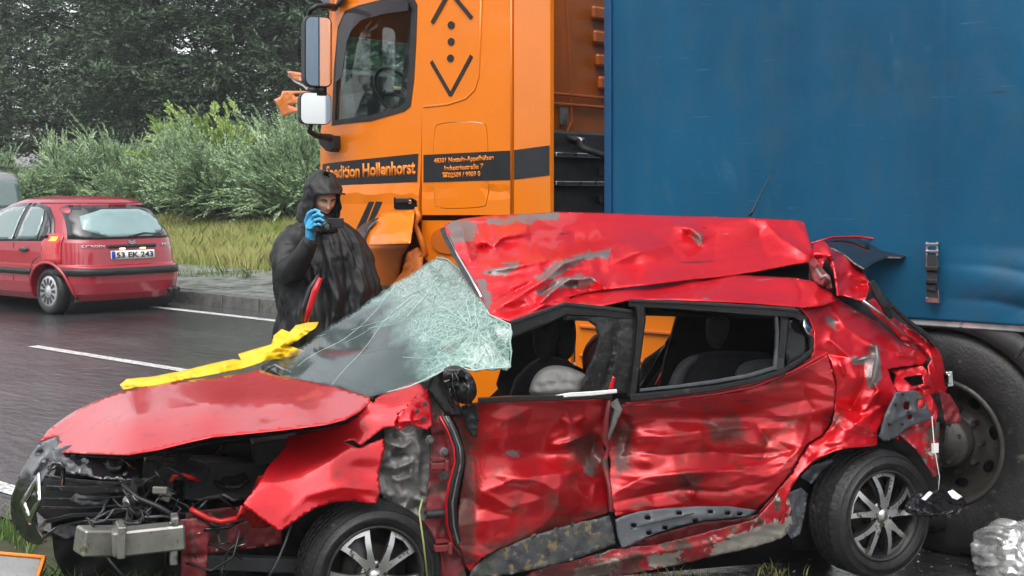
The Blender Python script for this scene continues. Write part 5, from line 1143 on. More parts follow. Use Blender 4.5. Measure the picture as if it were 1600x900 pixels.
for k, (o, r, m) in enumerate(((0, .009, 'seal_black'), (4, .006, 'grey_primer'), (-5, .005, 'red_paint'), (8, .006, 'seal_black'))):
    tb('torn_seal', [(692+o, 650, .0), (704+o, 672, -.01), (714+o, 700, -.03), (716+o, 722, -.04), (708+o, 752, -.04), (702+o, 785, -.04), (704+o, 820, -.03), (712+o, 850, -.02), (722+o*.3, 868, -.01)], [r, r, r*1.2, r, r*1.6, r*1.3, r*1.6, r, r*.7], m)
# ---------------------------------------------------------------- doors
dc = [(700, 640, .06), (750, 625, .03), (955, 622, .05), (945, 690, .10), (948, 740, .13), (952, 800, .04), (870, 830, .0), (760, 865, -.02), (730, 895, .0), (715, 780, .02), (850, 690, .07), (800, 760, .0), (900, 770, .02)]
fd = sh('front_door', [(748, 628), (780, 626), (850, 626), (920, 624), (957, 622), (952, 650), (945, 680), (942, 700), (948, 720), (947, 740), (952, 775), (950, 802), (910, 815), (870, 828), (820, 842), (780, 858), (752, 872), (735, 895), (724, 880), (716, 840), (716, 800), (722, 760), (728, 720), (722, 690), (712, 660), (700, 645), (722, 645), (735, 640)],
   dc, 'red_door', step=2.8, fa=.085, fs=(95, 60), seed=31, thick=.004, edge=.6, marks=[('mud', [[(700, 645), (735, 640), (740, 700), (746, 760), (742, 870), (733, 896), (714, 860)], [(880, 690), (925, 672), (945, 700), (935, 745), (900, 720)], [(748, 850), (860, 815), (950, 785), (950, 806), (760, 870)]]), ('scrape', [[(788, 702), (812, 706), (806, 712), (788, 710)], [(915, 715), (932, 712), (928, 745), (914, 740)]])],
   folds=[([(745, 770), (800, 752), (860, 742), (940, 738)], -.028, 26), ([(860, 697), (885, 692), (915, 680)], -.035, 8), ([(875, 655), (895, 662), (915, 650)], -.02, 12), ([(915, 672), (930, 690), (918, 720)], .03, 14), ([(900, 745), (930, 755), (925, 785)], -.018, 16), ([(735, 650), (742, 760), (745, 860)], .012, 14)],
   dents=[(850, 712, 55, 20, .045), (925, 700, 18, 34, .05), (790, 690, 26, 40, -.02)])
beam('trim_strip', [(862, 621, .0), (890, 617, -.01), (925, 615, -.012), (964, 611, -.015)], [5, 7, 7, 6], .008, 'white_trim')
beam('window_ledge', [(748, 626, .0), (800, 623, .0), (862, 622, .0), (905, 620, .01), (957, 619, .03)], 9, .03, 'seal_black')
tb('door_edge_fold', [(952, 625, .02), (948, 650, .04), (944, 680, .06), (950, 700, .08), (944, 720, .08), (952, 760, .05), (955, 800, .0)], [.010, .012, .018, .01, .016, .01, .012], 'red_dull')
rc = [(975, 632, .05), (1100, 620, .06), (1220, 592, .07), (1293, 554, .06), (1306, 600, .04), (1300, 660, .07), (1258, 700, .04), (1230, 740, .02), (1180, 795, .01), (1050, 795, .0), (958, 805, .0), (950, 740, .10), (955, 690, .12), (1100, 690, .05), (1080, 750, .0), (1200, 650, .09)]
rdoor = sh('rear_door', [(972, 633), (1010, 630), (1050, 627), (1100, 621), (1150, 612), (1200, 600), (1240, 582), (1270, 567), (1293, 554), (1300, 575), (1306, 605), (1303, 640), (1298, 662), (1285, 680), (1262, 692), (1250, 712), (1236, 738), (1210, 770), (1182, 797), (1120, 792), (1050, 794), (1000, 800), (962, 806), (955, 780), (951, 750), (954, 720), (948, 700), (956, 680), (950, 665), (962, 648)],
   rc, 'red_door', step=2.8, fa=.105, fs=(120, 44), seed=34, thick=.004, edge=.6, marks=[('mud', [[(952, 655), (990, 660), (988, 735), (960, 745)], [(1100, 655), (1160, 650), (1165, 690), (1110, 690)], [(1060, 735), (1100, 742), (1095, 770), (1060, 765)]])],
   folds=[([(950, 690), (1000, 684), (1060, 680), (1150, 668), (1240, 668)], -.03, 20), ([(975, 705), (1040, 712), (1120, 706), (1200, 716), (1250, 700)], .022, 16), ([(955, 775), (1000, 748), (1080, 738), (1160, 735), (1240, 708)], -.048, 24), ([(960, 785), (1060, 764), (1130, 768), (1200, 752)], .028, 12),
          ([(1070, 745), (1085, 760), (1082, 778)], -.02, 8), ([(1090, 668), (1100, 690), (1140, 712)], -.014, 14), ([(1180, 660), (1200, 690), (1190, 730)], .02, 14), ([(1245, 600), (1270, 640), (1262, 690)], .012, 20), ([(960, 640), (985, 668), (975, 700)], .03, 16), ([(1215, 735), (1250, 700), (1262, 670)], -.02, 12)],
   dents=[(1110, 655, 120, 16, .035), (970, 680, 14, 22, .04), (1010, 720, 20, 12, -.02)])
beam('window_ledge', [(985, 622, .0), (1050, 615, .0), (1120, 606, .01), (1180, 594, .015), (1225, 580, .02), (1262, 556, .04)], [12, 10, 9, 8, 8, 6], .03, 'seal_black')
beam('door_lip', [(978, 631, .02), (1050, 624, .02), (1120, 616, .03), (1180, 604, .035), (1240, 580, .04), (1294, 551, .03)], [3, 3, 3, 3, 4, 4], .012, 'red_roof')
sh('door_waist', [(1050, 618), (1120, 609), (1180, 598), (1225, 584), (1264, 560), (1292, 551), (1240, 578), (1180, 602), (1100, 619), (1040, 625), (990, 628)], [(1050, 618, .05), (1264, 560, .08), (990, 628, .05), (1180, 602, .06)], 'red_dull', step=4, cr=.012, crs=20, seed=36)
beam('pillar_latch', [(958, 628, .05), (966, 640, .05), (958, 665, .06), (948, 690, .08)], [18, 14, 8, 6], .03, 'grey_primer')
# lower cladding
cl = sh('door_cladding', [(953, 806), (958, 825), (962, 850), (930, 862), (880, 880), (820, 893), (770, 902), (732, 905), (738, 890), (760, 868), (800, 850), (850, 832), (900, 818)], [(953, 806, -.01), (962, 850, -.03), (820, 893, -.03), (735, 900, -.01), (850, 832, -.02)], 'clad_plastic', step=5, cr=.008, crs=40, seed=41, thick=.012)
slots = [rrect(u, v, u+9, v+6, 1.5, 1) for u, v in ((1008, 806), (1057, 799), (1082, 811), (1035, 822), (1106, 797), (1133, 799), (986, 818), (1010, 830), (1152, 800))]
cp = sh('torn_cladding', [(962, 812), (975, 806), (1000, 799), (1040, 794), (1090, 791), (1140, 791), (1182, 797), (1172, 806), (1140, 810), (1100, 813), (1060, 822), (1020, 835), (985, 852), (972, 856), (966, 840)], [(962, 812, -.03), (1040, 794, -.03), (1182, 797, -.02), (1100, 813, -.05), (975, 855, -.05)], 'clad_grey', step=4, thick=.01, holes=slots, folds=[([(990, 822), (1060, 806), (1170, 800)], -.012, 7)])
tb('cladding_crack', [(985, 826, -.06), (1030, 815, -.06), (1060, 808, -.06), (1085, 802, -.06)], .002, 'dark_inside', cp)
sh('sill_flange', [(968, 856), (1020, 838), (1060, 826), (1100, 816), (1150, 812), (1186, 804), (1180, 818), (1140, 828), (1080, 842), (1020, 858), (985, 868)], [(968, 856, .0), (1100, 816, .02), (1186, 804, .02), (1080, 842, .04)], 'red_dull', step=5, cr=.015, crs=20, seed=44)
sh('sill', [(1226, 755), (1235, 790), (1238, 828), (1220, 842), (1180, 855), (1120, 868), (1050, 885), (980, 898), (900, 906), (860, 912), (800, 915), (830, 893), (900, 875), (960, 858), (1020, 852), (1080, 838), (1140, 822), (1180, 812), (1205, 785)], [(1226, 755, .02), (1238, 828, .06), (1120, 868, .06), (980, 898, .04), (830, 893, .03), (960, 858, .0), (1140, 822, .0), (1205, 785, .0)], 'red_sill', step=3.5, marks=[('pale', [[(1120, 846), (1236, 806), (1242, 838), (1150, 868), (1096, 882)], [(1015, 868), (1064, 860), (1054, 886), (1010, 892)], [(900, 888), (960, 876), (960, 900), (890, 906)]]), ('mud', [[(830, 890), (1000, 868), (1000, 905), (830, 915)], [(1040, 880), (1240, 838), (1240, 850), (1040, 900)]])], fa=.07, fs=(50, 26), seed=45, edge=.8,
   folds=[([(880, 895), (980, 872), (1080, 855), (1180, 830), (1230, 800)], -.045, 16)])
# ---------------------------------------------------------------- window frames and pillars
sh('front_pillar_panel', [(668, 606), (676, 582), (700, 572), (705, 600), (712, 630), (728, 640), (722, 650), (702, 650), (686, 632)], [(668, 606, .08), (700, 572, .08), (728, 640, .04)], 'seal_black', step=5, thick=.01)
beam('window_frame', [(798, 516, .03), (830, 503, .03), (858, 494, .03), (884, 484, .04), (935, 488, .04), (990, 494, .05)], [26, 24, 22, 18, 14, 14], .03, 'seal_black')
beam('window_seal', [(797, 505, .02), (840, 490, .02), (884, 475, .03), (940, 481, .03), (988, 487, .04)], [6, 6, 6, 6, 6], .03, 'rubber')
sh('door_pillar', [(884, 488), (940, 486), (992, 486), (1003, 488), (996, 540), (988, 600), (986, 614), (905, 616), (918, 582), (932, 548), (936, 528), (932, 512), (920, 502), (884, 500)], [(884, 488, .05), (1003, 488, .04), (986, 614, .04), (905, 616, .06), (960, 550, .02)], 'scuffed_black', step=4, cr=.004, crs=40, seed=51, thick=.03, folds=[([(964, 500), (958, 560), (942, 614)], .03, 6)])
sh('pillar_gap_paint', [(952, 604), (958, 588), (962, 590), (958, 614), (950, 615)], [(952, 604, .0), (962, 590, .0), (950, 615, 0)], 'red_paint', step=4)
beam('window_frame', [(1000, 478, .02), (1002, 500, .02), (997, 550, .02), (991, 600, .02), (988, 620, .02)], [16, 14, 11, 11, 12], .04, 'seal_black')
beam('window_frame', [(984, 474, .02), (1050, 477, .02), (1120, 481, .02), (1190, 486, .03), (1242, 489, .04)], [11, 13, 16, 17, 16], .04, 'seal_black')
beam('window_seal', [(986, 470, .01), (1060, 473, .01), (1130, 477, .01), (1200, 481, .02), (1248, 486, .03)], [5, 5, 5, 5, 5], .04, 'rubber')
beam('window_frame', [(1222, 486, .04), (1226, 500, .05), (1224, 530, .05), (1220, 560, .05), (1219, 588, .04)], [16, 14, 14, 14, 16], .04, 'seal_black')
beam('window_seal', [(1213, 494, .03), (1215, 520, .04), (1214, 545, .04), (1211, 578, .03)], [5, 6, 5, 6], .02, 'clad_grey')
beam('window_seal', [(1000, 610, .02), (1060, 604, .02), (1120, 596, .02), (1170, 587, .02), (1214, 574, .03)], [5, 5, 6, 6, 6], .02, 'clad_grey')
sh('quarter_window', [(1232, 498), (1252, 494), (1264, 520), (1264, 545), (1258, 558), (1230, 574), (1227, 545)], [(1232, 498, .06), (1264, 520, .06), (1230, 574, .05)], 'black_gloss', step=5, thick=.006)
beam('window_frame', [(1238, 488, .05), (1256, 500, .05), (1268, 528, .05), (1268, 548, .05), (1250, 566, .05), (1232, 576, .05)], [14, 12, 8, 8, 8, 8], .03, 'scuffed_black')
sh('quarter_trim', [(1256, 498), (1262, 500), (1270, 515), (1270, 526), (1262, 522), (1256, 510)], [(1256, 498, .02), (1270, 526, .02), (1262, 510, .0)], 'chrome', step=4)
# ---------------------------------------------------------------- roof
roofc = [(693, 352, 1.15), (760, 338, 1.15), (870, 331, 1.15), (950, 333, 1.12), (1100, 338, 1.02), (1250, 345, .88), (1278, 405, .55), (1180, 424, .42), (1080, 437, .34), (1000, 446, .30), (930, 456, .28), (870, 470, .22), (880, 480, .14), (800, 503, .08), (762, 492, .14), (745, 462, .35), (725, 420, .62), (706, 385, .92), (1000, 390, .68), (850, 400, .62), (1150, 385, .66), (1050, 350, .98)]
roof = sh('roof', [(693, 352), (706, 346), (720, 342), (760, 337), (800, 335), (870, 331), (950, 333), (1020, 336), (1100, 338), (1180, 341), (1245, 344), (1256, 346), (1258, 352), (1264, 372), (1280, 408), (1240, 413), (1180, 424), (1130, 431), (1080, 436), (1000, 446), (950, 452), (915, 457), (888, 464), (905, 473), (880, 477), (860, 486), (830, 494), (800, 503), (785, 498), (762, 492), (752, 470), (740, 446), (725, 415), (708, 385), (700, 370)],
   roofc, 'red_roof', step=2.6, marks=[('scrape', [[(698, 352), (725, 342), (748, 352), (740, 374), (722, 380), (704, 374)], [(760, 346), (800, 335), (872, 331), (870, 342), (820, 346), (775, 352)], [(758, 426), (790, 414), (810, 411), (808, 422), (775, 430)], [(836, 434), (870, 410), (905, 397), (922, 401), (884, 422), (852, 442)], [(842, 458), (868, 436), (902, 429), (930, 435), (914, 449), (880, 449), (858, 462)], [(892, 398), (930, 394), (954, 389), (950, 401), (905, 406)], [(744, 438), (754, 434), (772, 470), (762, 484)], [(1080, 362), (1098, 372), (1096, 380), (1084, 374)]])], fa=.16, fs=(110, 44), seed=61, thick=.004,
   folds=[([(763, 489), (800, 468), (850, 438), (880, 412), (915, 401), (955, 396)], -0.165, 17.55), ([(768, 476), (810, 452), (850, 430), (872, 408)], 0.120, 12.15), ([(762, 423), (800, 418), (830, 412), (868, 405)], -0.090, 12.15), ([(840, 478), (862, 455), (890, 437), (925, 434), (945, 450)], -0.180, 16.2), ([(840, 462), (870, 445), (905, 440)], 0.120, 12.15),
          ([(742, 380), (755, 378), (770, 384), (785, 370), (830, 364)], -0.135, 13.5), ([(745, 386), (756, 388), (764, 380)], 0.090, 10.8), ([(722, 350), (724, 372), (735, 410)], -0.075, 13.5), ([(1050, 352), (1080, 358), (1094, 370), (1096, 384)], -0.120, 13.5), ([(1060, 362), (1085, 372), (1098, 392)], 0.053, 18.9),
          ([(1198, 352), (1220, 372), (1250, 392), (1270, 404)], -0.090, 18.9), ([(1185, 356), (1192, 385), (1205, 410)], 0.045, 21.6), ([(940, 416), (990, 396), (1060, 380), (1120, 384)], -0.075, 35.1), ([(870, 400), (900, 378), (890, 350)], 0.027, 35.1), ([(690, 352), (706, 385), (745, 455), (762, 490)], 0.045, 13.5), ([(790, 500), (850, 478), (905, 470)], -0.053, 13.5), ([(900, 458), (960, 448), (1100, 433)], -0.045, 18.9), ([(1240, 345), (1262, 376), (1274, 405)], -0.045, 12.15)],
   dents=[(905, 425, 34, 9, .06), (760, 383, 14, 9, .05), (1085, 385, 40, 14, .03), (925, 455, 40, 9, .05)])
for pl in ([(765, 424), (785, 420), (802, 415)], [(880, 412), (900, 402), (918, 398)], [(872, 446), (890, 440), (912, 437), (928, 440)], [(770, 345), (800, 341), (826, 340)]):
    pass
sh('roof_rail', [(880, 477), (900, 462), (930, 448), (1000, 438), (1080, 428), (1120, 426), (1150, 428), (1180, 431), (1240, 434), (1276, 440), (1284, 448), (1300, 458), (1306, 470), (1285, 478), (1255, 480), (1230, 478), (1180, 474), (1100, 470), (1050, 468), (985, 468), (940, 478), (900, 476)],
   [(880, 477, .1), (930, 448, .40), (1000, 438, .46), (1080, 428, .46), (1150, 430, .44), (1276, 440, .34), (1306, 470, .22), (1230, 478, .08), (1100, 470, .05), (985, 468, .07), (930, 470, .12), (1060, 455, .22)], 'red_roof', step=3.5, fa=.08, fs=(80, 22), seed=63, thick=.003,
   folds=[([(1120, 436), (1150, 441), (1170, 436)], -.02, 9), ([(990, 464), (1060, 455), (1130, 440)], .06, 12), ([(1240, 434), (1255, 455), (1250, 478)], .04, 10), ([(1280, 445), (1270, 462), (1285, 478)], -.04, 9)])
beam('roof_front_edge', [(691, 356, 1.1), (698, 374, 1.0), (712, 400, .8), (730, 432, .52), (748, 462, .3)], [8, 8, 8, 7, 5], .02, 'scuffed_black')
tb('roof_front_trim', [(700, 368, .98), (716, 400, .75), (734, 430, .48), (752, 464, .25)], [.006]*4, 'chrome')
tb('roof_aerial', [(1171, 337, 1.02), (1176, 330, 1.02), (1190, 300, 1.02), (1210, 264, 1.02)], [.009, .006, .004, .0025], 'black_plastic')
# scraped primer patches, thin flakes of bent metal standing on the creases
for k, pl in enumerate(([(763, 425), (784, 419), (803, 416)], [(905, 401), (930, 398), (950, 396)], [(935, 396), (950, 400)], [(1090, 374), (1096, 384)], [(818, 455), (822, 472)])):
    dd = rbf(tctrl(WR, roofc)); pts = []
    for (u, v) in pl: D = dd(np.array([[u, v]], float))[0]-.055; pts.append(WR.loc(pxw(u, v, D)))
    mb = MB(); mb.tube(pts, [.004]+[.007]*(len(pts)-2)+[.003], 5, flat=1.0); mb.build('bent_flake', 'grey_primer', roof)
# ---------------------------------------------------------------- rear quarter
quart = sh('rear_quarter', [(1250, 480), (1268, 464), (1282, 453), (1300, 460), (1315, 470), (1343, 487), (1373, 503), (1407, 532), (1433, 540), (1453, 557), (1442, 570), (1410, 572), (1387, 577), (1397, 603), (1402, 613), (1385, 640), (1371, 673), (1371, 696), (1343, 699), (1318, 701), (1300, 706), (1271, 722), (1250, 740), (1238, 760), (1228, 783), (1226, 817), (1200, 825), (1180, 812), (1188, 798), (1212, 770), (1238, 738), (1252, 712), (1264, 694), (1286, 682), (1300, 662), (1304, 640), (1307, 600), (1300, 570), (1294, 552), (1270, 566), (1266, 560), (1272, 540), (1272, 518), (1264, 498)],
   [(1250, 480, .12), (1282, 453, .30), (1343, 487, .32), (1407, 532, .32), (1453, 557, .30), (1387, 577, .12), (1400, 613, .06), (1371, 680, .04), (1305, 705, .0), (1228, 783, .0), (1226, 817, .02), (1188, 798, .03), (1252, 712, .05), (1304, 640, .08), (1294, 552, .09), (1270, 540, .1), (1330, 560, .07), (1340, 640, .05)], 'red_paint', step=2.6, marks=[('scrape', [[(1360, 536), (1374, 545), (1374, 592), (1362, 608), (1356, 580)], [(1292, 498), (1306, 500), (1304, 512), (1292, 510)], [(1330, 560), (1362, 556), (1360, 564), (1332, 570)]]), ('mud', [[(1285, 640), (1320, 640), (1318, 668), (1288, 664)]])], fa=.19, fs=(64, 50), seed=71, thick=.003, edge=.7,
   folds=[([(1290, 470), (1320, 510), (1370, 545), (1440, 560)], -.05, 18), ([(1300, 500), (1296, 530), (1330, 560), (1350, 556), (1385, 575)], -.045, 14), ([(1275, 545), (1300, 555), (1345, 560)], .03, 12), ([(1355, 520), (1368, 548), (1362, 590), (1372, 610), (1345, 650)], -.045, 11), ([(1350, 560), (1350, 600), (1330, 640), (1310, 650)], .035, 12),
          ([(1305, 640), (1330, 660), (1368, 672)], -.04, 12), ([(1320, 590), (1310, 560)], -.03, 9), ([(1245, 745), (1275, 715), (1330, 697)], -.025, 14), ([(1262, 690), (1300, 672), (1310, 655)], .03, 10), ([(1395, 530), (1405, 555), (1440, 558)], -.03, 10), ([(1240, 600), (1240, 600)], 0, 1)],
   dents=[(1298, 505, 14, 10, .05), (1340, 590, 16, 16, -.03), (1362, 555, 10, 10, .05), (1325, 640, 16, 10, .05)])
tb('torn_edge', [(1335, 565, -.02), (1350, 560, -.05), (1360, 558, -.03)], [.004, .008, .003], 'grey_primer'); tb('torn_edge', [(1369, 540, .02), (1371, 560, .0), (1366, 590, .02), (1360, 606, .02)], [.004, .010, .008, .003], 'grey_primer')
sh('spoiler_blade', [(1270, 379), (1300, 372), (1335, 371), (1370, 374), (1395, 380), (1419, 398), (1408, 403), (1385, 402), (1366, 410), (1352, 421), (1336, 412), (1320, 398), (1300, 388), (1283, 384)], [(1270, 379, .6), (1335, 371, .75), (1419, 398, .55), (1352, 421, .35), (1300, 388, .45)], 'black_gloss', step=4, fa=.06, fs=30, seed=72, thick=.01)
tb('spoiler_edge', [(1268, 380, .58), (1300, 371, .62), (1340, 370, .7), (1375, 374, .68), (1398, 380, .62), (1419, 397, .54)], [.004, .006, .007, .006, .006, .008], 'red_paint')
sh('tailgate_fragment', [(1272, 378), (1288, 376), (1300, 390), (1330, 405), (1348, 424), (1360, 442), (1356, 458), (1352, 470), (1338, 468), (1320, 462), (1308, 462), (1304, 440), (1300, 420), (1290, 400), (1284, 420), (1270, 405)], [(1272, 378, .5), (1348, 424, .42), (1352, 470, .22), (1308, 462, .22), (1284, 420, .32), (1300, 400, .35)], 'red_paint', step=3, fa=.13, fs=26, seed=73, edge=.7,
   folds=[([(1290, 378), (1302, 410), (1310, 450)], -.06, 8), ([(1325, 425), (1345, 435), (1356, 440)], -.05, 8), ([(1328, 455), (1345, 445), (1352, 462)], .05, 8)])
sh('torn_fold', [(1262, 408), (1272, 402), (1284, 418), (1296, 430), (1300, 450), (1292, 452), (1280, 444), (1268, 436)], [(1262, 408, .45), (1284, 418, .30), (1292, 452, .25), (1268, 436, .35)], 'red_dull', step=3, fa=.08, fs=12, seed=74, edge=1)
tb('torn_fold', [(1275, 420, .25), (1284, 434, .22), (1290, 430, .2), (1298, 440, .2)], [.006, .014, .01, .004], 'grey_primer')
sh('rear_strut', [(1352, 472), (1364, 466), (1378, 474), (1400, 498), (1432, 520), (1462, 540), (1474, 562), (1480, 600), (1478, 622), (1466, 618), (1454, 598), (1450, 572), (1456, 560), (1436, 540), (1408, 530), (1388, 508), (1368, 492)], [(1352, 472, .28), (1378, 474, .3), (1462, 540, .34), (1480, 600, .28), (1466, 618, .22), (1408, 530, .27), (1454, 580, .24)], 'red_paint', step=3, fa=.08, fs=26, seed=75, edge=.6,
   folds=[([(1360, 474), (1400, 512), (1450, 545), (1468, 590)], -.045, 9)])
beam('tailgate_hinge', [(1362, 440, .2), (1372, 458, .2), (1384, 478, .2), (1392, 498, .22)], [10, 14, 12, 8], .03, 'scuffed_black')
beam('tailgate_seal', [(1395, 478, .26), (1420, 502, .28), (1450, 525, .3), (1462, 540, .3)], [5, 6, 7, 6], .03, 'rubber')
tb('rear_strip', [(1348, 470, .12), (1380, 492, .14), (1410, 520, .16), (1430, 534, .2)], [.008, .006, .006, .004], 'steel')
lm = sh('lamp_carrier', [(1401, 613), (1430, 610), (1440, 618), (1452, 640), (1458, 656), (1440, 660), (1420, 668), (1400, 684), (1382, 690), (1376, 684), (1384, 650)], [(1401, 613, .0), (1440, 618, .04), (1458, 656, .05), (1382, 690, .0)], 'clad_grey', step=3.5, thick=.012, holes=[rrect(1412, 628, 1422, 640, 2, 1), rrect(1434, 624, 1446, 638, 2, 1), rrect(1418, 648, 1426, 656, 2, 1)], folds=[([(1392, 660), (1425, 642), (1452, 650)], -.015, 6), ([(1405, 618), (1395, 660)], -.012, 5), ([(1428, 616), (1432, 655)], -.012, 4)])
for (u, v) in ((1391, 663), (1411, 616), (1400, 632), (1410, 663), (1420, 644)):
    mb = MB(); mb.lathe([(0, -.006), (.006, -.006), (.008, .004)], 8, Matrix.Translation(WR.px(u, v, -.01))); mb.build('carrier_bolt', 'black_plastic', lm)
sh('lamp_backing', [(1405, 612), (1450, 608), (1466, 640), (1462, 665), (1400, 690)], [(1405, 612, .08), (1462, 665, .1), (1400, 690, .08)], 'red_paint', step=6, cr=.02, crs=16)
sh('rear_corner', [(1395, 604), (1400, 585), (1388, 578), (1412, 575), (1442, 572), (1456, 590), (1464, 612), (1448, 622), (1436, 606), (1420, 612), (1404, 612)], [(1395, 604, .1), (1412, 575, .2), (1456, 590, .15), (1448, 622, .12), (1420, 600, .02)], 'red_paint', step=3, fa=.08, fs=16, seed=77, edge=.6, holes=[[(1410, 590), (1440, 585), (1444, 600), (1425, 603)]])
sh('rear_panel', [(1405, 680), (1425, 668), (1448, 658), (1468, 660), (1467, 700), (1467, 742), (1458, 746), (1448, 728), (1432, 702)], [(1405, 680, .06), (1468, 660, .12), (1467, 742, .1), (1432, 702, .05)], 'red_sill', step=4, cr=.015, crs=26, seed=78, folds=[([(1412, 680), (1440, 712), (1460, 744)], -.03, 9)])
sh('rear_panel', [(1468, 610), (1484, 616), (1498, 640), (1503, 660), (1488, 662), (1476, 658)], [(1468, 610, .2), (1503, 660, .25), (1476, 658, .2)], 'red_dull', step=4, cr=.02, crs=16)
mb = MB(); mb.box(WR.px(1482, 592, .14), (.035, .03, .075), Matrix.Rotation(R(-6), 3, 'Y'), bev=.004); mb.box(WR.px(1482, 592, .12), (.018, .03, .045), bev=.003); mb.build('tailgate_latch', 'chrome', WR)
mb = MB(); mb.box(WR.px(1461, 700, .02), (.035, .006, .045)); mb.build('paper_tag', 'white_trim', WR)
tb('hanging_wire', [(1461, 640, .05), (1464, 690, .03), (1466, 720, .03), (1464, 745, .03), (1468, 765, .0)], .003, 'black_plastic'); tb('hanging_wire', [(1456, 650, .05), (1460, 700, .0), (1468, 745, .0), (1466, 768, .0)], .002, 'white_trim')
sh('liner_flap', [(1228, 800), (1232, 770), (1252, 762), (1262, 772), (1258, 800), (1250, 835), (1236, 842), (1228, 830)], [(1228, 800, .06), (1262, 772, .08), (1250, 835, .08)], 'clad_grey', step=4, cr=.02, crs=18, seed=79)
sh('liner_flap', [(1250, 745), (1268, 728), (1300, 716), (1310, 722), (1285, 735), (1268, 756)], [(1250, 745, .08), (1300, 716, .1), (1268, 756, .1)], 'clad_grey', step=4, cr=.02, crs=16, seed=80)
# ---------------------------------------------------------------- interior
pillow('headrest', [(832, 515), (838, 505), (868, 500), (874, 515), (868, 545), (860, 562), (848, 568), (837, 556), (832, 538)], .62, .05, 'seat_cloth', w=10)
pillow('seat_back', [(790, 640), (800, 600), (815, 580), (835, 560), (862, 555), (890, 562), (905, 590), (905, 640)], .70, .07, 'seat_cloth', w=16)
beam('seat_piping', [(796, 622, .58), (806, 592, .58), (824, 573, .58), (844, 560, .58)], 3, .01, 'seat_grey')
pillow('headrest', [(872, 502), (898, 500), (901, 520), (898, 552), (884, 566), (868, 560), (866, 530)], 1.0, .05, 'seat_cloth', w=10)
pillow('seat_back', [(908, 560), (914, 540), (930, 520), (945, 524), (946, 600), (915, 600)], 1.0, .05, 'red_dull', w=10)
pillow('airbag', [(824, 622), (830, 595), (842, 578), (862, 570), (885, 572), (905, 580), (917, 586), (912, 600), (905, 622)], .40, .07, 'airbag', w=16, cr=.02, crs=16, seed=3)
pillow('curtain_airbag', [(1000, 565), (1020, 552), (1046, 532), (1050, 540), (1030, 575), (1010, 605), (1000, 612)], 1.0, .02, 'seat_grey', w=8, cr=.01, crs=14)
beam('far_pillar', [(1052, 530, .98), (1040, 550, .98), (1020, 582, .98), (1004, 606, .98)], [8, 16, 14, 10], .03, 'seal_black')
beam('far_pillar', [(1062, 500, 1.0), (1064, 528, 1.0), (1048, 560, 1.0), (1026, 602, 1.0)], [9, 6, 6, 5], .02, 'red_paint')
beam('far_pillar', [(1082, 492, .9), (1076, 520, .9), (1064, 552, .9), (1040, 600, .9)], [22, 18, 14, 12], .03, 'seal_black')
pillow('headrest', [(1102, 500), (1110, 494), (1135, 494), (1142, 504), (1136, 530), (1128, 544), (1112, 546), (1104, 532)], .50, .05, 'seat_cloth', w=10)
pillow('seat_back', [(1036, 640), (1056, 580), (1076, 556), (1110, 548), (1170, 548), (1215, 552), (1222, 640)], .66, .08, 'seat_cloth', w=18)
pillow('seat_bolster', [(1040, 612), (1052, 580), (1066, 562), (1088, 552), (1094, 560), (1074, 578), (1062, 612)], .50, .04, 'seat_grey', w=8)
pillow('seat_bolster', [(1144, 612), (1148, 580), (1160, 566), (1190, 560), (1216, 562), (1216, 612)], .5, .05, 'seat_grey', w=12)
# ---------------------------------------------------------------- mirror stump and wires
pillow('mirror_base', [(690, 578), (704, 570), (722, 572), (738, 586), (746, 606), (744, 622), (730, 634), (712, 628), (698, 610)], -.06, .05, 'seal_black', w=9, cr=.05, crs=9, seed=5)
for k in range(9):
    rs = random.Random(k); u, v = rs.uniform(696, 738), rs.uniform(576, 600)
    tb('mirror_wire', [(u, v, -.12), (u+rs.uniform(-6, 14), v+14, -.14), (u+rs.uniform(-8, 16), v+30, -.13), (u+rs.uniform(0, 18), v+44, -.08)], .0035, 'black_gloss')
for k, (u, v) in enumerate(((708, 588), (720, 584), (700, 600), (730, 604))):
    mb = MB(); mb.box(WR.px(u, v, -.12), (.035, .02, .026), Matrix.Rotation(.6*k, 3, 'Y'), bev=.003); mb.build('mirror_motor', 'black_gloss', WR)
sh('mirror_flap', [(722, 634), (746, 628), (748, 650), (745, 684), (736, 680), (728, 664)], [(722, 634, -.04), (746, 628, -.03), (745, 684, -.02)], 'scuffed_black', step=4, thick=.01, cr=.01, crs=20)
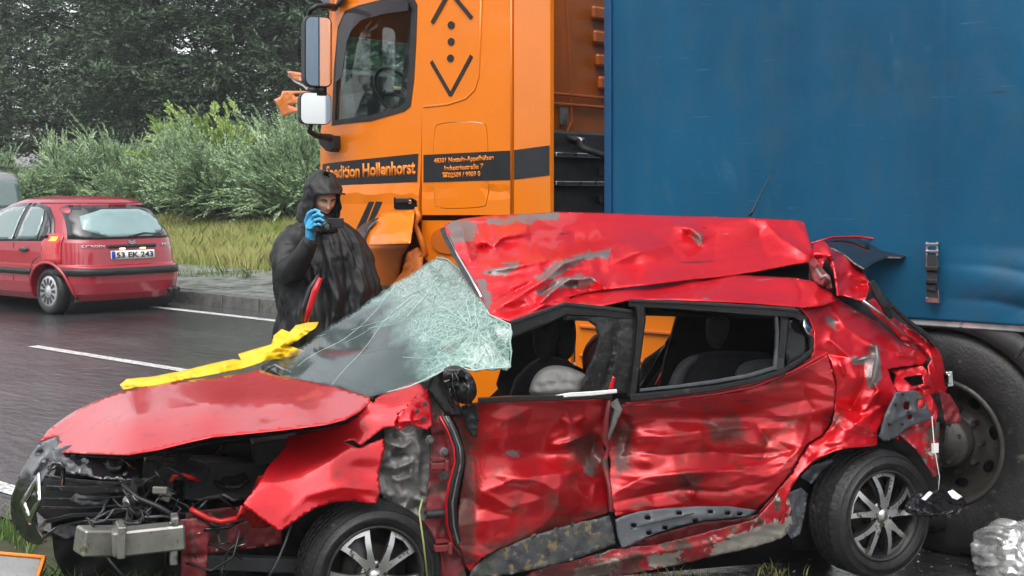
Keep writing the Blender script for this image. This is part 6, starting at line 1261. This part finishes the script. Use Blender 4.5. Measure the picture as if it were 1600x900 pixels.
# ---------------------------------------------------------------- windscreen
def glass_mat():
    m = bpy.data.materials.new('broken_glass'); m.use_nodes = True; nt = m.node_tree; b = nt.nodes['Principled BSDF']; tc = nt.nodes.new('ShaderNodeTexCoord')
    sx = nt.nodes.new('ShaderNodeSeparateXYZ'); nt.links.new(tc.outputs['Object'], sx.inputs[0])
    mr = nt.nodes.new('ShaderNodeMapRange'); mr.inputs[1].default_value = .06; mr.inputs[2].default_value = .58; nt.links.new(sx.outputs[0], mr.inputs[0])
    n = nnoise(nt, 5, 4, tc.outputs['Object']); ad = nt.nodes.new('ShaderNodeMath'); ad.operation = 'MULTIPLY_ADD'; nt.links.new(n, ad.inputs[0]); ad.inputs[1].default_value = .9; nt.links.new(mr.outputs[0], ad.inputs[2])
    dens = nramp(nt, ad.outputs[0], ((.62, 0), (1.0, 1)))
    vs = []
    for sc in (30, 75):
        v = nt.nodes.new('ShaderNodeTexVoronoi'); v.feature = 'DISTANCE_TO_EDGE'; v.inputs['Scale'].default_value = sc; nt.links.new(tc.outputs['Object'], v.inputs['Vector'])
        vs.append(nramp(nt, v.outputs['Distance'], ((0, 1), (.2, 0))))
    net = nmix(nt, vs[0], vs[1], .5)
    cr = nmix(nt, (0, 0, 0), net, dens)
    cc = nmix(nt, (.045, .080, .078), (.05, .16, .13), dens); cc = nmix(nt, cc, (.40, .54, .49), cr)
    fine = nramp(nt, nnoise(nt, 60, 5, tc.outputs['Object']), ((.5, 0), (.72, 1)))
    cc = nmix(nt, cc, nmix(nt, cc, (.16, .27, .24), dens), fine)
    nt.links.new(cc, b.inputs['Base Color']); b.inputs['Roughness'].default_value = .12; b.inputs['Coat Weight'].default_value = .6; b.inputs['Specular IOR Level'].default_value = .7
    al = nmix(nt, (.42, .42, .42), (.88, .88, .88), dens); nt.links.new(al, b.inputs['Alpha'])
    bp = nt.nodes.new('ShaderNodeBump'); bp.inputs['Strength'].default_value = .6; bp.inputs['Distance'].default_value = .004; nt.links.new(nmix(nt, cr, n, .3), bp.inputs['Height']); nt.links.new(bp.outputs[0], b.inputs['Normal'])
    MATS['broken_glass'] = m
glass_mat(); mat('crack_white', (.34, .45, .42), .4, var=.1)
gc = [(413, 573, 1.42), (500, 520, 1.42), (600, 452, 1.4), (682, 402, 1.28), (700, 405, 1.15), (735, 440, .55), (765, 492, .12), (800, 508, .0), (798, 575, -.04), (740, 578, -.03), (680, 585, .0), (605, 612, .04), (578, 620, .08), (500, 600, .5), (440, 588, .95), (600, 530, .62), (680, 490, .48), (720, 530, .12)]
gout = [(413, 573), (440, 560), (470, 541), (500, 520), (560, 480), (620, 440), (660, 415), (682, 402), (690, 399), (700, 406), (722, 424), (738, 446), (750, 468), (765, 492), (778, 496), (784, 499), (797, 506), (801, 520), (797, 534), (800, 548), (796, 560), (799, 572), (792, 578), (781, 576), (770, 580), (756, 575), (744, 580), (730, 574), (722, 576), (705, 572), (680, 586), (640, 604), (605, 613), (588, 617), (578, 620), (540, 608), (500, 600), (440, 590)]
gs = sh('windscreen', gout, gc, 'broken_glass', step=4, fa=.05, fs=(70, 60), seed=81, thick=.005, edge=2.2, folds=[([(700, 406), (730, 450), (770, 505), (798, 560)], -.02, 22), ([(640, 600), (700, 545), (745, 500)], .02, 26)])
gf = rbf(tctrl(WR, gc)); rs = random.Random(5); mb = MB(); gpoly = gout
def crack(u, v, a, L, w):
    pts = []; 
    for k in range(int(L/7)+2):
        if not inpoly(np.array([[u, v]]), gpoly)[0]: break
        D = gf(np.array([[u, v]]))[0]-.022; pts.append(WR.loc(pxw(u, v, D))); a += rs.gauss(0, .06); u += math.cos(a)*7; v += math.sin(a)*7
    if len(pts) > 2: mb.tube(pts, w, 3, cap=False)
for c, n, L0 in (((650, 455), 9, 60), ((690, 430), 12, 80), ((738, 512), 22, 50), ((765, 535), 18, 40), ((700, 480), 10, 90), ((690, 560), 8, 70)):
    for k in range(n):
        a = rs.uniform(0, 6.28); r0 = rs.uniform(2, 26); crack(c[0]+r0*math.cos(a), c[1]+r0*math.sin(a), a+rs.gauss(0, .35), rs.uniform(.3, 1)*L0, rs.uniform(.0007, .0016))
for k in range(12): crack(rs.uniform(440, 700), rs.uniform(440, 590), rs.choice([-.45, -.35, .1, 2.6])+rs.gauss(0, .2), rs.uniform(60, 220), .0009)
for k in range(30): crack(rs.uniform(690, 798), rs.uniform(440, 578), rs.uniform(0, 6.28), rs.uniform(14, 40), rs.uniform(.0007, .0014))
tag(mb.build('glass_cracks', 'crack_white', gs), kind='stuff')
tb('glass_edge', [(682, 402, 1.26), (700, 406, 1.12), (722, 424, .8), (738, 446, .5), (765, 492, .1), (797, 507, -.02), (799, 520, -.04), (797, 534, -.05), (799, 550, -.06), (797, 574, -.06), (760, 576, -.05), (740, 579, -.05), (705, 572, -.02), (680, 586, -.02), (640, 604, .0), (605, 613, .02)], .0035, 'crack_white', gs)
sh('scuttle', [(408, 572), (425, 562), (450, 566), (520, 585), (590, 610), (580, 622), (500, 602), (440, 592), (412, 584)], [(408, 572, 1.5), (450, 566, 1.35), (590, 610, .15), (580, 622, .12), (440, 592, 1.05)], 'scuffed_black', step=5, thick=.02)
sh('dashboard', [(430, 568), (500, 548), (600, 545), (700, 560), (700, 600), (620, 640), (560, 625), (470, 600)], [(430, 568, 1.55), (500, 548, 1.5), (700, 560, .7), (620, 640, .35), (470, 600, 1.2)], 'dash_grey', step=14, thick=.05)
sh('dark_sun_visor', [(632, 462), (650, 430), (690, 412), (705, 425), (700, 450), (670, 462), (645, 470)], [(632, 462, 1.5), (690, 412, 1.45), (700, 450, 1.2)], 'seat_cloth', step=6, thick=.02)
tb('scuttle_wire', [(415, 580, 1.2), (430, 570, 1.2), (440, 576, 1.1), (455, 582, 1.0)], .006, 'steel'); tb('wiper_arm', [(545, 556, 1.05), (590, 547, 1.0), (632, 541, .95)], [.008, .010, .005], 'black_plastic')
# curved far pillar trim standing up behind the bonnet
tb('pillar_trim', [(478, 503, 1.45), (484, 482, 1.45), (492, 455, 1.45), (501, 434, 1.45)], [.012, .016, .018, .012], 'red_paint', flat=.7)
tb('pillar_trim', [(470, 503, 1.5), (476, 478, 1.5), (485, 450, 1.5), (498, 430, 1.5)], [.008, .012, .012, .008], 'seal_black')
# ---------------------------------------------------------------- front end
mat('bumper_black', (.012, .013, .016), .18, coat=.7, var=.2, vs=12, drops=.3, dirt=[((.10, .10, .11), .36, 16, None, .4, .05, .6)])
sh('bumper_skin', [(88, 682), (60, 694), (44, 716), (30, 742), (18, 775), (16, 800), (24, 828), (42, 846), (60, 852), (72, 846), (58, 826), (54, 800), (64, 760), (78, 735), (104, 722), (120, 708), (110, 698), (94, 698)], [(88, 682, .9), (44, 716, 1.0), (18, 790, 1.05), (42, 846, .9), (72, 846, .7), (64, 760, .75), (120, 708, .6)], 'bumper_black', step=4, fa=.07, fs=24, seed=91, thick=.006, edge=.8, folds=[([(80, 700), (52, 740), (36, 790)], -.05, 10), ([(70, 706), (56, 712)], .04, 6)])
sh('headlamp_shell', [(80, 700), (118, 694), (160, 702), (190, 716), (220, 740), (214, 752), (180, 750), (140, 745), (100, 740), (86, 722)], [(80, 700, .75), (160, 702, .55), (214, 752, .3), (100, 740, .55)], 'bumper_black', step=4, fa=.12, fs=18, seed=92, thick=.004, edge=1.4)
for k, (a, w) in enumerate((([(70, 744, .62), (120, 752, .5), (180, 756, .35), (238, 750, .22)], [5, 6, 6, 8]), ([(72, 762, .62), (130, 766, .48), (190, 764, .35), (226, 756, .25)], [6, 12, 12, 6]), ([(68, 780, .62), (140, 780, .45), (216, 774, .3)], [4, 4, 3]), ([(66, 793, .62), (130, 794, .48), (208, 788, .32)], [4, 4, 3]), ([(60, 830, .6), (72, 815, .5), (110, 806, .45), (180, 802, .36), (215, 790, .3), (238, 762, .22)], [6, 7, 7, 6, 6, 6]), ([(66, 842, .6), (90, 825, .5), (130, 815, .42), (190, 812, .35)], [5, 6, 5, 4]))):
    beam('grille_bar', a, w, .02, 'bumper_black')
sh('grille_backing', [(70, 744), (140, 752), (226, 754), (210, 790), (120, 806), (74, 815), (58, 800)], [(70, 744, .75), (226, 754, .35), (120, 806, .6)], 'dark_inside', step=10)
def diamond(out, inn, t, name, m): sh(name, out, [(out[0][0], out[0][1], t), (out[1][0], out[1][1], t-.07), (out[2][0], out[2][1], t), (out[3][0], out[3][1], t+.10)], m, step=4, thick=.012, holes=[inn])
diamond([(60, 738), (62, 782), (45, 820), (30, 786)], [(55, 757), (56, 783), (45, 803), (38, 785)], .60, 'maker_emblem', 'chrome')
tb('grille_hoop', [(98, 756, .45), (100, 735, .4), (96, 724, .4), (84, 724, .45), (76, 732, .5)], .009, 'bumper_black')
rs = random.Random(17)
for k in range(26):                                # broken plastic and machinery in the open engine bay
    u = rs.uniform(110, 440); v = rs.uniform(705, 860) if u < 300 else rs.uniform(700, 880); t = rs.uniform(.35, .6); w, h = rs.uniform(14, 44), rs.uniform(8, 30)
    if v < 700+(330-u)*.08: continue
    pts = [(u+w*math.cos(a+rs.uniform(-.3, .3)), v+h*math.sin(a+rs.uniform(-.3, .3))) for a in (0, 1, 2, 3.1, 4.2, 5.2)]
    sh('engine_part', pts, [(pts[0][0], pts[0][1], t), (pts[2][0], pts[2][1], t+rs.uniform(-.1, .1)), (pts[4][0], pts[4][1], t+.08)], rs.choice(['black_plastic', 'seal_black', 'chassis_grey', 'black_plastic', 'dark_inside']), step=5, cr=.02, crs=rs.uniform(12, 30), seed=k, thick=.01, edge=1)
def wbox(name, u, v, t, d, m, ry=0, rz=0, bev=.005):
    mb = MB(); mb.box(WR.px(u, v, t), d, Matrix.Rotation(rz, 3, 'Z') @ Matrix.Rotation(ry, 3, 'Y'), bev=bev); return mb.build(name, m, WR)
wbox('filter_box', 248, 738, .4, (.13, .12, .12), 'black_plastic', .1); wbox('battery_box', 430, 700, .45, (.20, .16, .10), 'chassis_grey', -.1); wbox('engine_block', 350, 745, .55, (.35, .2, .16), 'chassis_grey', .05)
wbox('crash_beam', 232, 842, .02, (.28, .10, .10), 'alu_dirty', -.03, .04, .008); wbox('crash_beam_end', 156, 845, .1, (.17, .12, .105), 'alu_dirty', .14, .35, .008); wbox('beam_flange', 188, 843, .0, (.03, .13, .125), 'alu_dirty', .03, .1, .004)
wbox('beam_post', 272, 842, .03, (.03, .1, .19), 'grey_primer', .03); wbox('tow_bracket', 262, 768, .25, (.07, .01, .02), 'alu_dirty', .2)
sh('front_leg', [(280, 812), (330, 806), (325, 850), (322, 905), (282, 905), (284, 850)], [(280, 812, .12), (325, 850, .1), (282, 905, .12)], 'red_dull', step=5, cr=.012, crs=26, seed=95, folds=[([(282, 872), (324, 868)], .03, 6), ([(300, 810), (303, 900)], -.02, 8)])
sh('front_rail', [(290, 800), (380, 790), (440, 800), (440, 850), (330, 866), (292, 862)], [(290, 800, .3), (440, 800, .28), (330, 866, .3)], 'red_dull', step=6, cr=.02, crs=40, seed=96)
wbox('radiator_frame', 205, 790, .3, (.03, .05, .24), 'chassis_grey', .15); wbox('bracket_plate', 258, 776, .22, (.05, .01, .04), 'alu_dirty', .4); wbox('lower_arm', 390, 880, .3, (.4, .06, .06), 'chassis_grey', .12)
lm2 = MB(); lm2.lathe([(0, -.02), (.016, -.018), (.022, 0), (.03, .02)], 12, Matrix.Translation(WR.px(203, 785, .22))); lm2.build('bay_bolt', 'alu_dirty', WR, True)
tb('red_hose', [(268, 752, .2), (272, 743, .18), (285, 742, .18), (300, 747, .2), (312, 752, .25)], .010, 'red_hose'); tb('red_hose', [(298, 795, .1), (310, 802, .08), (325, 810, .08), (345, 815, .08), (370, 810, .06)], .012, 'red_hose'); tb('red_hose', [(370, 810, .06), (376, 800, .06), (378, 790, .06)], .008, 'red_hose')
tb('bonnet_stay', [(192, 757, .2), (215, 778, .15), (245, 790, .12), (280, 810, .08)], .012, 'black_plastic')
for k in range(34):
    u, v = rs.uniform(130, 420), rs.uniform(720, 850); pts = [(u, v, .2)]; a = rs.uniform(0, 6.28)
    for j in range(rs.randint(4, 8)): a += rs.gauss(0, .6); u += 14*math.cos(a)+2; v += 11*math.sin(a)+2; pts.append((u, max(v, 706), .2-rs.uniform(0, .12)))
    tb('wire', pts, rs.choice([.0025, .004, .006]), rs.choice(['black_plastic', 'black_gloss', 'rubber', 'black_plastic', 'clad_grey', 'steel']))
tb('cable', [(140, 812, .15), (150, 850, .1), (175, 880, .05), (200, 910, .02)], .007, 'black_plastic'); tb('cable', [(455, 820, .0), (445, 850, -.02), (430, 885, -.02), (418, 905, 0)], .005, 'clad_grey'); tb('cable', [(375, 830, .0), (365, 870, -.02), (330, 892, 0), (290, 880, .05)], .005, 'black_plastic'); tb('cable', [(660, 780, -.06), (655, 800, -.1), (662, 850, -.1), (668, 905, -.08)], .004, 'dry_grass')
wbox('loom_plug', 268, 825, .0, (.03, .03, .05), 'steel', .3); wbox('loom_plug', 250, 766, .1, (.06, .02, .03), 'alu_dirty', .1)
# ---------------------------------------------------------------- wheels
def alloy(name, u, v, t, r, yaw=0, roll=0):
    o = Root(name, (0, 0, 0)).o; o.parent = WR.o; c = WR.px(u, v, t); o.location = c; o.rotation_euler = (0, roll, yaw)
    T_ = MB(); wd = .195
    prof = [(r*.70, .014), (r*.74, -.004), (r*.80, -.009), (r*.805, -.013), (r*.83, -.013), (r*.835, -.010), (r*.92, -.002), (r*.93, -.005), (r*.945, .004), (r*.965, .016), (r*.99, .035)]
    g = .011
    for k in range(4): y = .052+k*.037; prof += [(r, y-.012), (r, y), (r-g, y+.002), (r-g, y+.009), (r, y+.012)]
    prof += [(r, .185), (r*.965, .20), (r*.84, .215), (r*.7, .20)]
    T_.lathe(prof, 216)
    for i, (rr, y) in enumerate(prof):
        if .045 < y < .20 or rr > r*.97:
            for j in range(216):
                if (j+int(y*60)) % 5 == 0 and rr > r*.975: x0, y0, z0 = T_.v[i*216+j]; T_.v[i*216+j] = (x0*.986, y0, z0*.986)
    ty = T_.build('tyre', 'tyre_rubber', o); ty.data.shade_smooth(); md = ty.modifiers.new('e', 'EDGE_SPLIT'); md.split_angle = R(50)
    m = MB(); q = r*.70; m.lathe([(q+.004, .02), (q+.006, .006), (q-.004, .002), (q-.012, .010), (q-.016, .05), (q-.03, .14), (q-.02, .19)], 60); m.build('rim', 'alloy_dark', o, True)
    m = MB(); m.lathe([(q+.002, .004), (q-.002, -.001), (q-.010, .006), (q-.008, .012)], 60); m.build('rim_lip', 'truck_rim', o, True)
    m = MB(); m.lathe([(0, .10), (.115, .10), (.12, .11), (.12, .13)], 36); m.lathe([(0, .07), (.06, .07), (.065, .1)], 24); m.build('brake_disc', 'truck_rim', o, True)
    m = MB(); m.lathe([(0, .16), (q-.02, .16)], 36); m.build('wheel_back', 'dark_inside', o)
    def P(rr, a): return (rr*math.cos(a), rr*math.sin(a))
    for k in range(5):
        a0 = 2*math.pi*k/5+R(14)
        outl = [P(.030, a0-R(60)), P(.06, a0-R(25)), P(.11, a0-R(20)), P(.16, a0-R(20.5)), P(q-.006, a0-R(22)), P(q-.004, a0-R(12)), P(q-.004, a0), P(q-.004, a0+R(12)), P(q-.006, a0+R(22)), P(.16, a0+R(20.5)), P(.11, a0+R(20)), P(.06, a0+R(25)), P(.030, a0+R(60))]
        inn = [P(.082, a0), P(.105, a0-R(7)), P(.15, a0-R(11)), P(q-.032, a0-R(14)), P(q-.028, a0), P(q-.032, a0+R(14)), P(.15, a0+R(11)), P(.105, a0+R(7))]
        V, TT = tri2d(outl, .012, [inn]); rr = np.hypot(V[:, 0], V[:, 1]); y = .018+.012*np.clip((rr-.05)/(q-.05), 0, 1)-.016*np.sin(np.clip(rr/q, 0, 1)*3.14)
        me = bpy.data.meshes.new('spoke'); me.from_pydata(np.c_[V[:, 0], y, V[:, 1]].tolist(), [], TT[:, ::-1].tolist() if False else TT.tolist()); me.update()
        s = link('spoke', me, ['alloy_face', 'alloy_dark'], o); md = s.modifiers.new('s', 'SOLIDIFY'); md.thickness = .022; md.offset = -1; md.material_offset_rim = 1; md.use_even_offset = False
        # the recessed dark flank inside each spoke pair
        V, TT = tri2d([P(.06, a0-R(14)), P(q-.02, a0-R(17)), P(q-.02, a0+R(17)), P(.06, a0+R(14))], .02)
        me = bpy.data.meshes.new('spoke_web'); me.from_pydata([(x, .045+.05*max(0, (math.hypot(x, z)-.08)/.12), z) for x, z in V.tolist()], [], TT.tolist()); link('spoke_web', me, 'alloy_dark', s)
    m = MB(); m.lathe([(0, -.004), (.020, -.003), (.026, .002), (.028, .012), (.045, .020), (.06, .03)], 28); m.build('hub_cap', 'alloy_face', o, True)
    m = MB(); 
    dm = [(0, .017), (.010, 0), (0, -.017), (-.010, 0)]; di = [(0, .008), (.0045, 0), (0, -.008), (-.0045, 0)]
    vs = [(x, -.007, z) for x, z in dm+di]; m.add(vs, [(i, (i+1) % 4, 4+(i+1) % 4, 4+i) for i in range(4)]); m.build('hub_emblem', 'clad_grey', o, solid=.003)
    for k in range(5):
        a = 2*math.pi*(k+.5)/5+R(14); m = MB(); m.lathe([(0, .006), (.008, .006), (.010, .02)], 6, Matrix.Translation((.042*math.cos(a), 0, .042*math.sin(a)))); m.build('wheel_bolt', 'alloy_dark', o)
    return o
wr_ = alloy('rear_wheel', 1383, 806, -.01, .300, R(11), R(0)); wf_ = alloy('front_wheel', 588, 902, -.02, .300, R(7), R(40))
for src, dx in ((wr_, 1.25), (wf_, 1.35)):
    c = copy_tree(src, WR.o); c.location = src.location+Vector((0, dx, 0)); c.rotation_euler = (0, 0, math.pi)
# ---------------------------------------------------------------- yellow cloth lying over the bonnet corner
YC = Root('yellow_cloth', tuple(WR.M @ WR.px(330, 585, 1.2))); tag(YC.o, 'wet yellow plastic cloth draped over the bonnet below the windscreen', 'cloth')
hf = rbf(HC); base = [(187, 602), (230, 592), (300, 578), (375, 565), (330, 590), (250, 602), (400, 568), (440, 562), (470, 550), (430, 545), (455, 525), (498, 503)]
yc = [(u, v, hf(np.array([[u, v]], float))[0]-.03) for u, v in base[:7]]+[(440, 562, 6.75), (470, 550, 6.8), (430, 545, 6.9), (455, 525, 7.0), (498, 503, 7.1)]
mb_out = [(187, 601), (198, 592), (240, 588), (290, 578), (335, 567), (365, 561), (377, 562), (372, 553), (392, 547), (424, 538), (428, 524), (440, 514), (452, 519), (462, 508), (480, 504), (498, 503), (494, 511), (478, 522), (466, 531), (452, 540), (476, 548), (468, 553), (440, 560), (412, 564), (398, 569), (376, 576), (330, 585), (290, 592), (240, 602), (192, 608)]
sheet('cloth', mb_out, yc, 'gold_cloth', YC, step=2.5, fa=.2, fs=(28, 12), seed=9, thick=.004, folds=[([(190, 604), (260, 590), (340, 575), (400, 558)], -.06, 8), ([(400, 560), (430, 545), (460, 525), (495, 505)], -.06, 9), ([(400, 555), (395, 568)], .03, 8)])
# ---------------------------------------------------------------- small things on the ground
LMP = Root('broken_tail_lamp', tuple(WR.M @ WR.px(1465, 785, -.05)), R(10)); tag(LMP.o, 'black broken lamp unit with white stickers hanging by wires beside the rear alloy wheel', 'lamp')
def lmp(out, ctrl, name, m, **k): return sheet(name, out, tctrl(WR, ctrl), m, LMP, **k)
lmp([(1418, 783), (1432, 770), (1450, 766), (1480, 764), (1500, 770), (1511, 787), (1500, 796), (1470, 803), (1440, 800), (1420, 792)], [(1418, 783, -.1), (1480, 764, .02), (1511, 787, -.02), (1470, 803, -.14), (1460, 783, -.10)], 'lamp_housing', 'black_gloss', step=3, cr=.012, crs=12, seed=3, thick=.03)
lmp([(1440, 779), (1452, 767), (1458, 770), (1446, 782)], [(1440, 779, -.13), (1458, 770, -.10), (1446, 782, -.14)], 'sticker', 'white_trim', step=4)
lmp([(1481, 768), (1488, 765), (1504, 776), (1496, 781), (1488, 778)], [(1481, 768, -.09), (1504, 776, -.1), (1496, 781, -.11)], 'sticker', 'white_trim', step=4)
BX = Root('warning_board', (0, 0, 0)); tag(BX.o, 'grey panel in an orange frame lying in the grass at the lower left corner', 'panel')
BX.o.location = pxw(30, 897, 5.9); rot = Matrix.Rotation(R(-30), 4, 'X') @ Matrix.Rotation(R(-14), 4, 'Z')
mb = MB(); mb.box((-.03, 0, 0), (.21, .012, .17), bev=.004); o = mb.build('grey_panel', 'slab', BX); o.matrix_local = Matrix.Rotation(R(-52), 4, 'X') @ Matrix.Rotation(R(8), 4, 'Z')
for c, d in (((-.03, 0, .092), (.24, .03, .016)), ((-.03, 0, -.092), (.24, .03, .016)), ((.083, 0, 0), (.016, .034, .18)), ((-.143, 0, 0), (.016, .034, .18))):
    mb = MB(); mb.box(c, d, bev=.003); o = mb.build('frame_bar', 'orange_print', BX); o.matrix_local = Matrix.Rotation(R(-52), 4, 'X') @ Matrix.Rotation(R(8), 4, 'Z')
mat('foil', (.62, .63, .62), .22, metal=.7, var=.3, vs=25, coat=.5)
FO = Root('crumpled_foil', tuple(pxw(1590, 900, 6.45))); tag(FO.o, 'crumpled silver foil lump on the road at the lower right corner', 'debris')
import bmesh
bm = bmesh.new(); bmesh.ops.create_icosphere(bm, subdivisions=6, radius=1)
co = np.array([v.co[:] for v in bm.verts]); a2 = np.c_[np.arctan2(co[:, 1], co[:, 0])*60, np.arccos(np.clip(co[:, 2], -1, 1))*80]
q2 = np.c_[co[:, 0]*70+co[:, 1]*30, co[:, 2]*70+co[:, 1]*20]; k = 1+.42*facet(q2, 24, 4)+.2*facet(q2, 11, 5)+.07*facet(q2, 5, 6)
for v, kk in zip(bm.verts, k): v.co = Vector((v.co.x*.19*kk, v.co.y*.15*kk, v.co.z*.16*kk+.10))
me = bpy.data.meshes.new('foil_lump'); bm.to_mesh(me); bm.free(); link('foil_lump', me, 'foil', FO, True)
mat('leaf_brown', (.20, .08, .02), .6, var=.3, vs=30)
LF = sheet('dry_leaf', [(1516, 858), (1524, 854), (1530, 862), (1534, 874), (1526, 872), (1518, 870)], [(1516, 858, 6.7), (1530, 862, 6.62), (1526, 872, 6.5)], 'leaf_brown', Root('leaf_base', (0, 0, 0)), step=3, cr=.02, crs=10, thick=.001)
LB = LF.parent; LF.parent = None; bpy.data.objects.remove(LB); tag(LF, 'brown dry leaf on the wet road left of the silver foil', 'leaf')
P = scatter(9000, -6.2, .6, 4.2, 5.9, lambda t: 0.0, 18, lambda s, t, r: (np.abs((rd.x*s+rn.x*t)-1.35) < .75) & (vnoise(np.c_[s*5, t*5], 8) > .5))
tag(blades('torn_grass', P, .07, .003, 'dry_grass', .9, 18), 'torn dry grass and mud under the sill of the wreck', 'grass', kind='stuff')

rs = np.random.RandomState(9); crumbs = MB()
for k in range(1500):
    s_, t_ = rs.uniform(-7, 1.5), rs.uniform(3.9, 7.0); p = rp(s_, t_, .006); d = rs.uniform(.003, .009); q = rs.normal(0, d, (4, 3)); q[:, 2] = np.abs(q[:, 2]); crumbs.add([tuple(p+Vector(a)) for a in q.tolist()], [(0, 1, 2), (0, 2, 3), (0, 3, 1), (1, 3, 2)])
tag(crumbs.build('glass_crumbs', 'crack_white'), 'crumbs of broken glass scattered over the road round the wreck', 'glass', kind='stuff')
